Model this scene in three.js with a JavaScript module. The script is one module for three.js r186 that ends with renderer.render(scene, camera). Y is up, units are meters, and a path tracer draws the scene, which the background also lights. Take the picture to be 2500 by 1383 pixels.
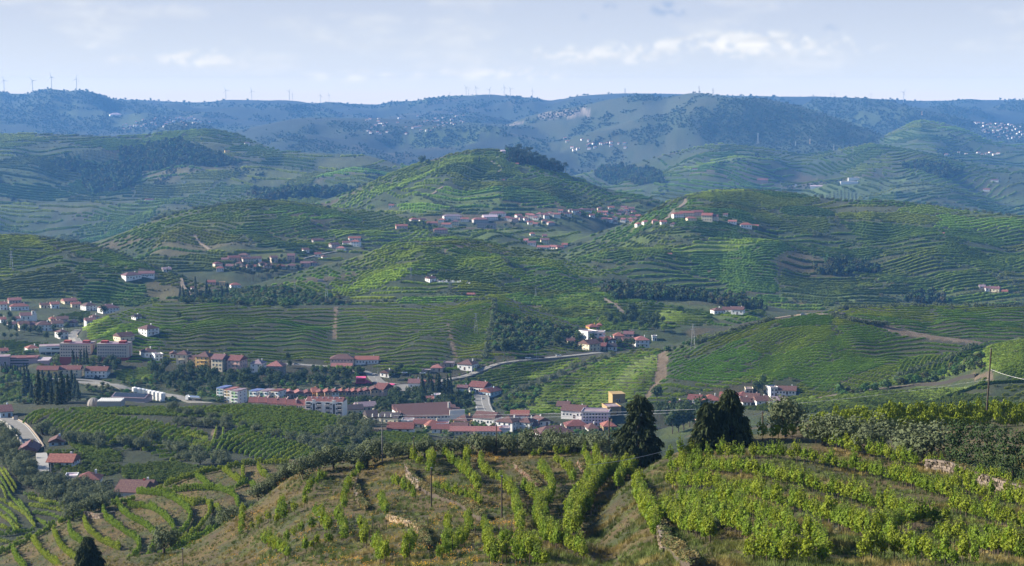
import * as THREE from 'three';
import { mergeGeometries } from 'three/addons/utils/BufferGeometryUtils.js';
import { createNoise2D } from 'simplex-noise';

// ---------------------------------------------------------------- camera, sky, sun, air, exposure
const W = 2500, HT = 1383, F = 4665, HORIZON = 222, CY = 400;      // the photograph's frame; eye 400 m above the datum
const PITCH = Math.atan((HT / 2 - HORIZON) / F), CP = Math.cos(PITCH), SP = Math.sin(PITCH);
const scene = new THREE.Scene();
const camera = new THREE.PerspectiveCamera(2 * Math.atan(HT / 2 / F) * 180 / Math.PI, W / HT, 1, 40000);
camera.position.set(0, CY, 0);
camera.lookAt(0, CY - SP * 100, -CP * 100);
const renderer = new THREE.WebGLRenderer({ antialias: true });
renderer.toneMapping = THREE.LinearToneMapping;
renderer.toneMappingExposure = 2.45;
renderer.shadowMap.enabled = true;

const SUN = new THREE.Vector3(-0.88, 0.45, -0.12).normalize();
const sun = new THREE.DirectionalLight(new THREE.Color(1.0, 0.92, 0.78), 5);
sun.name = 'sun';
sun.position.copy(SUN).multiplyScalar(3000).add(new THREE.Vector3(0, 250, -1500));
sun.target.position.set(0, 250, -1500);
sun.castShadow = true;
sun.shadow.mapSize.set(4096, 4096);
Object.assign(sun.shadow.camera, { left: -2500, right: 2500, top: 2500, bottom: -2500, near: 10, far: 9000 });
scene.add(sun, sun.target);
const HAZE = 0.000052;
scene.fog = new THREE.FogExp2(new THREE.Color(0.16, 0.44, 1.0), HAZE);

// ---------------------------------------------------------------- small helpers
const mulberry = (a) => () => { a = (a + 0x6d2b79f5) | 0; let t = Math.imul(a ^ (a >>> 15), 1 | a); t = (t + Math.imul(t ^ (t >>> 7), 61 | t)) ^ t; return ((t ^ (t >>> 14)) >>> 0) / 4294967296; };
const rnd = mulberry(20240611), rr = (a, b) => a + (b - a) * rnd();
const noise = createNoise2D(mulberry(7)), noise2 = createNoise2D(mulberry(91));
const fbm = (x, y, n = 4, g = 0.5) => { let s = 0, a = 1, t = 0; for (let i = 0; i < n; i++) { s += a * noise(x, y); t += a; a *= g; x = x * 2.03 + 17.1; y = y * 2.03 - 9.7; } return s / t; };
const clamp = (x, a = 0, b = 1) => Math.min(b, Math.max(a, x)), lerp = (a, b, t) => a + (b - a) * t;
const smooth = (a, b, x) => { const t = clamp((x - a) / (b - a)); return t * t * (3 - 2 * t); };
const hash = (i, j, k = 0) => { let h = Math.imul(i | 0, 374761393) ^ Math.imul(j | 0, 668265263) ^ Math.imul(k | 0, 2147483647 - 61); h = Math.imul(h ^ (h >>> 13), 1274126177); return ((h ^ (h >>> 16)) >>> 0) / 4294967296; };

// ---------------------------------------------------------------- sky: thin high haze, blue overhead, low fair-weather cloud
{
  const w = 4096, h = 2048, data = new Float32Array(w * h * 4);
  const cl = createNoise2D(mulberry(5)), warp = createNoise2D(mulberry(6));
  const f2 = (x, y, n) => { let s = 0, a = 1, t = 0; for (let i = 0; i < n; i++) { s += a * cl(x, y); t += a; a *= 0.52; x = x * 2.07 + 3.1; y = y * 2.07 + 5.3; } return s / t; };
  // banks of low cumulus: azimuth (degrees right of the view), elevation, half-width, half-height, strength
  const banks = [[7.0, 1.35, 3.6, 0.42, 1], [3.0, 1.1, 2.6, 0.34, 0.75], [-9.2, 0.95, 1.3, 0.28, 0.85], [-0.5, 0.5, 3.2, 0.2, 0.6], [-4.5, 0.45, 1.8, 0.2, 0.45], [-11.4, 0.9, 0.6, 0.2, 0.4], [-12.5, 1.35, 0.4, 0.18, 0.45]];
  const frag = [[4.7, 2.42, 0.62, 0.24, 1], [2.9, 2.5, 0.22, 0.1, 0.7], [8.6, 1.75, 0.3, 0.18, 0.5], [9.4, 1.85, 0.3, 0.1, 0.5], [2.0, 2.2, 0.3, 0.12, 0.4]];
  for (let j = 0; j < h; j++) {
    const el = ((j + 0.5) / h - 0.5) * 180, ce = Math.cos(el * Math.PI / 180), se = Math.sin(el * Math.PI / 180);
    for (let i = 0; i < w; i++) {
      const az = ((i + 0.5) / w - 0.5) * 360, a = az * Math.PI / 180, x = ce * Math.cos(a), z = ce * Math.sin(a), o = (j * w + i) * 4;
      const dot = x * SUN.x + se * SUN.y + z * SUN.z, glow = Math.pow(Math.max(0, 0.5 + 0.5 * dot), 5);
      const e = Math.max(el, 0), up = 1 - Math.exp(-e / 10);
      let r = lerp(0.33, 0.06, up), g = lerp(0.35, 0.11, up), b = lerp(0.385, 0.22, up);
      const veil = smooth(0.9, 3.2, e) * smooth(14, 4, e); r *= 1 - 0.03 * veil; g *= 1 - 0.03 * veil; b *= 1 - 0.02 * veil;
      const k = lerp(0.97, 1.12, glow), low = Math.exp(-HAZE * Math.min(110 / Math.tan(Math.max(e, 0.05) * Math.PI / 180), 16500));   // the sky behind the haze layer is bright at the horizon
      r *= k * lerp(0.92, 1.02, glow); g *= k * lerp(0.96, 1, glow); b *= k;
      if (el > -1 && el < 40) {
        let va = az + 90; if (va > 180) va -= 360; if (va < -180) va += 360;          // degrees right of the view direction
        const wx = warp(va * 0.5, el * 1.2) * 0.5;
        const n = f2(va * 1.15 + wx, el * 2.1 + wx, 6);
        let c = 0, dk = 0;
        for (const [ba, be, sa, sb, s] of banks) { const d = ((va - ba) / sa) ** 2 + ((el - be) / sb) ** 2; if (d < 4) c = Math.max(c, s * smooth(1.6, 0, d) * smooth(-0.12, 0.22, n + 0.3 * (1 - d) - 0.12)); }
        for (const [ba, be, sa, sb, s] of frag) { const d = ((va - ba) / sa) ** 2 + ((el - be) / sb) ** 2; if (d < 3) dk = Math.max(dk, s * smooth(1.5, 0.1, d) * smooth(-0.15, 0.3, n)); }
        const far = f2(va * 0.16 + 40, el * 0.5, 5), bank = smooth(0.02, 0.5, far) * smooth(0, 0.8, el) * smooth(34, 12, el) * 0.45;   // thin cloud all round
        const top = clamp(0.5 + 0.6 * f2(va * 0.9 + wx - 0.25, el * 2.6 + 0.5, 4));
        const cr = lerp(0.25, 0.5, top), cg = lerp(0.28, 0.485, top), cb = lerp(0.33, 0.46, top);
        r = lerp(r, cr * 0.97, Math.max(c * 0.92, bank * 0.5)); g = lerp(g, cg * 0.97, Math.max(c * 0.92, bank * 0.5)); b = lerp(b, cb * 0.97, Math.max(c * 0.92, bank * 0.5));
        r = lerp(r, 0.13, dk * 0.75); g = lerp(g, 0.19, dk * 0.75); b = lerp(b, 0.29, dk * 0.75);
      }
      r = Math.max(r, (r - 0.05 * (1 - low)) / low); g = Math.max(g, (g - 0.16 * (1 - low)) / low); b = Math.max(b, (b - 0.36 * (1 - low)) / low);
      data[o] = r; data[o + 1] = g; data[o + 2] = b; data[o + 3] = 1;
    }
  }
  const sky = new THREE.DataTexture(data, w, h, THREE.RGBAFormat, THREE.FloatType);
  sky.mapping = THREE.EquirectangularReflectionMapping; sky.magFilter = THREE.LinearFilter; sky.needsUpdate = true;
  scene.background = sky; scene.environment = sky;
}
// ---------------------------------------------------------------- the land
// s = sideways per metre of distance, D = metres ahead; a point is (s * D, y, -D). ray() is the line of sight through a point of the photograph.
const ray = (px, py) => { const a = (px - W / 2) / F, b = (HT / 2 - py) / F, q = CP + b * SP; return { s: a / q, t: (b * CP - SP) / q }; };
const toPix = (x, y, z) => { const dy = y - CY, f = dy * -SP - z * CP, u = dy * CP - z * SP; return [W / 2 + F * x / f, HT / 2 - F * u / f, f]; };
// every hill: rows of [px, crest py, crest distance, foot py, foot distance]; then its kind of cover and how rough it is
const HILLS = [
  { name: 'mountain', cover: 'far', label: 'long blue ridge along the horizon with wind turbines', rough: 60, pts: [[-500, 232, 14000, 340, 9800], [0, 240, 14000, 340, 9800], [330, 244, 14000, 340, 9800], [480, 250, 14000, 340, 9800], [520, 248, 14000, 340, 9800], [560, 244, 13800, 340, 9800], [640, 245, 13800, 335, 9800], [720, 248, 13800, 335, 9800], [770, 252, 13800, 335, 9800], [800, 249, 13600, 335, 9800], [850, 253, 13800, 335, 9800], [920, 255, 13800, 335, 9800], [960, 248, 13400, 335, 9800], [1020, 246, 13200, 335, 9800], [1060, 241, 13000, 335, 9800], [1100, 237, 13000, 335, 9800], [1160, 235, 13000, 335, 9800], [1220, 238, 13000, 335, 9800], [1300, 238, 13000, 335, 9800], [1340, 245, 13000, 335, 9800], [1380, 240, 12800, 335, 9800], [1430, 232, 12500, 335, 9800], [1560, 227, 12500, 335, 9800], [1800, 233, 12500, 335, 9800], [2000, 238, 13000, 335, 9800], [2180, 244, 13500, 340, 9800], [2260, 246, 14000, 340, 9800], [2400, 244, 14000, 345, 9800], [3000, 245, 14000, 350, 9800]] },
  { name: 'mountain', cover: 'wood', label: 'wooded blue mountain at the far left with four turbines on its humps', rough: 50, pts: [[-600, 215, 12500, 320, 10200], [-100, 224, 12500, 320, 10200], [0, 224, 12500, 320, 10200], [30, 229, 12500, 320, 10200], [62, 229, 12400, 320, 10200], [85, 222, 12300, 320, 10200], [120, 217, 12300, 320, 10200], [150, 220, 12300, 320, 10200], [165, 223, 12300, 320, 10200], [188, 219, 12200, 322, 10200], [245, 230, 12200, 322, 10200], [285, 244, 12200, 322, 10200], [370, 256, 12000, 320, 10000], [430, 278, 11600, 322, 10000], [480, 318, 11000, 345, 9800], [560, 380, 10600, 420, 9800], [3200, 700, 10600, 800, 9800]] },
  { name: 'mountain', cover: 'wood', label: 'wooded ridge falling to the right behind the dark rocky mountain', rough: 40, pts: [[-600, 800, 10500, 900, 9300], [1850, 330, 10800, 360, 9500], [1950, 262, 10800, 345, 9500], [2000, 240, 10800, 340, 9500], [2080, 238, 10600, 340, 9500], [2120, 240, 10500, 340, 9400], [2200, 252, 10300, 340, 9300], [2260, 270, 10000, 342, 9200], [2330, 284, 9800, 345, 9200], [2400, 300, 9700, 350, 9100], [2500, 305, 9700, 360, 9000], [3000, 320, 9700, 370, 9000]] },
  { name: 'hill', cover: 'far', label: 'pale blue hillside of fields and villages left of the rocky mountain', rough: 40, pts: [[-600, 330, 9400, 420, 8000], [300, 330, 9400, 400, 7800], [560, 322, 9300, 390, 7600], [640, 305, 9200, 400, 7400], [760, 287, 9200, 400, 7300], [850, 288, 9200, 410, 7200], [1000, 292, 9200, 420, 7200], [1150, 300, 9300, 430, 7200], [1300, 310, 9400, 430, 7200], [1450, 345, 9200, 430, 7300], [1600, 390, 9000, 440, 7400], [3200, 700, 9000, 800, 7400]] },
  { name: 'hill', cover: 'wood', label: 'low dark wooded knoll behind the left hill', rough: 10, pts: [[-600, 800, 8300, 900, 7800], [340, 345, 8300, 360, 7800], [380, 315, 8300, 350, 7800], [415, 302, 8300, 350, 7800], [450, 297, 8300, 350, 7800], [500, 303, 8300, 350, 7800], [540, 320, 8300, 350, 7800], [590, 350, 8300, 365, 7800], [700, 460, 8300, 500, 7800], [3200, 900, 8300, 1000, 7800]] },
  { name: 'mountain', cover: 'rock', label: 'dark blue rocky mountain right of centre', rough: 70, pts: [[-600, 800, 9500, 900, 7800], [1080, 400, 9600, 440, 7900], [1180, 340, 9600, 430, 7800], [1250, 300, 9500, 430, 7700], [1330, 274, 9500, 430, 7600], [1420, 258, 9400, 430, 7400], [1500, 241, 9200, 425, 7300], [1570, 232, 9100, 420, 7200], [1620, 238, 9000, 410, 7200], [1660, 232, 8800, 400, 7200], [1700, 226, 8700, 395, 7200], [1760, 236, 8600, 390, 7200], [1850, 244, 8400, 380, 7200], [1950, 260, 8200, 375, 7200], [2030, 284, 8000, 370, 7200], [2100, 312, 7900, 365, 7200], [2150, 332, 7800, 365, 7200], [2220, 372, 7700, 390, 7200], [2400, 480, 7700, 520, 7200], [3200, 900, 7700, 1000, 7200]] },
  { name: 'hill', cover: 'field', label: 'pointed hill with terraced fields at the far right beside the hillside town', rough: 20, pts: [[-600, 900, 7800, 1000, 7200], [1950, 400, 7800, 430, 7200], [2100, 362, 7900, 400, 7100], [2180, 320, 7900, 400, 7000], [2250, 294, 7900, 405, 6900], [2300, 300, 7900, 410, 6800], [2360, 318, 7800, 410, 6800], [2430, 345, 7700, 415, 6800], [2500, 350, 7800, 415, 6800], [3000, 340, 8000, 420, 6800]] },
  { name: 'hill', cover: 'field', label: 'bluish vineyard slopes with a white winery in the right distance', rough: 34, pts: [[-600, 900, 6000, 1000, 5000], [1200, 520, 6000, 560, 5000], [1320, 450, 6300, 540, 5000], [1420, 425, 6400, 530, 5000], [1550, 398, 6500, 530, 5000], [1650, 372, 6600, 530, 4900], [1760, 352, 6600, 530, 4900], [1850, 360, 6500, 535, 4800], [1960, 376, 6400, 535, 4800], [2060, 364, 6300, 540, 4700], [2130, 353, 6200, 540, 4700], [2190, 360, 6100, 540, 4600], [2270, 376, 6000, 545, 4600], [2360, 395, 6000, 550, 4600], [2500, 410, 6100, 560, 4600], [3000, 420, 6200, 560, 4600]] },
  { name: 'hill', cover: 'field', label: 'broad hill of dim fields and a dark wood at the far left', rough: 30, pts: [[-600, 330, 5900, 520, 5000], [-100, 329, 5800, 520, 4900], [0, 328, 5800, 520, 4900], [100, 326, 5800, 520, 4900], [170, 330, 5800, 520, 4900], [250, 333, 5800, 518, 4900], [330, 332, 5900, 515, 4900], [420, 323, 5900, 512, 4900], [500, 318, 5900, 510, 4850], [560, 324, 5850, 508, 4800], [620, 345, 5700, 505, 4750], [700, 371, 5500, 502, 4700], [800, 375, 5400, 500, 4600], [880, 378, 5350, 500, 4550], [950, 395, 5300, 500, 4500], [1020, 415, 5300, 510, 4500], [1150, 480, 5300, 540, 4500], [3200, 900, 5300, 1000, 4500]] },
  { name: 'hill', cover: 'field', label: 'lower terraced spur under the far left hill', rough: 22, pts: [[-600, 505, 4750, 610, 4200], [0, 498, 4700, 610, 4150], [200, 493, 4700, 610, 4100], [330, 490, 4650, 605, 4100], [500, 486, 4650, 590, 4050], [620, 478, 4600, 570, 4050], [760, 474, 4500, 560, 4050], [900, 500, 4400, 570, 4000], [1100, 560, 4400, 620, 4000], [3200, 900, 4400, 1000, 4000]] },
  { name: 'hill', cover: 'field', label: 'cone shaped vineyard hill in the centre with pines on top', rough: 12, pts: [[-600, 900, 3500, 1000, 3200], [600, 590, 3550, 620, 3250], [720, 512, 3550, 560, 3250], [800, 486, 3550, 545, 3200], [850, 470, 3560, 540, 3180], [900, 447, 3580, 535, 3150], [960, 423, 3600, 532, 3130], [1000, 408, 3610, 530, 3120], [1060, 389, 3620, 528, 3110], [1120, 373, 3640, 525, 3110], [1160, 369, 3640, 525, 3110], [1215, 369, 3640, 525, 3110], [1250, 378, 3640, 525, 3110], [1300, 391, 3640, 525, 3110], [1350, 410, 3620, 525, 3110], [1400, 433, 3600, 525, 3130], [1450, 452, 3560, 530, 3150], [1500, 466, 3530, 535, 3180], [1560, 478, 3480, 540, 3180], [1620, 492, 3440, 545, 3180], [1700, 525, 3400, 570, 3180], [1850, 600, 3400, 640, 3180], [3200, 900, 3400, 1000, 3180]] },
  { name: 'hill', cover: 'field', label: 'terraced ridge left of the central cone hill', rough: 12, pts: [[-600, 800, 2900, 860, 2500], [60, 680, 2700, 720, 2400], [200, 601, 2750, 670, 2400], [250, 586, 2760, 668, 2400], [330, 557, 2780, 665, 2380], [400, 531, 2800, 665, 2380], [480, 510, 2820, 665, 2380], [560, 499, 2830, 662, 2380], [620, 490, 2850, 655, 2400], [700, 493, 2870, 645, 2420], [800, 505, 2880, 635, 2450], [900, 514, 2880, 625, 2480], [1000, 530, 2860, 620, 2500], [1100, 552, 2850, 620, 2520], [1250, 560, 2850, 625, 2520], [1450, 570, 2850, 630, 2520], [1700, 640, 2850, 680, 2500], [3200, 900, 2850, 1000, 2500]] },
  { name: 'hill', cover: 'field', label: 'wide dark green terraced hillside on the right', rough: 16, pts: [[-600, 900, 2700, 1000, 2300], [1250, 640, 2600, 680, 2250], [1400, 590, 2650, 690, 2230], [1480, 562, 2680, 700, 2200], [1540, 541, 2700, 720, 2200], [1590, 514, 2720, 730, 2200], [1640, 490, 2740, 740, 2200], [1680, 478, 2760, 745, 2200], [1750, 468, 2780, 750, 2200], [1830, 466, 2790, 755, 2180], [1900, 470, 2790, 758, 2170], [1980, 480, 2780, 760, 2160], [2080, 492, 2770, 760, 2150], [2140, 490, 2770, 760, 2150], [2250, 500, 2760, 760, 2150], [2350, 515, 2740, 760, 2150], [2500, 529, 2720, 765, 2150], [3000, 560, 2700, 770, 2150]] },
  { name: 'hill', cover: 'field', label: 'green vineyard hill at the left edge with a long white farmhouse', rough: 8, pts: [[-600, 560, 2250, 760, 1960], [-200, 570, 2230, 755, 1960], [0, 577, 2200, 752, 1950], [60, 577, 2200, 752, 1950], [130, 585, 2190, 752, 1950], [200, 596, 2180, 750, 1950], [260, 611, 2160, 750, 1950], [330, 636, 2130, 750, 1940], [400, 658, 2100, 748, 1930], [460, 680, 2080, 748, 1920], [540, 705, 2050, 750, 1900], [700, 750, 2000, 780, 1880], [3200, 1000, 2000, 1100, 1880]] },
  { name: 'hill', cover: 'field', label: 'bright rounded vineyard hill in the middle with a bare olive ridge', rough: 7, pts: [[-600, 900, 2000, 1000, 1800], [440, 770, 1960, 790, 1820], [560, 715, 1980, 765, 1810], [640, 690, 2000, 755, 1800], [700, 672, 2020, 750, 1790], [780, 650, 2050, 748, 1790], [850, 634, 2070, 746, 1790], [920, 609, 2090, 745, 1790], [980, 590, 2100, 745, 1790], [1030, 584, 2110, 745, 1790], [1100, 580, 2120, 745, 1790], [1160, 585, 2120, 745, 1790], [1220, 598, 2110, 745, 1790], [1300, 613, 2100, 745, 1800], [1350, 622, 2090, 750, 1800], [1420, 645, 2070, 755, 1810], [1500, 668, 2050, 760, 1830], [1560, 689, 2030, 765, 1840], [1650, 730, 2000, 780, 1840], [1850, 800, 2000, 840, 1840], [3200, 1000, 2000, 1100, 1840]] },
  { name: 'hill', cover: 'field', label: 'vineyard slope below the dark wood right of centre', rough: 6, pts: [[-600, 900, 1900, 1000, 1700], [1080, 790, 1880, 820, 1700], [1200, 735, 1890, 800, 1690], [1300, 718, 1900, 805, 1680], [1400, 708, 1910, 808, 1660], [1480, 704, 1920, 808, 1640], [1560, 712, 1920, 806, 1640], [1700, 722, 1910, 803, 1640], [1820, 738, 1890, 800, 1650], [1950, 762, 1870, 805, 1650], [2100, 775, 1850, 815, 1640], [2500, 790, 1850, 830, 1640], [3000, 820, 1850, 860, 1640]] },
  { name: 'hill', cover: 'field', label: 'long vineyard face of fine rows above the town, left of centre', rough: 5, pts: [[-600, 960, 1600, 1000, 1480], [60, 900, 1560, 920, 1460], [150, 868, 1570, 905, 1440], [180, 838, 1580, 900, 1440], [200, 806, 1590, 897, 1440], [235, 781, 1605, 893, 1440], [300, 758, 1620, 890, 1440], [400, 742, 1635, 890, 1440], [480, 740, 1640, 890, 1440], [600, 745, 1640, 893, 1440], [800, 748, 1640, 900, 1430], [1000, 745, 1640, 905, 1420], [1100, 740, 1640, 905, 1420], [1160, 728, 1640, 905, 1420], [1210, 722, 1640, 900, 1420], [1260, 737, 1630, 895, 1420], [1330, 764, 1610, 885, 1430], [1400, 792, 1580, 870, 1440], [1480, 822, 1560, 862, 1450], [1560, 842, 1550, 865, 1450], [1700, 900, 1540, 930, 1450], [3200, 1100, 1540, 1150, 1450]] },
  { name: 'hill', cover: 'field', label: 'brownish green field along the skyline of the right vineyard', rough: 3, pts: [[-600, 1100, 1450, 1150, 1350], [1600, 860, 1470, 880, 1360], [1750, 805, 1480, 850, 1360], [1900, 776, 1480, 840, 1360], [2020, 762, 1480, 835, 1360], [2100, 753, 1480, 835, 1350], [2200, 751, 1480, 838, 1345], [2350, 751, 1480, 840, 1340], [2500, 752, 1480, 845, 1330], [3000, 740, 1500, 845, 1330]] },
  { name: 'hill', cover: 'field', label: 'large striped vineyard slope right of the village', rough: 4, pts: [[-600, 1100, 1350, 1180, 1200], [1440, 950, 1330, 1000, 1190], [1560, 890, 1330, 985, 1190], [1620, 862, 1330, 985, 1190], [1700, 828, 1330, 985, 1185], [1800, 800, 1325, 985, 1180], [1900, 782, 1320, 985, 1170], [2000, 769, 1315, 985, 1160], [2060, 772, 1310, 985, 1150], [2120, 784, 1300, 985, 1140], [2200, 806, 1290, 985, 1120], [2280, 822, 1270, 985, 1110], [2360, 832, 1250, 985, 1100], [2420, 842, 1240, 985, 1090], [2600, 880, 1230, 1000, 1080], [3000, 960, 1230, 1050, 1080]] },
  { name: 'hill', cover: 'field', label: 'striped vineyard slope under the curving road, right of the town', rough: 3, pts: [[-600, 1100, 1400, 1150, 1250], [1040, 990, 1400, 1030, 1290], [1130, 950, 1405, 1025, 1270], [1250, 925, 1410, 1022, 1250], [1350, 898, 1415, 1020, 1240], [1450, 872, 1420, 1015, 1220], [1540, 858, 1420, 1010, 1210], [1610, 856, 1400, 1008, 1200], [1680, 880, 1360, 1005, 1190], [1800, 930, 1330, 1010, 1180], [2000, 1000, 1300, 1040, 1180], [3000, 1150, 1300, 1200, 1180]] },
  { name: 'valley', cover: 'town', label: 'valley floor with the town', rough: 2.5, pts: [[-600, 735, 1970, 1075, 1130], [0, 738, 1960, 1075, 1130], [300, 760, 1900, 1075, 1130], [450, 800, 1750, 1078, 1125], [700, 860, 1580, 1080, 1120], [1000, 868, 1560, 1085, 1110], [1300, 860, 1560, 1085, 1110], [1600, 850, 1570, 1085, 1100], [2000, 880, 1450, 1080, 1080], [2500, 920, 1350, 1080, 1060], [3000, 920, 1350, 1080, 1060]] },
  { name: 'hill', cover: 'field', label: 'shrubby slope at the right edge behind the tall leaning pole', rough: 4, pts: [[-600, 1300, 1050, 1350, 850], [1500, 1080, 1000, 1090, 860], [1750, 1020, 1020, 1060, 860], [1950, 985, 1040, 1040, 850], [2100, 960, 1060, 1035, 840], [2250, 935, 1070, 1030, 830], [2330, 905, 1060, 1030, 820], [2390, 868, 1050, 1030, 810], [2440, 845, 1040, 1030, 800], [2500, 826, 1030, 1030, 800], [2700, 780, 1020, 1030, 800], [3000, 740, 1020, 1030, 800]] },
  { name: 'hill', cover: 'field', label: 'low rounded hill of vine rows left of centre with olive clumps', rough: 2, pts: [[-600, 1010, 930, 1330, 590], [-50, 1003, 920, 1330, 590], [60, 1000, 910, 1330, 590], [200, 992, 905, 1330, 590], [400, 996, 900, 1325, 590], [600, 996, 900, 1325, 590], [700, 1004, 895, 1320, 590], [800, 1022, 885, 1300, 590], [870, 1034, 875, 1290, 590], [930, 1042, 865, 1280, 590], [1000, 1062, 850, 1270, 590], [1080, 1080, 840, 1260, 590], [1300, 1110, 820, 1260, 590], [1600, 1130, 810, 1260, 590], [3200, 1200, 800, 1300, 590]] },
  { name: 'hill', cover: 'slope', label: 'spur of curving vine rows at the bottom left', rough: 1, pts: [[-600, 1420, 470, 1470, 400], [-100, 1375, 480, 1460, 400], [0, 1347, 485, 1450, 402], [80, 1316, 490, 1440, 405], [170, 1268, 498, 1430, 408], [250, 1238, 505, 1425, 410], [330, 1217, 510, 1425, 410], [400, 1192, 514, 1425, 410], [500, 1162, 518, 1425, 410], [600, 1142, 520, 1425, 410], [700, 1132, 520, 1420, 410], [760, 1137, 518, 1415, 410], [850, 1160, 510, 1410, 410], [1000, 1230, 490, 1420, 410], [1300, 1400, 470, 1500, 410], [3200, 1500, 470, 1600, 410]] },
  { name: 'hill', cover: 'back', label: 'upper terrace behind the olives at the right', rough: 0.4, pts: [[-600, 1500, 290, 1550, 230], [1500, 1180, 300, 1200, 240], [1640, 1130, 300, 1150, 240], [1780, 1085, 300, 1110, 240], [1900, 1062, 300, 1095, 240], [2030, 1030, 305, 1095, 240], [2150, 1022, 310, 1100, 235], [2350, 1018, 310, 1110, 230], [2500, 1010, 310, 1120, 225], [3000, 990, 310, 1130, 225]] },
  { name: 'slope', cover: 'slope', label: 'dry grass foreground slope with terraces and orange flowers', rough: 0.7, pts: [[-600, 1800, 240, 1900, 140], [200, 1520, 250, 1620, 140], [400, 1408, 262, 1560, 140], [470, 1362, 268, 1540, 140], [540, 1318, 272, 1520, 140], [600, 1276, 276, 1500, 140], [660, 1230, 280, 1490, 140], [720, 1185, 284, 1480, 140], [770, 1160, 288, 1470, 140], [830, 1152, 290, 1450, 140], [900, 1142, 292, 1430, 140], [950, 1127, 294, 1420, 140], [1010, 1117, 296, 1415, 140], [1100, 1110, 296, 1410, 140], [1200, 1107, 294, 1405, 140], [1300, 1107, 292, 1405, 140], [1400, 1110, 288, 1410, 140], [1480, 1118, 280, 1420, 140], [1560, 1140, 270, 1440, 140], [1700, 1180, 260, 1480, 140], [3200, 1300, 260, 1600, 140]] },
  { name: 'slope', cover: 'slope', label: 'near vineyard mound at the bottom right', rough: 0.35, pts: [[-600, 2000, 150, 2200, 110], [1200, 1620, 160, 1800, 110], [1380, 1420, 185, 1560, 112], [1460, 1290, 200, 1490, 114], [1520, 1215, 208, 1450, 115], [1580, 1165, 214, 1420, 116], [1640, 1132, 218, 1410, 117], [1700, 1108, 220, 1405, 118], [1800, 1085, 222, 1400, 118], [1900, 1075, 222, 1400, 118], [1980, 1080, 220, 1400, 118], [2060, 1102, 214, 1400, 118], [2150, 1125, 208, 1400, 117], [2250, 1140, 202, 1400, 116], [2350, 1150, 198, 1400, 115], [2500, 1160, 195, 1400, 114], [3000, 1180, 195, 1420, 114]] },
];
// monotone cubic through points
function pchip(xs, ys) {
  const n = xs.length, h = [], d = [], m = new Array(n);
  for (let i = 0; i < n - 1; i++) { h.push(xs[i + 1] - xs[i]); d.push((ys[i + 1] - ys[i]) / h[i]); }
  m[0] = d[0]; m[n - 1] = d[n - 2];
  for (let i = 1; i < n - 1; i++) m[i] = d[i - 1] * d[i] <= 0 ? 0 : (h[i - 1] + h[i]) * 3 / ((2 * h[i] + h[i - 1]) / d[i - 1] + (h[i] + 2 * h[i - 1]) / d[i]);
  return (x) => {
    if (x <= xs[0]) return ys[0]; if (x >= xs[n - 1]) return ys[n - 1];
    let i = 0, j = n - 1; while (j - i > 1) { const k = (i + j) >> 1; if (xs[k] <= x) i = k; else j = k; }
    const t = (x - xs[i]) / h[i], u = 1 - t;
    return ys[i] * (1 + 2 * t) * u * u + m[i] * h[i] * t * u * u + ys[i + 1] * t * t * (3 - 2 * t) - m[i + 1] * h[i] * t * t * u;
  };
}
for (const L of HILLS) {
  const c = L.pts.map(([px, py, D]) => ({ ...ray(px, py), D })), f = L.pts.map(([px, , , py, D]) => ({ ...ray(px, py), D }));
  L.cd = pchip(c.map((p) => p.s), c.map((p) => p.D)); L.cy = pchip(c.map((p) => p.s), c.map((p) => CY + p.D * p.t));
  L.fd = pchip(f.map((p) => p.s), f.map((p) => p.D)); L.fy = pchip(f.map((p) => p.s), f.map((p) => CY + p.D * p.t));
}
function hillY(L, c, D, x) {
  const [cd, cy, fd, fy] = c, t = (D - fd) / (cd - fd);
  if (t < 0) return fy - (fd - D) * 0.25;
  const wob = L.rough * 1.7 * (fbm(x / (L.rough * 22 + 20), D / (L.rough * 30 + 26), 3) ) * clamp(t * 4) * (t < 1 ? clamp((1 - t) * 2.2) : 0);
  if (t <= 1) return fy + (cy - fy) * (1 - Math.pow(1 - t, 1.55)) + wob;
  const q = D - cd, R = (cd - fd) * 0.55, q1 = R * 0.36;
  return cy - (q < q1 ? q * q / (2 * R) : q1 * q1 / (2 * R) + (q - q1) * 0.36);
}
const smax = (a, b, k) => { const h = Math.max(k - Math.abs(a - b), 0) / k; return Math.max(a, b) + h * h * k * 0.25; };
// grid of the land: columns in s, rows in D
const NC = 900, S0 = ray(-330, 700).s, S1 = ray(2830, 700).s, rows = [];
for (let D = 90; D < 16500;) { rows.push(D); D *= 1 + (D < 110 ? 0.03 : D < 330 ? 0.0085 : D < 620 ? 0.008 : D < 1000 ? 0.0065 : D < 3700 ? 0.0048 : D < 6500 ? 0.008 : 0.013); }
const NR = rows.length, HY_ = new Float32Array(NC * NR), WHO = new Uint8Array(NC * NR), TT = new Float32Array(NC * NR);
for (let i = 0; i < NC; i++) {
  const s = lerp(S0, S1, i / (NC - 1)), cols = HILLS.map((L) => [L.cd(s), L.cy(s), L.fd(s), L.fy(s)]);
  for (let j = 0; j < NR; j++) {
    const D = rows[j], x = s * D; let y = -1e9, best = -1e9, who = 0;
    for (let k = 0; k < HILLS.length; k++) {
      const c = cols[k]; if (D < c[2] - 1500 || D > c[0] + 2500) continue;
      const v = hillY(HILLS[k], c, D, x); if (v > best) { best = v; who = k; }
      y = y < -1e8 ? v : smax(y, v, 0.6 + D * 0.0022);
    }
    if (y < -1e8) { y = D > 9000 ? 250 : 100; }
    const c = cols[who];
    HY_[i * NR + j] = y; WHO[i * NR + j] = who; TT[i * NR + j] = (D - c[2]) / (c[0] - c[2]);
  }
}
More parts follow.
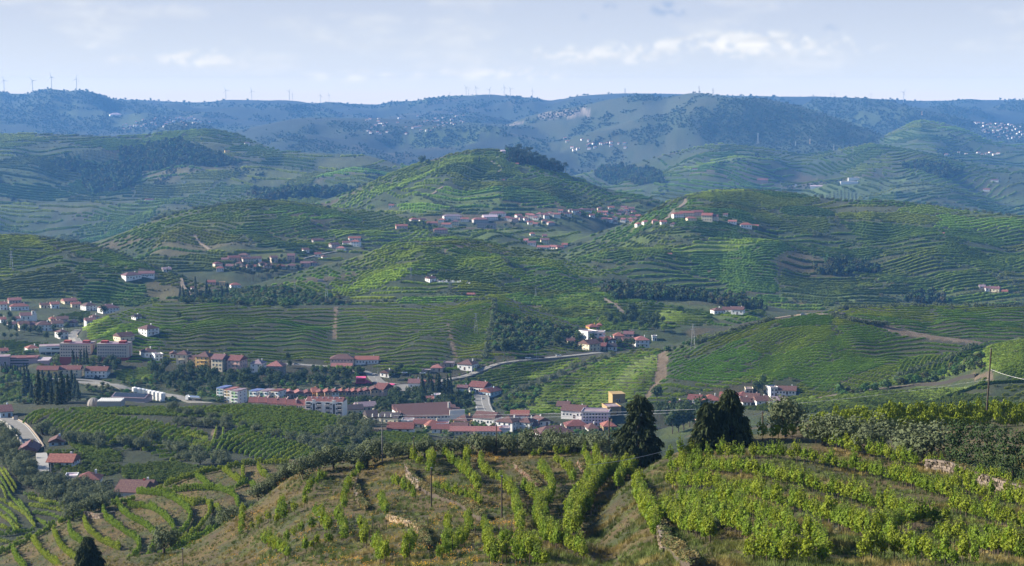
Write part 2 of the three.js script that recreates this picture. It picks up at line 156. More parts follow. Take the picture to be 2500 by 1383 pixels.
const rowAt = (D) => { let a = 0, b = NR - 1; while (b - a > 1) { const k = (a + b) >> 1; if (rows[k] <= D) a = k; else b = k; } return a; };
function groundSD(s, D) {
  const fi = clamp((s - S0) / (S1 - S0) * (NC - 1), 0, NC - 1.001), i = fi | 0, u = fi - i, j = clamp(rowAt(D), 0, NR - 2), v = clamp((D - rows[j]) / (rows[j + 1] - rows[j])), a = i * NR + j, b = a + NR;
  return lerp(lerp(HY_[a], HY_[a + 1], v), lerp(HY_[b], HY_[b + 1], v), u);
}
const ground = (x, z) => groundSD(x / -z, -z);
const whoAt = (s, D) => { const i = Math.round(clamp((s - S0) / (S1 - S0) * (NC - 1), 0, NC - 1)), j = rowAt(D); return WHO[i * NR + j]; };
function hit(px, py, from = 95, to = 18000) {                // the first land that the line of sight meets
  const { s, t } = ray(px, py); let p = from;
  for (let j = Math.max(0, rowAt(from)); j < NR - 1; j++) {
    const n = 3; for (let k = 1; k <= n; k++) {
      const D = lerp(rows[j], rows[j + 1], k / n); if (D > to) return null;
      if (D > from && groundSD(s, D) >= CY + D * t) { let a = p, b = D; for (let q = 0; q < 12; q++) { const m = (a + b) / 2; if (groundSD(s, m) >= CY + m * t) b = m; else a = m; } return new THREE.Vector3(s * b, groundSD(s, b), -b); }
      p = D;
    }
  }
  return null;
}
// ---------------------------------------------------------------- what covers the land
// areas drawn round on the photograph, laid on the land: [kind, from distance, to distance, points]
const inPoly = (P, s, D) => { let c = false; for (let i = 0, j = P.length - 1; i < P.length; j = i++) { const [a, b] = P[i], [e, f] = P[j]; if ((b > D) !== (f > D) && s < (e - a) * (D - b) / (f - b) + a) c = !c; } return c; };
const onLand = (px, py, from, to) => { for (let k = 0; k < 30; k++) { const h = hit(px, py + k * 2.5, from, to); if (h) return h; } return null; };
const AREAS = [
  // woods
  ['wood', 4300, 5900, [290, 365, 400, 352, 480, 362, 560, 385, 592, 402, 520, 408, 420, 412, 345, 420, 330, 450, 290, 470, 215, 462, 205, 430, 120, 400, 160, 388, 220, 405, 290, 400]],
  ['wood', 4300, 5900, [200, 430, 225, 432, 240, 480, 210, 470]],
  ['wood', 3100, 3700, [1235, 372, 1290, 375, 1350, 400, 1375, 425, 1340, 418, 1270, 402, 1240, 395]],
  ['wood', 1600, 2000, [1470, 712, 1530, 700, 1600, 690, 1700, 690, 1790, 700, 1830, 725, 1870, 760, 1780, 752, 1700, 735, 1600, 735, 1500, 735]],
  ['wood', 2100, 2800, [1985, 655, 2050, 640, 2110, 650, 2160, 660, 2140, 672, 2060, 675, 1995, 672]],
  ['wood', 2100, 2800, [2220, 720, 2300, 712, 2320, 745, 2210, 742]],
  ['scrub', 1600, 2000, [440, 715, 560, 700, 640, 705, 720, 710, 800, 725, 860, 745, 700, 752, 560, 745, 440, 742]],
  ['scrub', 1450, 1640, [1200, 760, 1330, 790, 1420, 810, 1400, 850, 1290, 880, 1200, 880]],
  ['scrub', 1150, 1330, [1600, 800, 1720, 800, 1700, 850, 1620, 860]],
  ['scrub', 800, 1130, [2030, 958, 2200, 928, 2330, 900, 2400, 872, 2410, 900, 2300, 928, 2200, 945, 2060, 970]],
  ['wood', 4600, 6600, [1470, 395, 1600, 420, 1620, 450, 1560, 455, 1450, 430]],
  ['wood', 4600, 6700, [2240, 400, 2360, 420, 2300, 440, 2200, 410]],
  ['wood', 4300, 5200, [600, 478, 700, 470, 830, 462, 900, 470, 800, 490, 640, 500]],
  ['orchard', 4300, 5900, [140, 385, 180, 370, 300, 372, 290, 398, 200, 395]],
  ['orchard', 4600, 6000, [2010, 480, 2070, 460, 2110, 480, 2060, 505]],
  // bare tracks between the vines
  ['track', 1380, 1660, [1085, 790, 1092, 790, 1120, 880, 1108, 880]], ['track', 1150, 1420, [1614, 850, 1632, 850, 1628, 920, 1600, 950, 1580, 975, 1572, 970, 1600, 930]],
  ['track', 1640, 2000, [1466, 728, 1480, 728, 1535, 768, 1520, 768]], ['track', 1080, 1420, [2070, 776, 2090, 778, 2250, 812, 2400, 836, 2392, 842, 2240, 825, 2100, 790]],
  ['track', 1400, 1660, [815, 750, 824, 750, 822, 830, 812, 830]], ['track', 1780, 2130, [1080, 612, 1145, 600, 1150, 604, 1085, 618]],
  ['track', 820, 900, [520, 1045, 530, 1045, 526, 1085, 500, 1130, 490, 1128, 512, 1085]], ['track', 600, 930, [780, 1080, 960, 1040, 970, 1046, 790, 1090]],
  ['bare', 800, 1100, [2370, 910, 2420, 905, 2430, 935, 2380, 930]],
  ['brown', 1080, 1420, [560, 1000, 840, 1020, 820, 1060, 640, 1065]],
  ['rock', 7000, 9600, [1235, 300, 1262, 290, 1280, 300, 1262, 306, 1240, 308]],
  ['rock', 7000, 9800, [1310, 270, 1440, 262, 1440, 285, 1320, 292]],
].map(([kind, from, to, p]) => { const P = []; for (let i = 0; i < p.length; i += 2) { const h = onLand(p[i], p[i + 1], from, to); if (h) P.push([h.x / -h.z, -h.z]); } const s = P.map((q) => q[0]), D = P.map((q) => q[1]); return { kind, P, s0: Math.min(...s), s1: Math.max(...s), d0: Math.min(...D), d1: Math.max(...D) }; });
const areaAt = (s, D) => { for (const A of AREAS) if (s > A.s0 && s < A.s1 && D > A.d0 && D < A.d1 && inPoly(A.P, s, D)) return A.kind; return ''; };
// fields: cells of an uneven mosaic, each with its own soil, vines and way of planting
function parcel(x, D, cell) {
  const wx = x + cell * 0.28 * noise(x / cell * 0.9, D / cell * 0.9), wd = D + cell * 0.22 * noise(x / cell * 0.8 + 31, D / cell * 0.8);
  const u = wx / cell, v = wd / (cell * 0.62), iu = Math.floor(u), iv = Math.floor(v); let a = 9, b = 9, id = 0;
  for (let i = iu - 1; i <= iu + 1; i++) for (let j = iv - 1; j <= iv + 1; j++) {
    const dx = i + 0.15 + 0.7 * hash(i, j, 1) - u, dv = j + 0.15 + 0.7 * hash(i, j, 2) - v, d = Math.hypot(dx, dv);
    if (d < a) { b = a; a = d; id = (hash(i, j, 3) * 1e6) | 0; } else if (d < b) b = d;
  }
  return [id, (b - a) * cell * 0.5];                        // which field, metres to its edge
}
HILLS.forEach((L) => { L.cell = 0.042 * L.pts[3][2] * (L.pts[3][2] < 1000 ? 1.2 : 1); });
const SOIL = [0.15, 0.105, 0.055], GRASS = [0.085, 0.12, 0.024], DRY = [0.235, 0.185, 0.06], WOOD = [0.022, 0.042, 0.012], ROCK = [0.1, 0.085, 0.07], SCRUB = [0.048, 0.075, 0.016];
const mix3 = (a, b, t) => [lerp(a[0], b[0], t), lerp(a[1], b[1], t), lerp(a[2], b[2], t)];
function landColour(s, D, who) {
  const L = HILLS[who], x = s * D, n = fbm(x / 40, D / 40, 3), n2 = fbm(x / 9, D / 9, 2), k = areaAt(s, D);
  if (k === 'wood') return mix3(WOOD, SCRUB, 0.4 + 0.4 * n);
  if (k === 'scrub') return mix3(SCRUB, GRASS, clamp(0.5 + n));
  if (k === 'track' || k === 'bare') return mix3([0.22, 0.165, 0.115], SOIL, clamp(0.4 + n2));
  if (k === 'rock') return mix3([0.42, 0.36, 0.3], ROCK, clamp(0.5 + n2));
  if (k === 'brown') return mix3(SOIL, DRY, clamp(0.3 + n));
  const q = L.pts[3][2], big = fbm(x / (q * 0.05), D / (q * 0.07), 4);
  if (L.cover === 'wood') return mix3(WOOD, mix3(SCRUB, GRASS, 0.5), smooth(-0.1, 0.5, big + fbm(x / (q * 0.01), D / (q * 0.02), 3) * 0.5));
  if (L.cover === 'rock') return mix3(mix3(WOOD, SCRUB, smooth(-0.3, 0.3, fbm(x / (q * 0.01), D / (q * 0.02), 3))), mix3(SCRUB, ROCK, 0.3), smooth(-0.25, 0.35, big + 0.5 * fbm(x / (q * 0.006), D / (q * 0.012), 3) - 0.7 * smooth(380, 620, s * F)));
  if (L.cover === 'slope' || L.cover === 'back') {
    let c = mix3(GRASS, DRY, smooth(-0.45, 0.45, fbm(x / 14, D / 14, 4)));
    c = mix3(c, SOIL, smooth(0.05, 0.55, fbm(x / 7 + 50, D / 11, 3)) * 0.75);
    return [c[0] * 0.76, c[1] * 0.7, c[2] * 0.66];
  }
  const [id, edge] = parcel(x, D, L.cell), h1 = hash(id, 11), h2 = hash(id, 12);
  const GREEN = mix3([0.03, 0.066, 0.008], [0.135, 0.215, 0.02], h2 * h2);
  let c = mix3(GREEN, SOIL, h1 > 0.86 ? 0.7 : h1 > 0.65 ? 0.32 : 0.08);
  c = mix3(c, DRY, smooth(0.1, 0.6, big) * 0.2);
  if (who >= 16 && who <= 19 || who === 22) c = mix3(mix3([0.055, 0.046, 0.022], [0.036, 0.056, 0.012], clamp(0.6 + 0.8 * big + 0.4 * (h1 - 0.5))), SOIL, smooth(0.35, 0.75, n) * 0.35);
  if (L.cover === 'far') c = mix3(c, WOOD, smooth(-0.2, 0.15, big + 0.4 * fbm(x / (q * 0.012), D / (q * 0.03), 3)) * 0.9);
  if (L.cover === 'town') c = mix3(c, SCRUB, 0.55);
  c = mix3(c, mix3(SCRUB, WOOD, 0.5), smooth(L.cell * 0.06, 0, edge) * 0.85);
  const m = (0.85 + 0.35 * n + 0.2 * n2) * (L.cover === 'far' ? 0.7 : 1);
  return [c[0] * m, c[1] * m, c[2] * m];
}
// textures of plain earth and growth, in metres
function grainTexture(n, seed, lo, hi, scales, bump) {
  const nz = createNoise2D(mulberry(seed)), d = new Uint8Array(n * n * 4);
  for (let j = 0; j < n; j++) for (let i = 0; i < n; i++) {
    const a = i / n * 2 * Math.PI, b = j / n * 2 * Math.PI; let v = 0, t = 0;
    for (const [k, w] of scales) { v += w * (noise2(Math.cos(a) * k + seed, Math.sin(b) * k) + nz(Math.sin(a) * k + 7, Math.cos(b) * k + Math.cos(a) * k * 0.7)); t += w * 1.1; }
    const q = clamp(0.5 + v / t * 0.6), o = (j * n + i) * 4;
    for (let c = 0; c < 3; c++) d[o + c] = Math.round(255 * clamp(lerp(lo[c], hi[c], q))); d[o + 3] = 255;
  }
  const tx = new THREE.DataTexture(d, n, n, THREE.RGBAFormat); tx.wrapS = tx.wrapT = THREE.RepeatWrapping; tx.magFilter = THREE.LinearFilter; tx.needsUpdate = true;
  if (!bump) tx.colorSpace = THREE.SRGBColorSpace;
  return tx;
}
const earthMap = grainTexture(1024, 3, [0.62, 0.6, 0.56], [1, 1, 1], [[3, 1], [9, 1], [31, 1.3], [77, 1.2]], false);
const earthBump = grainTexture(1024, 8, [0, 0, 0], [1, 1, 1], [[5, 1], [17, 1], [60, 1.2]], true);
const landMat = new THREE.MeshStandardMaterial({ vertexColors: true, map: earthMap, bumpMap: earthBump, bumpScale: 0.6, roughness: 0.97 });
const nearMat = landMat.clone(); nearMat.bumpScale = 0.22;
{
  const pos = new Float32Array(NC * NR * 3), col = new Float32Array(NC * NR * 3), uv = new Float32Array(NC * NR * 2), idx = [];
  for (let i = 0; i < NC; i++) for (let j = 0; j < NR; j++) {
    const s = lerp(S0, S1, i / (NC - 1)), D = rows[j], k = i * NR + j, o = k * 3, c = landColour(s, D, WHO[k]);
    pos[o] = s * D; pos[o + 1] = HY_[k]; pos[o + 2] = -D; col.set(c, o); const sc = D < 420 ? 14 : 60; uv[k * 2] = s * D / sc; uv[k * 2 + 1] = D / sc;
  }
  for (let i = 0; i < NC - 1; i++) for (let j = 0; j < NR - 1; j++) { const a = i * NR + j, b = a + NR; idx.push(a, b, b + 1, a, b + 1, a + 1); }
  const g = new THREE.BufferGeometry();
  g.setAttribute('position', new THREE.BufferAttribute(pos, 3)); g.setIndex(new THREE.BufferAttribute(new Uint32Array(idx), 1)); g.computeVertexNormals();
  const nor = g.attributes.normal.array, used = {};
  HILLS.forEach((L, w) => {                                  // each hill is a sheet of its own, joined to its neighbours edge to edge
    const map = new Map(), P = [], N = [], C = [], U = [], I = [];
    const vert = (k) => { if (!map.has(k)) { map.set(k, P.length / 3); for (let c = 0; c < 3; c++) { P.push(pos[k * 3 + c]); N.push(nor[k * 3 + c]); C.push(col[k * 3 + c]); } U.push(uv[k * 2], uv[k * 2 + 1]); } return map.get(k); };
    for (let t = 0; t < idx.length; t += 6) if (WHO[idx[t]] === w) for (let q = 0; q < 6; q++) I.push(vert(idx[t + q]));
    if (!I.length) return;
    const q = new THREE.BufferGeometry();
    q.setAttribute('position', new THREE.Float32BufferAttribute(P, 3)); q.setAttribute('normal', new THREE.Float32BufferAttribute(N, 3)); q.setAttribute('color', new THREE.Float32BufferAttribute(C, 3)); q.setAttribute('uv', new THREE.Float32BufferAttribute(U, 2)); q.setIndex(I);
    const m = new THREE.Mesh(q, L.pts[3][2] < 420 ? nearMat : landMat); used[L.name] = (used[L.name] ?? -1) + 1;
    m.name = L.name + (used[L.name] ? '_' + String(used[L.name]).padStart(3, '0') : ''); m.userData = { kind: 'structure', label: L.label, category: L.name }; m.castShadow = m.receiveShadow = true; scene.add(m); L.mesh = m;
  });
}
// what the eye (or an eye a step to the side) can see of the land: highest line of sight so far along each column
const SEEN = new Float32Array(NC * NR);
for (let i = 0; i < NC; i++) { let m = -9; for (let j = 0; j < NR; j++) { const k = i * NR + j; SEEN[k] = m; m = Math.max(m, (HY_[k] - CY) / rows[j]); } }
const seen = (s, D, up = 2, slack = 0.0025) => { const i = Math.round(clamp((s - S0) / (S1 - S0) * (NC - 1), 0, NC - 1)), j = rowAt(D); return (HY_[i * NR + j] + up - CY) / D > SEEN[i * NR + j] - slack; };
// ---------------------------------------------------------------- leaves: shared shapes and materials
const num = {}; const numbered = (n) => { const k = num[n] = (num[n] ?? -1) + 1; return k ? n + '_' + String(k).padStart(3, '0') : n; };
HILLS.forEach((L) => { if (L.mesh) num[L.name] = (num[L.name] ?? -1) + 1; });
const RGB = (r, g, b) => new THREE.Color().setRGB(r, g, b);
const leafMat = (r, g, b, t = 0.35) => new THREE.MeshPhysicalMaterial({ color: RGB(r, g, b), roughness: 0.9, specularIntensity: 0.3, transmission: t, thickness: 0, side: THREE.DoubleSide });
const M = {
  vine: leafMat(0.15, 0.225, 0.012, 0.38), vineB: leafMat(0.205, 0.255, 0.013, 0.38), needle: leafMat(0.04, 0.055, 0.02, 0.15), vineDark: leafMat(0.07, 0.115, 0.025, 0.3), olive: leafMat(0.1, 0.122, 0.058, 0.25), broad: leafMat(0.042, 0.07, 0.016, 0.3), pine: leafMat(0.03, 0.045, 0.018, 0.15), bright: leafMat(0.13, 0.2, 0.03, 0.4),
  bark: new THREE.MeshStandardMaterial({ color: RGB(0.07, 0.05, 0.035), roughness: 0.95 }),
};
// a heap of small leaf blades filling an ellipsoid-like volume; each blade is a bent pair of triangles
class Leaves {
  constructor() { this.p = []; this.n = []; }
  blade(x, y, z, size, nx, ny, nz, r) {
    const d = new THREE.Vector3(nx, ny, nz).normalize(), t = new THREE.Vector3(r() - 0.5, r() - 0.5, r() - 0.5).cross(d).normalize(), b = t.clone().cross(d), w = size * 0.5, h = size * 0.62, q = [];
    const at = (i, j, k) => q.push([x + t.x * i + b.x * j + d.x * k, y + t.y * i + b.y * j + d.y * k, z + t.z * i + b.z * j + d.z * k]);
    at(0, -h, 0); at(w, 0, -0.18 * size); at(0, h, 0); at(-w, 0, -0.18 * size);
    for (const k of [0, 1, 2, 0, 2, 3]) this.p.push(...q[k]);
  }
  sprig(x, y, z, size, dx, dy, dz, r) {                       // a narrow hanging blade
    const d = new THREE.Vector3(dx, dy, dz).normalize(), t = new THREE.Vector3(r() - 0.5, r() - 0.5, r() - 0.5).cross(d).normalize(), w = size * 0.16;
    this.p.push(x - t.x * w, y - t.y * w, z - t.z * w, x + t.x * w, y + t.y * w, z + t.z * w, x + d.x * size, y + d.y * size, z + d.z * size);
  }
  blob(cx, cy, cz, rx, ry, rz, n, size, r, flat = 0.5, wild = 1.3) {
    for (let i = 0; i < n; i++) {
      const u = r() * 2 - 1, a = r() * Math.PI * 2, k = Math.sqrt(1 - u * u), q = 0.55 + 0.5 * Math.sqrt(r()), x = Math.cos(a) * k, z = Math.sin(a) * k;
      this.blade(cx + x * rx * q, cy + u * ry * q, cz + z * rz * q, size * (0.7 + 0.6 * r()), x + (r() - 0.5) * wild, u + flat + (r() - 0.5) * wild, z + (r() - 0.5) * wild, r);
    }
    return this;
  }
  done() { const g = new THREE.BufferGeometry(); g.setAttribute('position', new THREE.Float32BufferAttribute(this.p, 3)); g.computeVertexNormals(); return g; }
}
function limb(a, b, ra, rb, seg = 6) {
  const c = new THREE.CylinderGeometry(rb, ra, 1, seg, 1, true), d = new THREE.Vector3().subVectors(b, a), l = d.length();
  c.applyMatrix4(new THREE.Matrix4().compose(new THREE.Vector3().addVectors(a, b).multiplyScalar(0.5), new THREE.Quaternion().setFromUnitVectors(new THREE.Vector3(0, 1, 0), d.divideScalar(l)), new THREE.Vector3(1, l, 1)));
  c.deleteAttribute('uv'); return c;
}
const V = (x, y, z) => new THREE.Vector3(x, y, z);
// many copies of one shape as one thing that nobody could count
class Crowd {
  constructor(name, label, category, variants) { Object.assign(this, { name, label, category, v: variants.map(([g, m]) => ({ g, m, at: [], c: [] })) }); this.k = 0; }
  add(x, y, z, turn, sx, sy, sz, tint = [1, 1, 1], tilt = 0) {
    const e = this.v[(hash(Math.round(x * 10), Math.round(z * 10), 5) * this.v.length) | 0];
    const m = new THREE.Matrix4().compose(V(x, y, z), new THREE.Quaternion().setFromEuler(new THREE.Euler(0, turn, tilt, 'YXZ')), V(sx, sy, sz)); e.at.push(m); e.c.push(tint);
  }
  build() {
    this.v.forEach((e) => {
      if (!e.at.length) return;
      const im = new THREE.InstancedMesh(e.g, e.m, e.at.length); im.name = numbered(this.name); im.castShadow = im.receiveShadow = true;
      const c = new THREE.Color(); e.at.forEach((m, i) => { im.setMatrixAt(i, m); im.setColorAt(i, c.setRGB(...e.c[i])); });
      im.userData = { kind: 'stuff', label: this.label, category: this.category }; scene.add(im);
    });
    return this.v.reduce((a, e) => a + e.at.length, 0);
  }
}
// a stretch of vine row, 1 m long along x (scaled when placed)
const hedge = (seed, n, size) => { const r = mulberry(seed), L = new Leaves(); for (let i = 0; i < 3; i++) L.blob((i - 1) * 0.36 + (r() - 0.5) * 0.1, 0.62 + (r() - 0.5) * 0.12, (r() - 0.5) * 0.1, 0.3, 0.52 + 0.1 * r(), 0.36, n, size, r); return L.done(); };
const HEDGE = [1, 2, 3].map((k) => [hedge(k, 22, 0.34), M.vine]), HEDGE_FAR = [4, 5].map((k) => [hedge(k, 9, 0.62), M.vine]);

// ---------------------------------------------------------------- vine rows on the hills
const rowsOf = {};
function vineCrowd(key, label, set) { return rowsOf[key] ??= new Crowd('vine_rows', label, 'vine rows', set); }
const blocked = [];                                          // filled in below: [s, D, radius] of houses, and roads
let blockGrid = null, blockCount = -1;
const isBlocked = (s, D) => {
  if (blockCount !== blocked.length) { blockGrid = new Map(); blocked.forEach((b) => { for (let i = Math.floor((b[0] - b[2]) / 30); i <= Math.floor((b[0] + b[2]) / 30); i++) for (let j = Math.floor((b[1] - b[2] * 1.3) / 30); j <= Math.floor((b[1] + b[2] * 1.3) / 30); j++) { const k = i * 5000 + j; if (!blockGrid.has(k)) blockGrid.set(k, []); blockGrid.get(k).push(b); } }); blockCount = blocked.length; }
  const x = s * D, c = blockGrid.get(Math.floor(x / 30) * 5000 + Math.floor(D / 30)); if (c) for (const [bx, bd, r] of c) if (Math.abs(bx - x) < r && Math.abs(bd - D) < r * 1.3) return true; return false;
};
const bushSpots = [];                                        // where terrace banks and field edges carry olives and bushes
function plantHill(w, gapPx, opts = {}) {
  const clean = opts.clean, L = HILLS[w], Dm = L.pts[3][2], crowd = vineCrowd(w, opts.label ?? 'vine rows planted along the ' + L.label, Dm > 1700 ? HEDGE_FAR : HEDGE);
  let ref = 0, hi = -1e9; for (let px = -100; px < 2600; px += 20) { const s = ray(px, 700).s, y = L.cy(s) - 0; if (y > hi && L.cd(s) > 0) { hi = y; ref = s; } }
  const cd = L.cd(ref), fd = L.fd(ref), cy = L.cy(ref), fy = L.fy(ref);
  const slope = (cy - fy) / (cd - fd), dep = (CY - fy) / fd, dD = (clean ? 0.8 : 0.52) * gapPx * Dm / (F * (Math.max(slope, 0.04) + dep)), len = opts.len ?? clamp(Dm / 520, 1.1, 6), size = opts.size ?? clamp(gapPx * Dm / F * 0.62, 1.35, 5);
  const s0 = ray(-60, 700).s, s1 = ray(2560, 700).s, n = Math.ceil((cd - fd + 40) / dD);
  for (let k = -14; k < n; k++) {
    const tau = (k * dD) / (cd - fd), f0 = tau > 1 ? 1 : tau < 0 ? tau * 1.2 : 1 - Math.pow(1 - tau, 1.55), h = fy + (cy - fy) * f0;
    for (let s = s0 + rnd() * len / Dm; s < s1; s += len * rr(0.76, 0.96) / Dm) {
      const a = L.fd(s), b = L.cd(s), ya = L.fy(s), yb = L.cy(s), f = (h - ya) / (yb - ya + 1e-6); if (!(f > -0.02 && f < 1)) continue;
      let D = a + (b - a) * (1 - Math.pow(1 - Math.max(f, 0), 1 / 1.55)); const x0 = s * D;
      D += dD * (clean ? 0.2 : 0.3) * noise(x0 / (Dm * 0.03), D / (Dm * 0.02));
      if (whoAt(s, D) !== w || !seen(s, D)) continue;
      const [id, edge] = parcel(x0, D, L.cell), kind = hash(id, 21), dens = hash(id, 22);
      const wide = hash(id, 27); if (!clean) { if (wide > 0.9 && (k & 1)) continue; if (wide < 0.06 && k % 3) continue; D += (hash(id, 28) - 0.5) * dD; }
      const bank = !clean && hash(k, id, 9) > 0.9 && hash(id, 31) > 0.35;
      if ((edge < L.cell * (clean ? 0.012 : 0.035) && hash(id, 33) > 0.25) || bank) { if (rnd() < (bank ? 0.55 : 0.6) && !areaAt(s, D) && !isBlocked(s, D)) bushSpots.push([x0, D, (bank ? 0.5 : 0.65) * rr(0.5, 1.3) * clamp(Dm / 2200, 0.75, 1.6)]); continue; }
      if (edge < L.cell * 0.02) continue;
      if (rnd() > (clean ? 0.97 : 0.86 + 0.12 * dens)) continue;
      const ar = areaAt(s, D); if (ar && ar !== 'brown') continue; if (ar === 'brown' && rnd() < 0.4) continue;
      if (isBlocked(s, D)) continue;
      const y = groundSD(s, D), y2 = groundSD(s + len * 0.5 / D, D), tone = (clean ? 0.95 + 0.5 * hash(id, 23) : 0.5 + 1.0 * hash(id, 23) * hash(id, 29) + 0.25 * hash(id, 23)) * (opts.bright ?? 1) + 0.2 * (rnd() - 0.5), warm = hash(id, 24);
      crowd.add(s * D, y - 0.1, -D, 0.1 * (rnd() - 0.5), len * 1.25, size * (0.85 + 0.28 * rnd()) * (clean ? 0.92 : 1), size * (clean ? 0.5 : 0.62), [tone * (0.8 + 0.5 * warm), tone, tone * (1.1 - 0.4 * warm)], Math.atan2(y2 - y, len * 0.5) );
    }
  }
}
// ---------------------------------------------------------------- things: names, labels, parts
function thing(name, label, category, at, turn = 0, group) {
  if (label.split(/[\s-]+/).length > 16) console.log('LONG', label); const o = new THREE.Group(); o.name = numbered(name); scene.add(o); o.position.copy(at); o.rotation.y = turn; o.userData = { label, category }; if (group) o.userData.group = group; return o;
}
function mesh(name, geo, mat, parent = scene) { const m = new THREE.Mesh(Array.isArray(geo) ? mergeGeometries(geo.map((g) => { const q = g.index ? g.toNonIndexed() : g; for (const k of Object.keys(q.attributes)) if (k !== 'position' && k !== 'normal') q.deleteAttribute(k); return q; })) : geo, mat); m.name = name; m.castShadow = m.receiveShadow = true; parent.add(m); return m; }
function tag(o, label, category, group) { o.name = numbered(o.name); o.userData = { ...o.userData, label, category }; if (group) o.userData.group = group; return o; }
const box = (w, h, d, x = 0, y = 0, z = 0, ry = 0) => { const g = new THREE.BoxGeometry(w, h, d); if (ry) g.rotateY(ry); g.translate(x, y, z); return g; };
const std = (r, g, b, rough = 0.85, more = {}) => new THREE.MeshStandardMaterial({ color: RGB(r, g, b), roughness: rough, ...more });
// plaster with weathering and clay tiles with their ribs (relief only; uv in metres)
const plasterBump = grainTexture(256, 21, [0, 0, 0], [1, 1, 1], [[4, 1], [19, 1]], true), tileMap = (() => {
  const n = 256, d = new Uint8Array(n * n * 4), r = mulberry(4);
  const tone = Array.from({ length: 64 }, () => 0.72 + 0.28 * r());
  for (let j = 0; j < n; j++) for (let i = 0; i < n; i++) { const cx = i >> 5, cy = j >> 5, t = tone[(cy * 8 + cx) & 63], o = (j * n + i) * 4; d[o] = 255 * t; d[o + 1] = 250 * t * t + 4; d[o + 2] = 245 * t; d[o + 3] = 255; }
  const tx = new THREE.DataTexture(d, n, n, THREE.RGBAFormat); tx.wrapS = tx.wrapT = THREE.RepeatWrapping; tx.magFilter = THREE.LinearFilter; tx.colorSpace = THREE.SRGBColorSpace; tx.needsUpdate = true; tx.repeat.set(1 / 2.4, 1 / 3); return tx;
})(), tileBump = (() => {
  const n = 128, d = new Uint8Array(n * n * 4); for (let j = 0; j < n; j++) for (let i = 0; i < n; i++) { const v = 255 * (0.5 + 0.35 * Math.cos(i / n * Math.PI * 8)) * (0.75 + 0.25 * ((j % 32) / 32)), o = (j * n + i) * 4; d[o] = d[o + 1] = d[o + 2] = v; d[o + 3] = 255; }
  const tx = new THREE.DataTexture(d, n, n, THREE.RGBAFormat); tx.wrapS = tx.wrapT = THREE.RepeatWrapping; tx.magFilter = THREE.LinearFilter; tx.needsUpdate = true; tx.repeat.set(1 / 1.4, 1 / 1.6); return tx;
})();
const wallM = {}, roofM = {};
const WALLS = { white: [0.74, 0.73, 0.7], cream: [0.66, 0.57, 0.4], yellow: [0.66, 0.46, 0.17], ochre: [0.34, 0.23, 0.09], pink: [0.55, 0.37, 0.32], lilac: [0.55, 0.5, 0.58], grey: [0.36, 0.34, 0.33], stone: [0.25, 0.22, 0.2], beige: [0.52, 0.44, 0.36], peach: [0.62, 0.4, 0.25], orange: [0.62, 0.26, 0.05], blue: [0.42, 0.52, 0.6], mauve: [0.33, 0.28, 0.31], teal: [0.2, 0.42, 0.45], lime: [0.3, 0.55, 0.2], red: [0.3, 0.05, 0.04], gold: [0.5, 0.28, 0.03] };
const ROOFS = { orange: [0.28, 0.12, 0.075], red: [0.17, 0.066, 0.05], brown: [0.13, 0.075, 0.055], dark: [0.045, 0.042, 0.045], pinkish: [0.32, 0.16, 0.12], mauve: [0.18, 0.105, 0.095], grey: [0.26, 0.25, 0.25], white: [0.6, 0.6, 0.58], bluish: [0.12, 0.22, 0.4], flat: [0.3, 0.28, 0.26] };
for (const k in WALLS) wallM[k] = std(...WALLS[k], 0.9, { bumpMap: plasterBump, bumpScale: 0.03 });
for (const k in ROOFS) roofM[k] = std(...ROOFS[k], 0.8, { map: tileMap, bumpMap: tileBump, bumpScale: 0.07 });
const MAT = { glass: std(0.03, 0.04, 0.05, 0.12), frame: std(0.7, 0.7, 0.68), door: std(0.1, 0.06, 0.04), metal: std(0.45, 0.46, 0.48, 0.4, { metalness: 0.8 }), wood: std(0.055, 0.042, 0.03, 0.9), asphalt: std(0.16, 0.155, 0.15, 0.9), concrete: std(0.27, 0.26, 0.24, 0.9), rubber: std(0.02, 0.02, 0.02), tyre: std(0.02, 0.02, 0.02), pink: std(0.62, 0.08, 0.2, 0.6), rail: std(0.12, 0.12, 0.13, 0.5), stoneA: std(0.2, 0.155, 0.12, 0.95), stoneB: std(0.27, 0.215, 0.165, 0.95), stoneC: std(0.15, 0.12, 0.1, 0.95) };
const quadUV = (g, f) => { const p = g.attributes.position, u = new Float32Array(p.count * 2); for (let i = 0; i < p.count; i++) { const [a, b] = f(p.getX(i), p.getY(i), p.getZ(i)); u[i * 2] = a; u[i * 2 + 1] = b; } g.setAttribute('uv', new THREE.BufferAttribute(u, 2)); return g; };
function tri(list) { const g = new THREE.BufferGeometry(); g.setAttribute('position', new THREE.Float32BufferAttribute(list.flat(2), 3)); g.computeVertexNormals(); return g; }
const quad = (a, b, c, d) => [a, b, c, a, c, d];
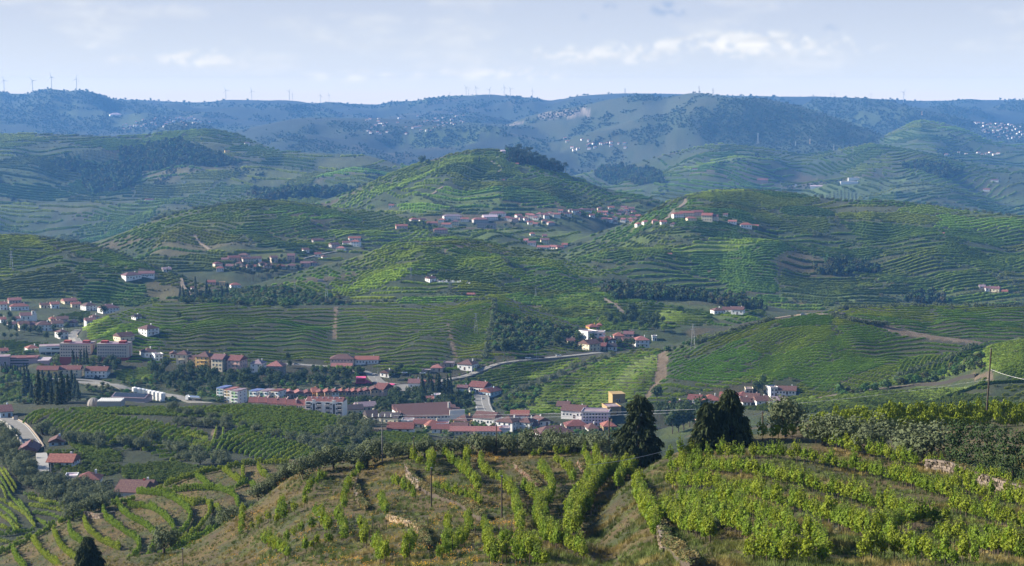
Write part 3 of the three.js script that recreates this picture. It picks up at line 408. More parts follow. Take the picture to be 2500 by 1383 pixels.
function roofGeo(kind, w, d, h, rise, over, th = 0.22) {     // ridge along x
  const W2 = w / 2 + over, D2 = d / 2 + over, y0 = h - over * rise / (d / 2) * 0.6, y1 = h + rise, rx = kind === 'hip' ? Math.max(W2 - D2 * 0.95, 0.02) : W2, T = [];
  const make = (dy) => { const A = [-W2, y0 + dy, D2], B = [W2, y0 + dy, D2], C = [W2, y0 + dy, -D2], E = [-W2, y0 + dy, -D2], R0 = [-rx, y1 + dy, 0], R1 = [rx, y1 + dy, 0]; return [A, B, C, E, R0, R1]; };
  const [A, B, C, E, R0, R1] = make(th), [a, b, c, e] = make(0);
  T.push(...quad(A, B, R1, R0), ...quad(C, E, R0, R1)); if (kind === 'hip') T.push(B, C, R1, E, A, R0);
  T.push(...quad(a, b, B, A), ...quad(c, e, E, C), ...quad(b, c, C, B), ...quad(e, a, A, E), ...quad(a, e, c, b));
  if (kind === 'gable') T.push(B, C, R1, E, A, R0);
  return quadUV(tri(T), (x, y, z) => [x, Math.abs(z) * 1.15]);
}
function wallsGeo(kind, w, d, h, rise, base = 4) {
  const W2 = w / 2, D2 = d / 2, T = [], f = (x, z, y) => [x, y, z];
  const c = [[-W2, D2], [W2, D2], [W2, -D2], [-W2, -D2]];
  for (let i = 0; i < 4; i++) { const [x0, z0] = c[i], [x1, z1] = c[(i + 1) % 4]; T.push(...quad(f(x0, z0, -base), f(x1, z1, -base), f(x1, z1, h), f(x0, z0, h))); }
  if (kind === 'gable') T.push([W2, h, D2], [W2, h, -D2], [W2, h + rise, 0], [-W2, h, -D2], [-W2, h, D2], [-W2, h + rise, 0]);
  T.push(...quad([-W2, h, D2], [W2, h, D2], [W2, h, -D2], [-W2, h, -D2]));
  return quadUV(tri(T), (x, y, z) => [(x + z) / 6, y / 6]);
}
const winGeo = {}; const windowShape = (w, h) => winGeo[w + '_' + h] ??= box(w, h, 0.16), paneShape = (w, h) => winGeo['p' + w + '_' + h] ??= box(w * 0.82, h * 0.86, 0.06, 0, 0, 0.09);
// px, py: middle of the foot of its front on the photograph; w, h: width and height of its front there (pixels); depth in metres
function house(px, py, w, h, depth, yaw, roof, wall, roofColour, label, o = {}) {
  const from = o.from ?? 700, p = o.at ?? onLand(px, py, from, o.to ?? 16000); if (!p) { console.log('no land for', label); return null; }
  const D = -p.z, k = D / F, w_ = w * k, h_ = h * k, t = thing(o.name ?? 'house', label, o.category ?? 'house', p, yaw * Math.PI / 180 - Math.atan(p.x / D), o.group);
  const cy = Math.cos(yaw * Math.PI / 180), wide = w_ / Math.max(0.5, Math.abs(cy)), back = depth / 2 * Math.abs(cy); t.position.z -= back * 0.6;
  t.position.y = p.y; blocked.push([p.x, D + back, Math.max(wide, depth) * 0.62]);
  const across = roof === 'across', kind = across ? 'gable' : roof === 'flat' ? 'flat' : roof, rise = o.rise ?? (kind === 'flat' ? 0 : (across ? wide : depth) * 0.24), base = o.base ?? 5;
  let body; if (across) { body = wallsGeo('gable', depth, wide, h_, rise, base); body.rotateY(Math.PI / 2); } else body = wallsGeo(kind, wide, depth, h_, rise, base);
  mesh('wall', body, wallM[wall], t);
  if (kind === 'flat') { const slab = mesh('roof', box(wide + 0.3, 0.3, depth + 0.3, 0, h_ + 0.12, 0), roofM[roofColour], t); mesh('parapet', [box(wide + 0.36, 0.55, 0.2, 0, h_ + 0.5, depth / 2 + 0.05), box(wide + 0.36, 0.55, 0.2, 0, h_ + 0.5, -depth / 2 - 0.05), box(0.2, 0.55, depth, wide / 2 + 0.06, h_ + 0.5, 0), box(0.2, 0.55, depth, -wide / 2 - 0.06, h_ + 0.5, 0)], wallM[wall], slab); }
  else { const g = across ? roofGeo('gable', depth, wide, h_, rise, o.over ?? 0.5) : roofGeo(kind, wide, depth, h_, rise, o.over ?? 0.5); if (across) g.rotateY(Math.PI / 2); const r = mesh('roof', g, roofM[roofColour], t); if (o.chimney !== false && D < 2300) mesh('chimney', box(0.7, 1.6, 0.7, wide * (across ? 0.12 : 0.28), h_ + rise * 0.75 + 0.5, across ? -depth * 0.2 : -depth * 0.12), wallM[o.chimneyWall ?? wall], r); }
  const floors = o.floors ?? Math.max(1, Math.round(h_ / 3.1)), fh = h_ / floors, ww = o.ww ?? (D > 1900 ? 1.5 : 1.15), wh = Math.min(o.wh ?? 1.45, fh * 0.55), n = o.n ?? Math.max(2, Math.round(wide / 3.6)), sideN = Math.max(1, Math.round(depth / 4));
  const put = (x, y, z, ry, a, b) => { const f = mesh('window', windowShape(a, b), MAT.frame, t); f.position.set(x, y, z); f.rotation.y = ry; mesh('pane', paneShape(a, b), MAT.glass, f); };
  if (o.windows !== false && D < 3800) for (let q = 0; q < floors; q++) {
    const y = (q + 0.52) * fh;
    for (let i = 0; i < n; i++) { const x = ((i + 0.5) / n - 0.5) * wide * 0.92; if (q === 0 && i === (n >> 1) && D < 2300 && !o.noDoor) { const d = mesh('door', box(1.2, Math.min(2.2, fh * 0.8), 0.14, x, Math.min(1.1, fh * 0.4), depth / 2 + 0.03), MAT.door, t); if (D < 900) mesh('handle', box(0.06, 0.16, 0.06, x + 0.45, 1.05, depth / 2 + 0.13), MAT.metal, d); } else put(x, y, depth / 2, 0, ww, wh); }
    if (D < 2300) for (let i = 0; i < sideN; i++) { const z = ((i + 0.5) / sideN - 0.5) * depth * 0.9; if (yaw < 0 || o.bothSides) put(wide / 2, y, z, Math.PI / 2, ww, wh); if (yaw >= 0 || o.bothSides) put(-wide / 2, y, z, -Math.PI / 2, ww, wh); }
  }
  if (o.balcony) for (let q = 1; q < floors; q++) { for (let i = 0; i < o.balcony; i++) { const x = ((i + 0.5) / o.balcony - 0.5) * wide * 0.8, b = mesh('balcony', box(wide / o.balcony * 0.6, 0.18, 1.2, x, q * fh + 0.1, depth / 2 + 0.6), wallM[wall], t); mesh('railing', [box(wide / o.balcony * 0.6, 0.08, 0.06, x, q * fh + 1.15, depth / 2 + 1.17), ...[-2, -1, 0, 1, 2].map((j) => box(0.06, 0.95, 0.05, x + j * wide / o.balcony * 0.14, q * fh + 0.66, depth / 2 + 1.17))], MAT.rail, b); } }
  t.userData.box = undefined; delete t.userData.box;
  return { t, wide, h: h_, depth, D, rise };
}
// ---------------------------------------------------------------- the houses of the town and the villages
// px, py, width, wall height (pixels), depth (m), turn, roof shape, wall, roof, label, more
[
  // upper left village
  [44, 758, 45, 10, 10, 8, 'hip', 'white', 'orange', 'long low white house under an orange hip roof in the upper left village'],
  [33, 741, 30, 8, 9, 8, 'gable', 'pink', 'pinkish', 'pinkish two part house above the long orange roofed house at the left'],
  [4, 757, 18, 14, 9, 10, 'gable', 'white', 'orange', 'white house cut by the left edge of the photo in the upper left village'],
  [131, 753, 20, 10, 9, 10, 'gable', 'white', 'orange', 'small white house with a clean orange roof above the church vineyard'],
  [107, 752, 22, 7, 8, 10, 'gable', 'cream', 'brown', 'low cream house with a brown roof left of the small orange roofed one'],
  [166, 741, 30, 6, 10, 22, 'gable', 'cream', 'pinkish', 'cream house with faded pink roof at the top of the left village'],
  [183, 751, 22, 8, 8, 8, 'gable', 'cream', 'orange', 'house with a dark porch below the faded pink roof'],
  [214, 758, 26, 12, 11, 28, 'hip', 'white', 'brown', 'white house with small dark windows beside the long manor on the left'],
  [262, 765, 40, 13, 14, 22, 'hip', 'white', 'mauve', 'long white manor with a mauve roof behind the round dark tree on the left'],
  [4, 788, 13, 8, 8, 10, 'gable', 'white', 'orange', 'white cottage with orange roof at the left edge below the church'],
  [55, 807, 24, 15, 10, 10, 'gable', 'cream', 'brown', 'tall cream house with three storeys under the church'],
  [75, 806, 16, 13, 9, 10, 'gable', 'ochre', 'mauve', 'ochre house joined to the tall cream house under the church'],
  [103, 807, 37, 14, 12, 10, 'hip', 'white', 'brown', 'broad white house with square dark windows right of the church'],
  [137, 799, 25, 9, 10, 8, 'gable', 'white', 'brown', 'white house with two rows of many small windows in the left village'],
  [149, 787, 28, 8, 9, 5, 'gable', 'pink', 'brown', 'pink house with round dark openings in the left village'],
  [126, 785, 15, 6, 8, 12, 'hip', 'cream', 'orange', 'little orange hip roofed house right of the church'],
  [174, 797, 22, 9, 10, -15, 'across', 'grey', 'mauve', 'grey gabled house in shade near the bend of the left road'],
  [217, 791, 23, 8, 9, 12, 'gable', 'white', 'mauve', 'white house with mauve roof under the round dark tree'],
  [228, 782, 18, 8, 8, 20, 'hip', 'white', 'brown', 'small white hip roofed house touching the round dark tree'],
  [148, 827, 20, 16, 9, 30, 'hip', 'white', 'brown', 'narrow white corner house with pyramid roof at the road bend'],
  [26, 800, 18, 8, 9, 12, 'gable', 'white', 'mauve', 'white house with a mauve roof just below the church annex'],
  [332, 780, 15, 7, 6, 35, 'gable', 'white', 'dark', 'lonely white shed with a dark roof among bright vine rows', { name: 'shed', category: 'shed', n: 1 }],
  [361, 817, 30, 15, 11, 38, 'hip', 'white', 'brown', 'white villa with balconies standing in the left vineyard', { balcony: 1 }],
  [300, 834, 34, 13, 11, 30, 'gable', 'cream', 'brown', 'cream house with a gabled porch on the edge of the left vineyard'],
  [75, 858, 27, 8, 9, 15, 'hip', 'white', 'orange', 'white bungalow with an orange hip roof above the school'],
  [5, 863, 20, 6, 8, 12, 'gable', 'beige', 'orange', 'half hidden house with faded orange roof at the left edge above the school'],
  [359, 873, 28, 14, 11, 20, 'hip', 'white', 'brown', 'white hip roofed house right of the long beige block'],
  [383, 881, 20, 15, 8, 15, 'flat', 'white', 'flat', 'white cube shaped house right of the long beige block'],
  [116, 918, 50, 15, 10, -14, 'gable', 'yellow', 'red', 'yellow terraced house with red roof on the street under the school', { balcony: 2 }],
  [171, 918, 50, 16, 10, -14, 'gable', 'cream', 'red', 'cream terraced house with dark and red roofs on the street under the beige blocks', { balcony: 2 }],
  [236, 922, 52, 17, 11, -16, 'gable', 'white', 'red', 'white terraced house with red roof at the end of the left street', { balcony: 3 }],
  [421, 873, 16, 9, 8, 0, 'across', 'white', 'brown', 'small white gabled house behind a round tree at the top of the bank'],
  [447, 889, 27, 24, 11, -18, 'hip', 'cream', 'brown', 'pale yellow three storey house, first of the row on the bank', { balcony: 1 }],
  [471, 893, 17, 17, 9, -10, 'gable', 'beige', 'brown', 'narrow tan house squeezed between the two yellow ones on the bank'],
  [499, 898, 32, 28, 13, -24, 'hip', 'yellow', 'brown', 'tall yellow house with blue shutters on the bank', { balcony: 1 }],
  [536, 904, 27, 28, 13, -26, 'gable', 'cream', 'mauve', 'cream house with a tall gable side in the middle of the bank row'],
  [577, 907, 31, 28, 13, -28, 'gable', 'pink', 'red', 'pinkish house with twin red roofs on the bank', { balcony: 1 }],
  [629, 908, 27, 21, 11, -20, 'hip', 'white', 'grey', 'white three storey house with a grey roof on the bank'],
  [673, 922, 38, 29, 13, -14, 'hip', 'stone', 'pinkish', 'grey stone house with a pale red hip roof, last of the bank row', { balcony: 1 }],
  // the farm and the houses round the roundabout
  [835, 893, 58, 17, 12, -4, 'hip', 'beige', 'brown', 'long beige farmhouse with brown roof under the striped vineyard', { n: 7 }],
  [895, 889, 58, 11, 9, -4, 'gable', 'white', 'orange', 'long low wing with a bright orange roof beside the beige farmhouse', { n: 7 }],
  [834, 903, 50, 8, 8, -4, 'gable', 'beige', 'pinkish', 'roadside shed with a green awning below the beige farmhouse', { n: 3 }],
  [945, 920, 22, 10, 9, -30, 'across', 'white', 'brown', 'small white house with twin arched windows near the roundabout'],
  [1068, 907, 28, 9, 9, -10, 'hip', 'beige', 'pinkish', 'small stone house with a pale orange hip roof above the retaining wall'],
  [1042, 911, 20, 6, 7, -10, 'flat', 'stone', 'flat', 'flat roofed stone outhouse beside the pale orange hip roof'],
  [1096, 896, 26, 9, 9, -10, 'flat', 'stone', 'flat', 'roofless old stone house behind the pale orange hip roof'],
  [1142, 903, 36, 14, 12, -25, 'hip', 'white', 'brown', 'white house with tall doors and a dark brown hip roof on the curving road'],
  [1012, 949, 28, 14, 10, -8, 'gable', 'white', 'mauve', 'white house with a mauve roof right of the roundabout'],
  [1038, 947, 23, 10, 9, -8, 'gable', 'ochre', 'pinkish', 'ochre house joined to the white house by the roundabout'],
  [1061, 947, 23, 9, 9, -8, 'gable', 'ochre', 'brown', 'darker ochre house third in the row right of the roundabout'],
  [1085, 947, 26, 8, 9, -8, 'hip', 'white', 'brown', 'white hip roofed house behind dark trees right of the roundabout'],
  [1130, 962, 25, 14, 8, -8, 'gable', 'white', 'mauve', 'small white house with a mauve roof left of the straight road'],
  [1172, 958, 38, 14, 13, -28, 'gable', 'white', 'red', 'long white house with red roof at the head of the straight road', { n: 6 }],
  [1197, 967, 27, 11, 13, -36, 'across', 'blue', 'orange', 'pale blue gabled house with an orange roof beside the straight road'],
  [1048, 988, 26, 12, 9, 18, 'gable', 'white', 'pinkish', 'white house with a sloping pink roof among dark trees'],
  [1067, 989, 15, 23, 8, 0, 'flat', 'white', 'white', 'white tower like wing of the pink roofed house among dark trees'],
  // pastel terrace
  [705, 971, 20, 12, 10, 6, 'across', 'pink', 'pinkish', 'greyish pink gabled house, first of the pastel terrace'],
  [728, 972, 20, 13, 10, 6, 'across', 'stone', 'pinkish', 'brown grey gabled house, second of the pastel terrace'],
  [749, 972, 20, 12, 10, 6, 'across', 'mauve', 'red', 'mauve gabled house, third of the pastel terrace'],
  [766, 972, 12, 15, 10, 6, 'gable', 'orange', 'orange', 'bright orange house of the pastel terrace'],
  [780, 974, 17, 16, 10, 6, 'across', 'ochre', 'red', 'dark ochre gabled house of the pastel terrace'],
  [798, 974, 17, 17, 10, 6, 'across', 'peach', 'orange', 'salmon gabled house left of the white one in the pastel terrace'],
  [816, 974, 17, 17, 10, 6, 'across', 'white', 'red', 'white gabled house, the only one in the pastel terrace'],
  [833, 974, 17, 17, 10, 6, 'across', 'yellow', 'orange', 'light yellow gabled house right of the white one in the terrace'],
  [849, 974, 15, 17, 10, 6, 'across', 'pink', 'red', 'pink gabled house right of the light yellow one'],
  [863, 974, 15, 18, 10, 6, 'across', 'peach', 'orange', 'peach gabled house fourth from the right end of the pastel terrace'],
  [878, 974, 15, 18, 10, 6, 'across', 'pink', 'red', 'pink gabled house third from the right end of the pastel terrace'],
  [894, 973, 17, 19, 10, 6, 'across', 'beige', 'red', 'beige gabled house second from the right end of the pastel terrace'],
  [912, 973, 20, 22, 10, 6, 'across', 'peach', 'brown', 'tall peach house near the right end of the pastel terrace'],
  [935, 973, 24, 24, 14, -30, 'gable', 'pink', 'red', 'big pinkish end house of the pastel terrace with a red roof'],
  // lower town
  [861, 1012, 44, 13, 10, 12, 'gable', 'cream', 'dark', 'long cream house with a black roof below the white apartment block'],
  [905, 1027, 26, 10, 10, 12, 'gable', 'cream', 'dark', 'cream house with a black roof right of the power poles'],
  [955, 1036, 46, 17, 11, -22, 'gable', 'cream', 'dark', 'cream house with a black gable roof facing the factory'],
  [890, 1003, 48, 11, 10, 14, 'gable', 'cream', 'grey', 'yellowish house with a grey roof behind the black roofed cream house'],
  [995, 1041, 28, 13, 9, -6, 'flat', 'white', 'flat', 'white flat roofed house left of the red tiled roofs'],
  [1030, 1043, 36, 9, 10, -10, 'gable', 'cream', 'red', 'dark red roofed house in front of the factory'],
  [1056, 1047, 42, 9, 11, 18, 'hip', 'cream', 'orange', 'cream house with a wide orange hip roof in the lower town'],
  [1080, 1045, 30, 9, 9, -4, 'flat', 'lilac', 'red', 'lilac house with a flat red roof in the lower town'],
  [978, 1054, 62, 8, 9, -6, 'gable', 'white', 'red', 'low white row with dark red roofs along the olive trees'],
  [1078, 1057, 46, 10, 9, -5, 'gable', 'white', 'red', 'white house with a red roof in front of the lilac one'],
  [1122, 1049, 40, 5, 10, -6, 'gable', 'beige', 'brown', 'long brown roof below the yellow hotel'],
  [1134, 1038, 34, 12, 13, -26, 'hip', 'yellow', 'brown', 'yellow building with tall windows and a brown hip roof', { n: 6, floors: 1 }],
  [1190, 1037, 50, 17, 13, -26, 'gable', 'white', 'brown', 'large white house with wide glazed front and brown roof', { n: 6 }],
  [1242, 1051, 40, 22, 12, -28, 'hip', 'white', 'brown', 'three storey white house with dormer and brown hip roof'],
  [1287, 1050, 30, 20, 11, -24, 'hip', 'white', 'brown', 'white house with open loggia right of the dormer house', { balcony: 1 }],
  [1130, 1062, 62, 10, 9, -2, 'gable', 'beige', 'pinkish', 'left half of the long terrace with a pale red roof', { n: 6 }],
  [1192, 1064, 62, 12, 9, -2, 'gable', 'white', 'pinkish', 'right half of the long terrace with a pale red roof', { n: 7, balcony: 4 }],
  [1232, 1064, 22, 17, 9, -5, 'flat', 'lilac', 'flat', 'pale end block with square windows right of the long terrace'],
  [1270, 1026, 44, 13, 10, -4, 'gable', 'lilac', 'orange', 'lilac house with a bright orange roof by the slope'],
  [1320, 1039, 30, 12, 11, 24, 'across', 'white', 'brown', 'white chalet with a steep brown roof'],
  [1307, 1049, 17, 9, 9, -10, 'gable', 'blue', 'brown', 'small blue house below the chalet'],
  [1350, 1076, 84, 20, 14, 22, 'hip', 'white', 'brown', 'large white house with a long brown hip roof behind the olives', { n: 9 }],
  [1296, 1075, 22, 9, 8, 10, 'gable', 'white', 'white', 'small white house with pale roof behind the olives'],
  [1408, 1048, 56, 9, 12, 8, 'hip', 'pink', 'red', 'cluster house with a big red hip roof left of the ochre tower'],
  [1445, 1056, 26, 10, 11, 12, 'hip', 'white', 'brown', 'white house with a brown pyramid roof by the olives'],
  [1486, 1052, 32, 12, 11, 10, 'hip', 'ochre', 'orange', 'round looking ochre house with an orange roof by the tall conifer'],
  [1377, 1000, 30, 9, 10, -10, 'gable', 'white', 'brown', 'white upper house with a brown roof under the diagonal vine rows'],
  [1405, 1020, 56, 18, 12, -18, 'gable', 'white', 'brown', 'long white house with two rows of windows under the diagonal vines', { n: 6 }],
  [1456, 1037, 66, 31, 14, -6, 'flat', 'lilac', 'flat', 'lilac apartment house of four storeys with a rounded roof corner', { name: 'apartment_house', category: 'apartments', n: 8, floors: 4 }],
  [1494, 1010, 34, 16, 14, 14, 'flat', 'ochre', 'flat', 'lower storeys of the ochre stepped house behind the conifer'],
  // right village
  [1655, 1004, 30, 14, 11, 28, 'gable', 'white', 'brown', 'white gabled house at the left end of the red roofed village'],
  [1682, 1008, 50, 13, 13, 20, 'hip', 'white', 'dark', 'modern white villa with a black hip roof'],
  [1700, 986, 32, 10, 11, -12, 'gable', 'white', 'red', 'white house with a red roof above the black roofed villa'],
  [1736, 987, 46, 10, 12, 10, 'hip', 'white', 'orange', 'house with a large orange hip roof left of the twin conifers'],
  [1780, 977, 40, 8, 10, -6, 'gable', 'cream', 'orange', 'long orange roof just behind the twin conifers'],
  [1816, 974, 22, 8, 9, 8, 'hip', 'white', 'red', 'red hip roof right behind the twin conifers'],
  [1830, 960, 18, 9, 8, 5, 'flat', 'cream', 'flat', 'square cream house above the red hip roof'],
  [1838, 980, 36, 8, 10, -8, 'gable', 'pink', 'brown', 'brown roofed house below the square cream one'],
  [1820, 990, 20, 9, 9, 18, 'gable', 'white', 'brown', 'small white gabled house right of the twin conifers'],
  [1860, 987, 32, 9, 10, 16, 'gable', 'white', 'brown', 'white house with two chimneys right of the small gabled one'],
  [1713, 1024, 24, 14, 9, 15, 'flat', 'pink', 'flat', 'pink house with a terrace below the black roofed villa'],
  [1886, 967, 18, 20, 8, 22, 'flat', 'white', 'flat', 'white tower with small square windows beside the arcade'],
  [1921, 963, 50, 10, 9, -4, 'gable', 'white', 'brown', 'long white arcade building with a brown roof beside the tower', { n: 6 }],
  [1905, 985, 34, 7, 8, -6, 'gable', 'white', 'grey', 'low white row below the arcade building'],
  // village on the saddle
  [1436, 828, 24, 18, 12, 40, 'flat', 'white', 'flat', 'left wing of the big white house in the saddle village'],
  [1458, 829, 36, 17, 12, -8, 'flat', 'white', 'flat', 'front of the big white house in the saddle village with large openings', { ww: 2.4 }],
  [1447, 806, 24, 8, 9, 20, 'hip', 'gold', 'orange', 'bright yellow house with an orange roof above the big white one'],
  [1464, 802, 12, 8, 7, 0, 'hip', 'gold', 'orange', 'small yellow wing right of the bright yellow house'],
  [1440, 856, 28, 17, 12, 42, 'gable', 'cream', 'brown', 'cream house with a blank gable by the curving road'],
  [1468, 853, 26, 8, 9, -8, 'gable', 'beige', 'red', 'beige house with a red roof right of the blank gable'],
  [1476, 839, 22, 8, 9, -10, 'gable', 'red', 'red', 'dark red barn in the saddle village', { name: 'barn', category: 'barn' }],
  [1491, 840, 20, 10, 9, 18, 'across', 'blue', 'red', 'pale blue house with a red gable roof in the saddle village'],
  [1511, 832, 25, 12, 10, 5, 'hip', 'pink', 'orange', 'pinkish house with an orange hip roof in the saddle village'],
  [1536, 824, 24, 8, 9, -5, 'gable', 'grey', 'mauve', 'shaded grey house behind the saddle village'],
  [1492, 855, 22, 9, 9, 15, 'gable', 'white', 'dark', 'white cottage with a dark roof at the edge of the vine rows'],
  [1537, 838, 34, 6, 10, 16, 'gable', 'pink', 'brown', 'low brown roofed barn left of the white two level villa'],
  [1566, 848, 34, 18, 11, 12, 'hip', 'white', 'pinkish', 'white two level villa with pale red roofs at the end of the saddle village', { balcony: 1 }],
  [1598, 832, 11, 10, 6, 5, 'flat', 'white', 'flat', 'tiny white house right of the two level villa'],
  [1393, 839, 18, 7, 8, 10, 'gable', 'cream', 'brown', 'lonely cream cottage left of the saddle village'],
  [1415, 851, 11, 6, 6, 10, 'gable', 'cream', 'red', 'small cream annex left of the blank gable'],
  // the manor by the wood
  [1752, 767, 24, 9, 10, 22, 'hip', 'white', 'brown', 'left wing of the white manor under the dark wood'],
  [1778, 764, 26, 8, 9, 0, 'gable', 'white', 'brown', 'middle of the white manor under the dark wood with a palm in front'],
  [1803, 767, 30, 11, 10, -10, 'gable', 'white', 'brown', 'right wing of the white manor under the dark wood'],
  // left middle
  [318, 682, 38, 10, 12, 28, 'hip', 'white', 'mauve', 'left part of the long white farmhouse on the left hill'],
  [356, 676, 38, 8, 10, -6, 'gable', 'white', 'mauve', 'right part of the long white farmhouse on the left hill', { n: 8 }],
  [405, 664, 20, 6, 9, 10, 'gable', 'white', 'grey', 'white house right of the long farmhouse on the left hill'],
  [573, 705, 24, 9, 10, 10, 'hip', 'white', 'orange', 'white house with a red hip roof above the scrub'],
  [514, 696, 20, 7, 9, 5, 'gable', 'pink', 'orange', 'orange roofed house at the left of the dirt track'],
  [541, 698, 14, 8, 8, 0, 'flat', 'yellow', 'flat', 'pale yellow cube house beside the dirt track'],
  [472, 713, 12, 9, 7, 10, 'gable', 'white', 'brown', 'small white house half hidden by pines on the left'],
  [1051, 688, 16, 8, 8, 35, 'gable', 'white', 'brown', 'white chapel beside the cemetery', { name: 'chapel', category: 'chapel', n: 1 }],
  [1150, 723, 18, 4, 5, -8, 'gable', 'stone', 'orange', 'small orange roofed field shed below the golden vine rows', { name: 'shed', category: 'shed', windows: false }],
  [782, 689, 14, 4, 5, -5, 'flat', 'grey', 'white', 'pale roofed field shelter in the central vineyard', { name: 'shed', category: 'shed', windows: false }],
  [2400, 706, 14, 6, 8, 10, 'gable', 'grey', 'grey', 'grey house, left of the four farm houses at the far right'],
  [2415, 711, 16, 7, 8, 10, 'gable', 'white', 'mauve', 'white house, second of the farm houses at the far right'],
  [2434, 713, 18, 8, 9, -10, 'gable', 'cream', 'mauve', 'cream house, biggest of the farm houses at the far right'],
  [2455, 716, 14, 4, 7, 0, 'gable', 'cream', 'orange', 'low orange roofed shed at the right of the farm houses'],
  [1636, 624, 9, 3, 5, 0, 'gable', 'stone', 'orange', 'tiny orange roofed hut on the right vineyard hillside', { name: 'hut', category: 'hut', windows: false }],
  [2300, 574, 14, 3, 6, 0, 'gable', 'stone', 'orange', 'orange roofed hut near the right edge of the dark hillside', { name: 'hut', category: 'hut', windows: false }],
  // near houses, bottom left
  [66, 1112, 42, 15, 12, -8, 'across', 'ochre', 'mauve', 'ochre house with a mauve roof and blank gable at the foot of the road', { from: 560, to: 900, n: 1, rise: 2.2, over: 0.9 }],
  [136, 1088, 36, 10, 9, -6, 'across', 'blue', 'brown', 'blue grey gabled cottage with two chimneys behind the ochre house', { from: 560, to: 950 }],
  [150, 1136, 60, 9, 10, -18, 'gable', 'white', 'orange', 'white house with a bright orange roof beside the lane', { from: 560, to: 900 }],
  [213, 1180, 56, 10, 9, -10, 'hip', 'white', 'red', 'white bungalow with a red hip roof among olive trees', { from: 560, to: 900 }],
  [172, 1172, 28, 7, 6, -6, 'flat', 'white', 'white', 'white flat roofed annex left of the red bungalow', { from: 560, to: 900, windows: false }],
  [336, 1196, 72, 8, 8, -14, 'gable', 'white', 'brown', 'back wing with a brown roof behind the brown roofed villa', { from: 560, to: 900 }],
  [325, 1222, 66, 24, 12, -24, 'gable', 'white', 'brown', 'two storey white villa with a brown tiled roof and red chimneys', { from: 560, to: 900, balcony: 1, chimneyWall: 'red' }],
  [6, 1020, 30, 16, 10, 10, 'gable', 'blue', 'mauve', 'blue grey house at the left edge above the road', { from: 700, to: 1100 }],
].forEach((a) => house(...a));
// villages farther off: small plain houses, each one a thing; alike ones share what they are called
const FARWALL = ['white', 'white', 'white', 'cream', 'pink', 'white', 'beige', 'grey'], FARROOF = ['orange', 'red', 'brown', 'pinkish', 'orange', 'mauve'];
function village(label, group, list, o = {}) { for (const [px, py, w, h, i] of list) house(px, py, w, h, (o.depth ?? 9), (hash(px, py, 3) - 0.5) * 50, hash(px, py, 4) > 0.6 ? 'hip' : 'gable', FARWALL[(hash(px, py, 6) * 8) | 0], FARROOF[(hash(px, py, 7) * 6) | 0], label, { group, ...o }); }
function strew(n, poly, w0, w1) { const out = [], X = poly.filter((_, i) => i % 2 === 0), Y = poly.filter((_, i) => i % 2), P = X.map((x, i) => [x, Y[i]]); let g = 0; while (out.length < n && g++ < 4000) { const x = rr(Math.min(...X), Math.max(...X)), y = rr(Math.min(...Y), Math.max(...Y)); if (!inPoly(P, x, y)) continue; const w = rr(w0, w1); if (out.some((q) => Math.abs(q[0] - x) < (q[2] + w) * 0.42 && Math.abs(q[1] - y) < 5)) continue; out.push([x, y, w, rr(w0, w1) * 0.42]); } return out; }
village('small house of the hamlet below the left ridge with its mixed red roofs', 'houses of the hamlet below the left ridge', [[530, 653, 18, 9], [570, 637, 28, 8], [603, 641, 26, 9], [626, 640, 20, 9], [560, 656, 18, 6], [585, 651, 16, 8], [612, 661, 22, 10], [667, 641, 16, 12], [710, 640, 18, 16], [655, 655, 26, 7], [685, 657, 22, 7], [712, 657, 24, 8], [745, 652, 24, 9], [536, 663, 18, 8], [595, 629, 24, 6], [548, 640, 16, 6], [640, 652, 16, 8], [765, 650, 14, 8]], { from: 1900, to: 2700 });
village('house of the small group beside the white villa above the central hill', 'houses above the central hill', [[775, 593, 26, 6], [815, 606, 20, 9], [832, 614, 22, 8], [868, 602, 22, 12], [865, 587, 28, 5], [845, 600, 18, 7], [745, 616, 14, 6], [775, 627, 16, 6], [790, 632, 12, 5]], { from: 2200, to: 3000 });
village('house at the foot of the cone shaped hill, left of the long village', 'houses left of the long village', [[980, 559, 28, 7], [1010, 542, 18, 6], [1030, 543, 14, 6], [1055, 551, 24, 6], [1080, 542, 18, 5], [1090, 554, 22, 6], [1112, 551, 16, 10], [1075, 570, 34, 9], [1134, 541, 20, 6], [955, 508, 12, 6]], { from: 2350, to: 3500 });
village('house of the long village strung along the foot of the cone shaped hill', 'houses of the long village', [...Array.from({ length: 24 }, (_, i) => [1240 + i * 8.6, 541 - i * 0.95 + (i % 3) * 3.4 - 3, 11 + (i * 7 % 5) * 1.6, 6 + (i * 5 % 4)]), [1330, 546, 14, 7], [1345, 550, 16, 6], [1295, 548, 14, 5], [1310, 552, 15, 5]], { from: 2350, to: 3600 });
village('house in the cluster on the saddle between the cone hill and the right hill', 'houses on the far saddle', strew(26, [1440, 512, 1530, 508, 1560, 522, 1560, 548, 1500, 548, 1440, 535], 9, 16), { from: 2350, to: 3600 });
village('house at the foot of the right hill with the track beside it', 'houses at the foot of the right hill', [[1578, 548, 16, 6], [1600, 545, 14, 6], [1620, 547, 14, 5], [1560, 552, 14, 5], [1645, 552, 12, 5]], { from: 2100, to: 3600 });
village('house in the hollow behind the rounded central hill', 'houses in the hollow', [[1298, 600, 20, 7], [1330, 597, 20, 11], [1327, 610, 30, 6], [1352, 609, 18, 6], [1367, 609, 16, 5], [1379, 604, 14, 6], [1300, 576, 12, 5], [1330, 580, 10, 4], [1285, 592, 10, 5]], { from: 2120, to: 3000 });
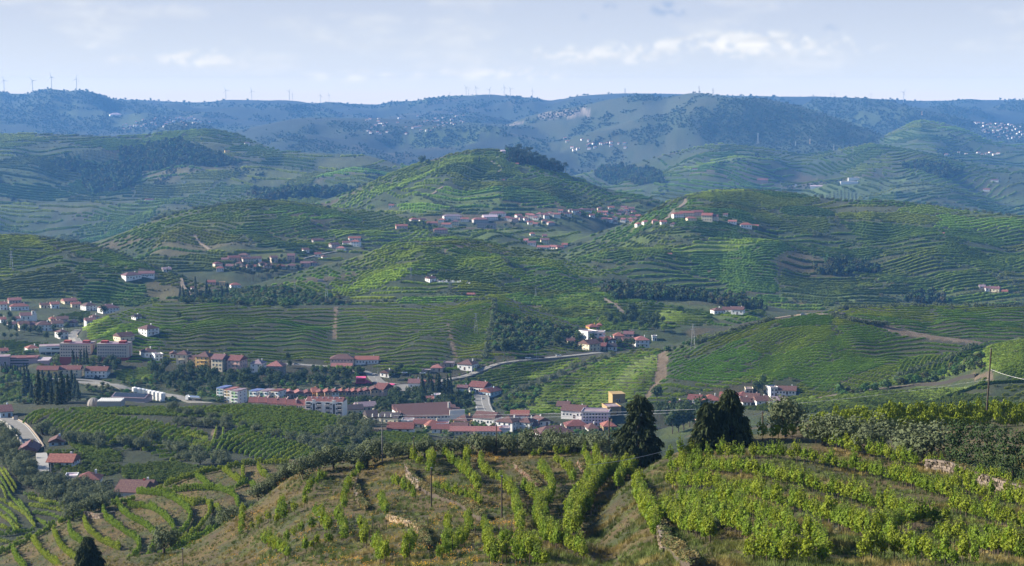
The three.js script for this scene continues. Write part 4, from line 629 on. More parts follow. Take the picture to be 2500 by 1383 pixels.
[[1655, 534, 24, 11, 10, 16, 'hip', 'white', 'orange', 'white house at the left end of the estate on the right hill'], [1680, 529, 38, 9, 10, 4, 'gable', 'cream', 'orange', 'long cream estate house with red roof on the right hill'], [1706, 527, 22, 9, 10, 4, 'gable', 'pink', 'red', 'pinkish estate house behind the others on the right hill'], [1688, 540, 22, 7, 9, 18, 'hip', 'cream', 'orange', 'low cream house in front of the estate on the right hill'], [1728, 540, 26, 14, 12, -8, 'gable', 'cream', 'orange', 'tall cream estate house on the right hill'], [1745, 542, 18, 13, 10, -10, 'gable', 'beige', 'brown', 'tall beige house at the right end of the estate'], [1772, 528, 11, 4, 6, -8, 'gable', 'white', 'brown', 'small white shed above the estate'], [1789, 546, 20, 5, 7, -5, 'gable', 'white', 'pinkish', 'low white house right of the estate'], [1822, 557, 28, 8, 10, 6, 'hip', 'white', 'orange', 'bright white house with orange roof alone right of the estate'], [1846, 556, 14, 4, 7, 0, 'gable', 'stone', 'orange', 'small shed right of the bright white house'],
  [1104, 536, 44, 8, 12, 12, 'hip', 'white', 'grey', 'long white winery at the foot of the cone hill'], [1215, 528, 40, 7, 12, -4, 'hip', 'white', 'mauve', 'white building with a mauve roof at the foot of the cone hill'], [1172, 545, 36, 9, 12, 16, 'hip', 'grey', 'pinkish', 'grey building on a high retaining wall at the foot of the cone hill'], [1196, 538, 34, 8, 14, 14, 'gable', 'white', 'white', 'white shed with a pale roof at the foot of the cone hill'], [1188, 558, 48, 10, 5, 0, 'flat', 'grey', 'flat', 'grey concrete terrace wall in front of the long village']].forEach((a) => house(...a, { from: 2100 }));
[[553, 374, 11, 6, 12, 8, 'flat', 'yellow', 'flat', 'sunlit pale yellow house on the far left hill'], [602, 355, 11, 6, 10, 8, 'gable', 'white', 'brown', 'white house near the shoulder of the far left hill'], [363, 492, 20, 4, 10, 6, 'gable', 'white', 'red', 'white farm at the foot of the far left hill'], [448, 448, 5, 3, 6, 0, 'flat', 'white', 'white', 'tiny white hut on the far left hill'], [2074, 450, 42, 6, 16, 8, 'flat', 'white', 'white', 'large white winery on the bluish slope at the right'], [2085, 441, 26, 6, 12, 8, 'flat', 'white', 'white', 'upper storey of the large white winery on the bluish slope'], [1862, 444, 26, 5, 12, 8, 'gable', 'pink', 'orange', 'red roofed farm on the bluish slope at the right'], [1996, 458, 34, 3, 10, 0, 'gable', 'white', 'white', 'long low white sheds left of the winery'], [1944, 456, 6, 5, 8, 0, 'flat', 'white', 'white', 'small white hut by the path left of the winery'], [1697, 418, 12, 5, 10, 0, 'gable', 'white', 'brown', 'white house on the slope below the rocky mountain'], [2430, 444, 18, 4, 10, 0, 'gable', 'white', 'brown', 'white house near the right edge of the bluish slope'], [2410, 467, 16, 4, 10, 0, 'gable', 'white', 'orange', 'white farmhouse below the right edge of the bluish slope'], [1615, 438, 16, 3, 10, 0, 'flat', 'white', 'white', 'pale house among trees on the bluish slope'], [1228, 374, 10, 5, 8, 10, 'gable', 'white', 'white', 'white chapel among the pines on top of the cone hill'], [1262, 403, 9, 3, 6, 0, 'gable', 'stone', 'orange', 'orange roofed hut high on the cone hill'], [1228, 442, 6, 2, 5, 0, 'gable', 'stone', 'orange', 'tiny orange hut in the middle of the cone hill'], [280, 284, 28, 4, 40, 8, 'hip', 'white', 'white', 'large pale hall on the distant wooded mountain']].forEach((a) => house(...a, { from: 3000 }));
// far villages of the blue distance: houses a pixel or two across, too many to count, one object for each village
function farVillage(label, n, poly, w0, w1, from) {
  const W0 = [], R0 = [];
  for (const [px, py, w, h] of strew(n, poly, w0, w1)) { const p = onLand(px, py, from, 16000); if (!p) continue; const k = -p.z / F, a = rr(-0.5, 0.5), ww = w * k, hh = h * k, d = 10, put = (g) => { g.deleteAttribute('uv'); g.rotateY(a); g.translate(p.x, p.y, p.z); return g; }; W0.push(put(wallsGeo('gable', ww, d, hh, 2.4))); R0.push(put(roofGeo(rnd() > 0.5 ? 'hip' : 'gable', ww, d, hh, 2.4, 0.6))); }
  const t = new THREE.Group(); t.name = numbered('village'); t.userData = { kind: 'stuff', label, category: 'village' }; scene.add(t); mesh('walls', mergeGeometries(W0), wallM.white, t).userData.kind = 'stuff'; mesh('roofs', mergeGeometries(R0), roofM.pinkish, t).userData.kind = 'stuff';
}
farVillage('tiny houses of the far right hillside town', 46, [2375, 300, 2440, 300, 2500, 312, 2500, 342, 2440, 338, 2400, 322], 4, 8, 6500);
farVillage('tiny houses under the rocky mountain', 20, [1378, 338, 1540, 350, 1540, 366, 1400, 368], 4, 9, 6500);
farVillage('tiny houses left of the rocky mountain', 46, [880, 292, 1130, 275, 1140, 300, 1000, 335, 900, 330], 4, 8, 6500);
farVillage('tiny houses of the distant left town', 44, [290, 298, 400, 288, 470, 286, 520, 300, 360, 315, 300, 318], 4, 7, 7200);
farVillage('tiny houses on the far right slope', 9, [2300, 372, 2470, 372, 2470, 380, 2310, 380], 5, 8, 5000);
// ---------------------------------------------------------------- larger buildings
function windowsOn(t, xs, ys, z, w, h, ry = 0, frame = MAT.frame) { for (const y of ys) for (const x of xs) { const f = mesh('window', windowShape(w, h), frame, t); f.position.set(ry ? z : x, y, ry ? x : z); f.rotation.y = ry; mesh('pane', paneShape(w, h), MAT.glass, f); } }
const span = (a, b, n) => Array.from({ length: n }, (_, i) => a + (b - a) * (i + 0.5) / n);
const place = (name, px, py, label, category, yaw, from = 1000, to = 2000, group) => { const p = onLand(px, py, from, to), D = -p.z; const t = thing(name, label, category, p, yaw * Math.PI / 180 - Math.atan(p.x / D), group); t.k = D / F; return t; };
const reg = (t, r) => blocked.push([t.position.x, -t.position.z, r]);
// the two long beige blocks with a red base and red stair boxes on the roof
for (const [px, py, w, label, end, side] of [[186, 878, 78, 'long beige block with a red base and an orange end wall', 'peach', 'orange'], [276, 879, 76, 'long beige block with red base and plain beige end, right of the orange ended one', 'beige', 'plain']]) {
  const t = place('housing_block', px, py, label, 'apartments', -16), k = t.k, w_ = w * k, h = 34 * k, d = 14; t.position.z -= 5; reg(t, w_ * 0.55);
  mesh('wall', box(w_, h, d, 0, h / 2 + 1.6, 0), wallM.beige, t); mesh('base', box(w_ + 0.2, 9, d + 0.2, 0, -2.4, 0), wallM.red, t);
  mesh('end_wall', [box(0.3, h - 0.4, d * 0.42, w_ / 2 + 0.12, h / 2 + 1.8, d * 0.28), box(0.3, h - 0.4, d * 0.42, w_ / 2 + 0.12, h / 2 + 1.8, -d * 0.28)], wallM[end], t); mesh('stair_strip', box(0.3, h * 0.8, d * 0.1, w_ / 2 + 0.14, h / 2 + 1, 0), wallM.red, t);
  const roof = mesh('roof', box(w_ + 0.5, 0.4, d + 0.5, 0, h + 1.8, 0), roofM.flat, t); for (const x of [-w_ * 0.3, w_ * 0.3]) mesh('stair_box', box(5, 1.8, 6, x, h + 2.8, 1), wallM.red, roof);
  windowsOn(t, span(-w_ * 0.48, w_ * 0.48, 12), span(2, h + 1, 4), d / 2 + 0.06, 1.3, 1.1);
}
{ // modern white building with glazed ground floor
  const t = place('school_hall', 121, 868, 'modern white building with a glazed ground floor beside the beige blocks', 'building', -2), k = t.k, w = 58 * k, h = 22 * k, d = 14; t.position.z -= 6; reg(t, w * 0.55);
  mesh('wall', [box(w, h * 0.6, d, 0, h * 0.72, 0), box(w * 0.96, h * 0.5 + 4, d - 1.6, 0, h * 0.2 - 2, -0.8)], wallM.white, t); mesh('roof', box(w + 0.4, 0.3, d + 0.4, 0, h * 1.03, 0), roofM.flat, t);
  windowsOn(t, span(w * 0.04, w * 0.49, 4), [h * 0.74], d / 2 + 0.05, 3.6, 1.5); windowsOn(t, [-w * 0.12], [h * 0.78], d / 2 + 0.05, 3.2, 0.8); windowsOn(t, span(-w * 0.47, w * 0.47, 7), [h * 0.2], d / 2 - 1.5, 3.2, 2.2);
  for (let i = 0; i < 5; i++) mesh('column', box(0.4, h * 0.5, 0.4, -w * 0.46 + i * w * 0.23, h * 0.2, d / 2 - 0.3), wallM.white, t);
}
{ // long low school with flat red roof
  const t = place('school', 55, 893, 'low mauve school building with a flat red roof and two bands of dark windows', 'school', -8), k = t.k, w = 66 * k, h = 18 * k, d = 16; t.position.z -= 6; reg(t, w * 0.6);
  mesh('wall', wallsGeo('flat', w, d, h, 0, 6), wallM.mauve, t); const r = mesh('roof', box(w + 0.6, 0.5, d + 0.6, 0, h + 0.25, 0), roofM.red, t); mesh('roof_panel', box(w * 0.3, 0.3, 4, w * 0.25, h + 0.7, 3), roofM.pinkish, r);
  windowsOn(t, span(-w * 0.47, w * 0.2, 9), [h * 0.35, h * 0.75], d / 2 + 0.05, 2.1, 1.2);
  const e = mesh('wing', wallsGeo('flat', 9, 20, h * 1.05, 0, 9), wallM.mauve, t); e.position.set(w / 2 + 5.5, -1.2, 4);
  const t2 = place('school', 6, 892, 'mauve box shaped school wing at the left edge of the photo', 'school', -4), w2 = 34 * k; mesh('wall', wallsGeo('flat', w2, 14, h * 1.25, 0, 6), wallM.mauve, t2); mesh('roof', box(w2 + 0.4, 0.4, 14.4, 0, h * 1.25 + 0.2, 0), roofM.flat, t2); windowsOn(t2, span(-w2 * 0.4, w2 * 0.4, 2), [h * 0.5], 7.05, 2.4, 1.4); reg(t2, w2 * 0.6);
}
{ // church with bell tower
  const t = place('church', 61, 784, 'white church with a mauve tiled nave and a square bell tower', 'church', 6, 1000, 2200), k = t.k, w = 30 * k, h = 13 * k, d = 10; t.position.z -= 4; reg(t, w * 0.6);
  mesh('wall', wallsGeo('gable', w, d, h, 2.6), wallM.white, t); mesh('roof', roofGeo('gable', w, d, h, 2.6, 0.4), roofM.mauve, t); windowsOn(t, [-w * 0.25, w * 0.12], [h * 0.55], d / 2 + 0.05, 1.2, 2.4);
  const tw = mesh('bell_tower', box(6 * k, 29 * k, 6 * k, w * 0.5, 10 * k, d / 2 - 0.5), wallM.white, t); mesh('belfry_opening', box(2.2 * k, 4.5 * k, 0.2, w * 0.5, 20.5 * k, d / 2 - 0.5 + 3 * k), MAT.rubber, tw); mesh('tower_cap', [box(6.6 * k, 0.5, 6.6 * k, w * 0.5, 24.8 * k, d / 2 - 0.5), box(6.5 * k, 0.35, 6.5 * k, w * 0.5, 16 * k, d / 2 - 0.5)], MAT.stoneB, tw);
  const f = mesh('facade', wallsGeo('gable', d, 3, h * 1.15, 3.4), wallM.white, t); f.rotation.y = Math.PI / 2; f.position.set(w * 0.5 + 5 * k, 0, 0);
  const a = mesh('sacristy', wallsGeo('gable', w * 0.7, 7, h * 0.5, 1.8), wallM.white, t); a.position.set(-w * 0.8, 0, 1); mesh('sacristy_roof', roofGeo('gable', w * 0.7, 7, h * 0.5, 1.8, 0.3), roofM.mauve, a);
}
// tall apartment slabs in bright colours: three in front, three behind
for (const [px, py, w, h, front, roof, label, big] of [[545, 978, 19, 30, 'teal', 'bluish', 'tall white block with turquoise panels and a blue roof', 1], [563, 983, 18, 31, 'yellow', 'pinkish', 'tall white block with yellow panels, middle of the three coloured slabs', 1], [581, 988, 20, 33, 'lime', 'grey', 'tall white block with bright green panels and a white right side', 1], [624, 974, 22, 18, 'teal', 'bluish', 'lower block with teal panels behind the red roofed terrace', 0], [651, 974, 22, 18, 'lime', 'grey', 'lower block with green panels behind the red roofed terrace', 0], [678, 974, 22, 18, 'yellow', 'red', 'lower block with dull yellow panels behind the red roofed terrace', 0]]) {
  const t = place('apartment_block', px, py, label, 'apartments', -30), k = t.k, w_ = w * k * 0.95, h_ = h * k, d = big ? 13 : 11; t.position.z -= 5; reg(t, w_ * 0.8);
  mesh('wall', box(w_, h_ + 5, d, 0, h_ / 2 - 2.5, 0), wallM.white, t); mesh('roof', box(w_ + 0.3, 0.5, d + 0.3, 0, h_ + 0.25, 0), roofM[roof], t);
  const fl = big ? 4 : 2; for (let q = 0; q < fl; q++) for (let c = 0; c < 3; c++) if ((q + c) % 3 !== 2) mesh('panel', box(w_ * 0.28, h_ / fl * 0.72, 0.16, (c - 1) * w_ * 0.31, (q + 0.45) * h_ / fl, d / 2 + 0.06), wallM[(q * 2 + c) % 5 === 4 ? 'blue' : front], t);
  windowsOn(t, [-w_ * 0.28, w_ * 0.24], span(h_ * 0.03, h_, fl), d / 2 + 0.16, 1.6, 1.0); windowsOn(t, [-d * 0.22, d * 0.22], span(0, h_, fl), w_ / 2 + 0.06, 1.1, 1.0, Math.PI / 2);
}
// pink terrace with stepped red roofs
for (let i = 0; i < 6; i++) { const px = 619 + i * 23.2, r = house(px, 1000 + i * 1.6, 22.6, 19 + (i % 2), 11, -6, 'gable', 'pink', 'red', ['first', 'second', 'third', 'fourth', 'fifth', 'sixth'][i] + ' unit from the left of the pinkish terrace with stepped red roofs', { name: 'terraced_house', balcony: 2, n: 4, floors: 2, from: 1000 }); if (r) mesh('fire_wall', box(0.45, r.h + r.rise * 0.7 + 1.4, r.depth + 0.6, r.wide / 2, (r.h + r.rise * 0.7 + 1.4) / 2, 0), wallM.pink, r.t); }
{ // white apartment building with arched bays
  const t = place('apartment_building', 795, 1024, 'long white apartment building with balconies and two tall arched bays', 'apartments', -14), k = t.k, w = 94 * k, h = 44 * k, d = 13; t.position.z -= 5; reg(t, w * 0.55);
  mesh('wall', wallsGeo('flat', w, d, h, 0, 6), wallM.white, t); const r = mesh('roof', roofGeo('gable', w, d - 1, h, 2.2, 0), roofM.red, t); for (const x of span(-w * 0.45, w * 0.45, 6)) mesh('chimney', box(0.7, 1.3, 0.7, x, h + 1.8, 2), wallM.white, r);
  for (const x of [-w * 0.27, w * 0.27]) { const b = mesh('arched_bay', [box(w * 0.05, h * 0.8, 0.3, x, h * 0.44, d / 2 + 0.1), (() => { const g = new THREE.CylinderGeometry(w * 0.025, w * 0.025, 0.3, 16); g.rotateX(Math.PI / 2); g.translate(x, h * 0.84, d / 2 + 0.1); return g; })()], MAT.glass, t); mesh('bay_gable', (() => { const g = new THREE.CylinderGeometry(w * 0.07, w * 0.07, 0.5, 3); g.rotateX(Math.PI / 2); g.translate(x, h + 0.4, d / 2 - 0.1); return g; })(), wallM.white, b); }
  for (let q = 0; q < 4; q++) for (const x of [-0.42, -0.13, 0.1, 0.42]) { const b = mesh('balcony', box(w * 0.12, 0.9, 1.3, x * w, (q + 0.22) * h / 4, d / 2 + 0.65), wallM.grey, t); mesh('opening', box(w * 0.11, h / 4 * 0.5, 0.12, x * w, (q + 0.58) * h / 4, d / 2 + 0.05), MAT.glass, b); }
  windowsOn(t, [-w * 0.34, -w * 0.2, w * 0.19, w * 0.34], span(0, h, 4), d / 2 + 0.05, 1.1, 1.2);
}
{ // factory: wide dark roofs stepping back, white walls
  const t = place('factory', 1040, 1027, 'factory hall with a huge dark brown saw tooth roof and white walls', 'factory', 14), k = t.k, w = 150 * k, d = 34, h = 9 * k; t.position.z -= 18; reg(t, w * 0.5);
  mesh('wall', wallsGeo('flat', w, d, h, 0, 6), wallM.white, t);
  for (let i = 0; i < 3; i++) { const z = d / 2 - i * d / 3, T = []; const a = [-w / 2 - 0.4, h + 0.1, z + 0.3], b = [w / 2 + 0.4, h + 0.1, z + 0.3], c = [w / 2 + 0.4, h + 3.4, z - d / 3 + 0.6], e = [-w / 2 - 0.4, h + 3.4, z - d / 3 + 0.6], c0 = [c[0], h + 0.1, c[2]], e0 = [e[0], h + 0.1, e[2]]; T.push(...quad(a, b, c, e), ...quad(c0, e0, e, c), b, c0, c, a, e, e0); const r = mesh('roof', quadUV(tri(T), (x, y, zz) => [x, zz]), roofM.brown, t); mesh('skylight', box(w * 0.9, 1.0, 0.2, 0, h + 2.3, z - d / 3 + 0.45), wallM.white, r); }
  windowsOn(t, span(-w * 0.48, w * 0.48, 16), [h * 0.7], d / 2 + 0.05, 1.5, 0.9); mesh('chimney', box(1.3, 8, 1.3, w * 0.33, h + 3, d * 0.2), wallM.grey, t); mesh('end_wall', box(10, h + 3.5, 0.5, w / 2 - 4, (h + 3.5) / 2, d / 2 + 0.4), wallM.white, t);
}
{ // ochre stepped house, upper tower
  const t = place('house', 1506, 986, 'ochre flat roofed tower of the stepped house behind the tall conifer', 'house', 14), k = t.k, w = 32 * k, h = 26 * k; mesh('wall', box(w, h + 8, 11, 0, h / 2 - 4, 0), wallM.ochre, t); mesh('roof', box(w + 0.5, 0.4, 11.5, 0, h + 0.2, 0), wallM.ochre, t); windowsOn(t, [-w * 0.15, w * 0.05], [h * 0.4], 5.55, 0.9, 2.2); reg(t, w * 0.6);
}
{ // winery with solar roof, tanks and dome
  const t = place('winery', 318, 980, 'winery with a long roof of dark solar panels beside the road', 'winery', -24, 900, 1600), k = t.k, w = 88 * k, d = 13, h = 9 * k; t.position.z -= 5; reg(t, w * 0.5); mesh('wall', wallsGeo('gable', w, d, h, 2.2), wallM.mauve, t); const r = mesh('roof', roofGeo('gable', w, d, h, 2.2, 0.4), roofM.grey, t);
  for (let i = 0; i < 12; i++) { const p = mesh('solar_panel', box(w / 14, 0.12, d * 0.44), std(0.03, 0.035, 0.05, 0.2), r); p.position.set(-w * 0.44 + i * w * 0.08, h + 1.5, d * 0.26); p.rotation.x = 0.35; }
  const T = []; for (let i = 0; i < 8; i++) { const tk = place('tank', 329 + i * 9.6, 966 + i * 1.9, 'white cylindrical tank of the row of eight beside the winery', 'tank', 0, 900, 1600, 'white tanks beside the winery'), g = new THREE.CylinderGeometry(2.1, 2.1, 5.5, 14); g.translate(0, 2.7, 0); mesh('shell', g, wallM.white, tk); const c = new THREE.ConeGeometry(2.2, 0.8, 14); c.translate(0, 5.85, 0); mesh('lid', c, wallM.white, tk); }
  const dm = place('dome', 228, 990, 'round brown dome shaped shed left of the winery', 'dome', 0, 800, 1600), sp = new THREE.SphereGeometry(16 * dm.k, 20, 10, 0, Math.PI * 2, 0, Math.PI / 2); sp.scale(1, 1.15, 1); mesh('shell', sp, wallM.stone, dm); mesh('ribs', span(0, Math.PI, 6).map((a) => { const g = new THREE.TorusGeometry(16 * dm.k, 0.14, 4, 20, Math.PI); g.scale(1, 1.15, 1); g.rotateY(a); return g; }), MAT.concrete, dm);
  const gr = place('greenhouse', 270, 993, 'low shed with white slatted roof in front of the winery', 'shed', -12, 800, 1600); mesh('wall', box(60 * gr.k, 4, 9, 0, 1, 0), wallM.grey, gr); for (let i = 0; i < 11; i++) mesh('roof_slat', box(3 * gr.k, 0.2, 10, (i - 5) * 5.4 * gr.k, 3.3, 0), wallM.white, gr);
}
{ // pink pavilion: a pink band folded round a lookout, and the pink disc on the roundabout
  const t = place('pavilion', 893, 936, 'bright pink pavilion: an open box that turns into a curving wall', 'pavilion', 0), k = t.k, P = [[-30, 0], [-12, -4], [0, -3], [8, 4], [12, 14], [20, 20], [26, 21]].map(([x, z]) => V(x * k * 0.9, 0, z * k * 0.5)); t.position.x += 1;
  const c = new THREE.CatmullRomCurve3(P), n = 40, T = []; for (let i = 0; i < n; i++) { const a = c.getPoint(i / n), b = c.getPoint((i + 1) / n), ha = 15 * k * (1 - 0.25 * i / n), hb = 15 * k * (1 - 0.25 * (i + 1) / n), da = -6 * i / n, up = (p, y) => [p.x, y, p.z], in_ = (p, y) => [p.x + 0.4, y, p.z - 0.7]; T.push(...quad(up(a, da), up(b, da), up(b, da + hb), up(a, da + ha)), ...quad(in_(b, da), in_(a, da), in_(a, da + ha), in_(b, da + hb)), ...quad(up(a, da + ha), up(b, da + hb), in_(b, da + hb), in_(a, da + ha))); }
  mesh('curved_wall', tri(T), MAT.pink, t); const g = mesh('open_box', [box(24 * k, 0.5, 9, -15 * k, 14.6 * k, 1), box(24 * k, 0.5, 9, -15 * k, 3 * k, 1), box(0.5, 12 * k, 9, -27 * k, 8.8 * k, 1), box(0.5, 12 * k, 9, -3.5 * k, 8.8 * k, 1)], MAT.pink, t); mesh('back_wall', box(23 * k, 11.4 * k, 0.3, -15 * k, 8.8 * k, -3), MAT.pink, t);
  const d = place('sculpture', 950, 941, 'flat pink disc with a thin mast in the middle of the roundabout', 'sculpture', 0), cy = new THREE.CylinderGeometry(14 * d.k, 14 * d.k, 0.7, 28); cy.translate(0, 0.4, 0); mesh('disc', cy, MAT.pink, d); mesh('mast', limb(V(0, 0, 0), V(-0.6, 5, 0), 0.2, 0.1), MAT.wood, d); reg(t, 12); reg(d, 10);
}
{ // cemetery beside the chapel
  for (let i = 0; i < 22; i++) { const t = place('tomb', 1068 + i * 3.7 + rr(-1, 1), 690 + i * 0.2 + rr(-1, 1), 'pale stone tomb in the cemetery beside the white chapel', 'tomb', rr(-20, 20), 1400, 2200, 'tombs of the cemetery'); const h = rr(1.2, 3.2); mesh('slab', box(1.4, h, 1.2, 0, h / 2 - 0.4, 0), i % 4 ? wallM.white : wallM.grey, t); mesh('cross', [box(0.15, 0.9, 0.12, 0, h, 0), box(0.6, 0.15, 0.12, 0, h + 0.15, 0)], wallM.white, t); }
  const w = place('wall', 1106, 693, 'low white cemetery wall beside the chapel', 'wall', -3, 1400, 2200); mesh('wall_body', box(84 * w.k, 1.7, 0.5, 0, 0.4, 0), wallM.white, w); mesh('coping', box(84 * w.k, 0.12, 0.7, 0, 1.32, 0), MAT.concrete, w);
}
// ---------------------------------------------------------------- roads, tracks, walls along them
const curve2 = (pts, from, to) => { const P = []; for (let i = 0; i < pts.length; i += 2) { const h = onLand(pts[i], pts[i + 1], from, to); if (h) P.push(h); } return P; };
function ribbon(name, label, pts, width, mat, from, to, lift = 0.35, block = true) {
  const P = curve2(pts, from, to), c = new THREE.CatmullRomCurve3(P, false, 'centripetal'), n = Math.ceil(c.getLength() / 5), pos = [], idx = [], uv = []; let run = 0, old = null; const mid = [], skirt = name === 'track' ? 0.9 : 2.5;
  for (let i = 0; i <= n; i++) mid.push(c.getPoint(i / n));
  const ys = mid.map((p) => Math.max(ground(p.x, p.z), p.y)); for (let q = 0; q < 6; q++) for (let i = 1; i < n; i++) ys[i] = Math.max((ys[i - 1] + ys[i] + ys[i + 1]) / 3, ground(mid[i].x, mid[i].z));
  for (let i = 0; i <= n; i++) {
    const p = mid[i], a = mid[Math.max(0, i - 1)], b = mid[Math.min(n, i + 1)], tx = b.x - a.x, tz = b.z - a.z, l = Math.hypot(tx, tz) || 1, nx = -tz / l, nz = tx / l; if (old) run += p.distanceTo(old); old = p;
    for (const [e, dy] of [[-0.5, -skirt], [-0.5, 0], [0.5, 0], [0.5, -skirt]]) { pos.push(p.x + nx * width * e, ys[i] + lift + dy, p.z + nz * width * e); uv.push((e + 0.5) * width / 8, run / 8); }
    if (i < n) { const o = i * 4; for (const k of [0, 1, 2]) idx.push(o + k, o + k + 1, o + k + 5, o + k, o + k + 5, o + k + 4); }
    if (block) blocked.push([p.x, -p.z, width * 0.7]);
  }
  const g = new THREE.BufferGeometry(); g.setAttribute('position', new THREE.Float32BufferAttribute(pos, 3)); g.setAttribute('uv', new THREE.Float32BufferAttribute(uv, 2)); g.setIndex(idx); const q = g.toNonIndexed(); q.computeVertexNormals();
  const m = mesh(numbered(name), q, mat); m.userData = { kind: 'structure', label, category: name };
  return { mid, ys: ys.map((y) => y + lift), width, mesh: m };
}
const asphalt = std(0.27, 0.262, 0.25, 0.92, { map: earthMap, bumpMap: earthBump, bumpScale: 0.02 }), lane = std(0.24, 0.235, 0.225, 0.93, { map: earthMap }), dirt = std(0.3, 0.235, 0.17, 0.97, { map: earthMap, bumpMap: earthBump, bumpScale: 0.05 }), paint = std(0.72, 0.71, 0.68, 0.7);
const line = (R, off, w, dash) => { const P = [], I = []; let k = 0; for (let i = 0; i < R.mid.length - 1; i++) { if (dash && i % 2) continue; const q = [R.mid[i], R.mid[i + 1]].map((p, j) => { const a = R.mid[Math.max(0, i + j - 1)], b = R.mid[Math.min(R.mid.length - 1, i + j + 1)], l = Math.hypot(b.x - a.x, b.z - a.z) || 1, nx = -(b.z - a.z) / l, nz = (b.x - a.x) / l, y = R.ys[i + j] + 0.02; return [[p.x + nx * (off - w / 2), y, p.z + nz * (off - w / 2)], [p.x + nx * (off + w / 2), y, p.z + nz * (off + w / 2)]]; }); P.push(...quad(q[0][0], q[0][1], q[1][1], q[1][0])); } const m = mesh('lane_line', tri(P), paint, R.mesh); return m; };
function kerbWall(R, side, h, mat, name, label, drop = 3) {  // a wall that follows one edge of a road, in lengths that are parts
  const t = thing(name, label, 'wall', R.mid[0].clone().setY(R.ys[0]));
  for (let i = 0; i + 1 < R.mid.length; i += 1) { const f = (j) => { const a = R.mid[Math.max(0, j - 1)], b = R.mid[Math.min(R.mid.length - 1, j + 1)], l = Math.hypot(b.x - a.x, b.z - a.z) || 1, o = side * (R.width / 2 + 0.35); return [R.mid[j].x - (b.z - a.z) / l * o, R.ys[j], R.mid[j].z + (b.x - a.x) / l * o]; }; const a = f(i), b = f(i + 1), L = Math.hypot(b[0] - a[0], b[2] - a[2]), m = mesh('wall_length', box(L + 0.25, h + drop, 0.4), mat, t); m.position.set((a[0] + b[0]) / 2 - t.position.x, (a[1] + b[1]) / 2 - t.position.y + (h - drop) / 2, (a[2] + b[2]) / 2 - t.position.z); m.rotation.set(0, -Math.atan2(b[2] - a[2], b[0] - a[0]), Math.atan2(b[1] - a[1], L), 'YXZ'); }
  return t;
}
const landDirt = std(0.12, 0.095, 0.06, 1);
const earthDark2 = std(0.032, 0.027, 0.022, 1);
const R1 = ribbon('road', 'pale road curving down at the left edge to the ochre house', [-60, 1022, -20, 1020, 12, 1026, 38, 1040, 60, 1062, 76, 1085, 84, 1102], 7.5, asphalt, 640, 1050);
line(R1, -3.2, 0.16); line(R1, 3.2, 0.16); kerbWall(R1, 1, 0.9, MAT.concrete, 'wall', 'pale concrete wall along the outer bend of the left road', 1.5); kerbWall(R1, -1, 0.5, MAT.stoneB, 'wall', 'stone retaining wall under the left road', 4);
ribbon('lane', 'narrow concrete lane running down between the ochre and the white house', [100, 1108, 103, 1130, 105, 1150, 104, 1172], 4.4, MAT.concrete, 600, 900);
const R2 = ribbon('road', 'grey road slanting down past the winery to the tanker', [140, 932, 200, 935, 250, 941, 300, 949, 350, 957, 400, 966, 450, 976, 500, 986, 535, 996], 8, asphalt, 1000, 1600); line(R2, 0, 0.14, true);
const R3 = ribbon('road', 'road bend below the bright vineyard at the left', [212, 847, 200, 838, 186, 828, 176, 820, 182, 812, 192, 806], 7.5, asphalt, 1250, 1900); line(R3, 0, 0.14, true); kerbWall(R3, 1, 0.8, MAT.stoneB, 'wall', 'low wall on the vineyard side of the left road bend');
const R4 = ribbon('road', 'town road passing the farm to the roundabout', [690, 889, 760, 893, 830, 899, 880, 905, 905, 912, 915, 925, 928, 936, 950, 942], 9, asphalt, 1100, 1700); line(R4, 0, 0.14, true);
const R5 = ribbon('road', 'road climbing in a long curve from the roundabout to the saddle village', [960, 944, 1000, 941, 1050, 936, 1090, 929, 1130, 921, 1160, 911, 1190, 898, 1220, 888, 1260, 882, 1310, 877, 1370, 872, 1420, 867, 1470, 862], 7.5, asphalt, 1150, 1700); line(R5, 0, 0.14, true); kerbWall(R5, -1, 0.7, MAT.stoneA, 'wall', 'dark retaining wall under the long curving road', 5);
const R6 = ribbon('road', 'straight road running down to the lower town with lane lines', [1172, 958, 1175, 972, 1178, 990, 1184, 1006, 1200, 1016, 1222, 1024], 11, asphalt, 1050, 1700); line(R6, 0, 0.16); line(R6, -4.6, 0.16); line(R6, 4.6, 0.16);
const R7 = ribbon('road', 'open asphalt of the roundabout and its forecourt', [925, 940, 950, 941, 985, 944, 1000, 956], 17, lane, 1100, 1700, 0.3); ribbon('road', 'street in front of the terraced houses at the left', [100, 926, 160, 928, 230, 934, 262, 937], 6, lane, 1050, 1600);
ribbon('track', 'pale track winding up the cone hill to the chapel', [1224, 380, 1212, 388, 1200, 397, 1212, 402, 1221, 408, 1222, 415, 1212, 423, 1202, 430], 4, dirt, 3000, 3800, 0.5); ribbon('track', 'pale track crossing the left flank of the cone hill', [1082, 456, 1070, 462, 1062, 470, 1048, 478, 1036, 482], 4.5, dirt, 3000, 3800, 0.5);
ribbon('track', 'track rising past the estate on the right hill', [1590, 548, 1622, 538, 1650, 512, 1672, 496, 1676, 482], 5, dirt, 2200, 3200, 0.5); ribbon('track', 'dirt track along the top of the striped right vineyard', [1890, 776, 1950, 771, 2010, 769, 2060, 766], 4.5, dirt, 1150, 1600, 0.4); ribbon('track', 'path down the dim ridge on the left', [475, 575, 482, 590, 500, 602, 512, 610], 4, dirt, 2300, 3000, 0.5);
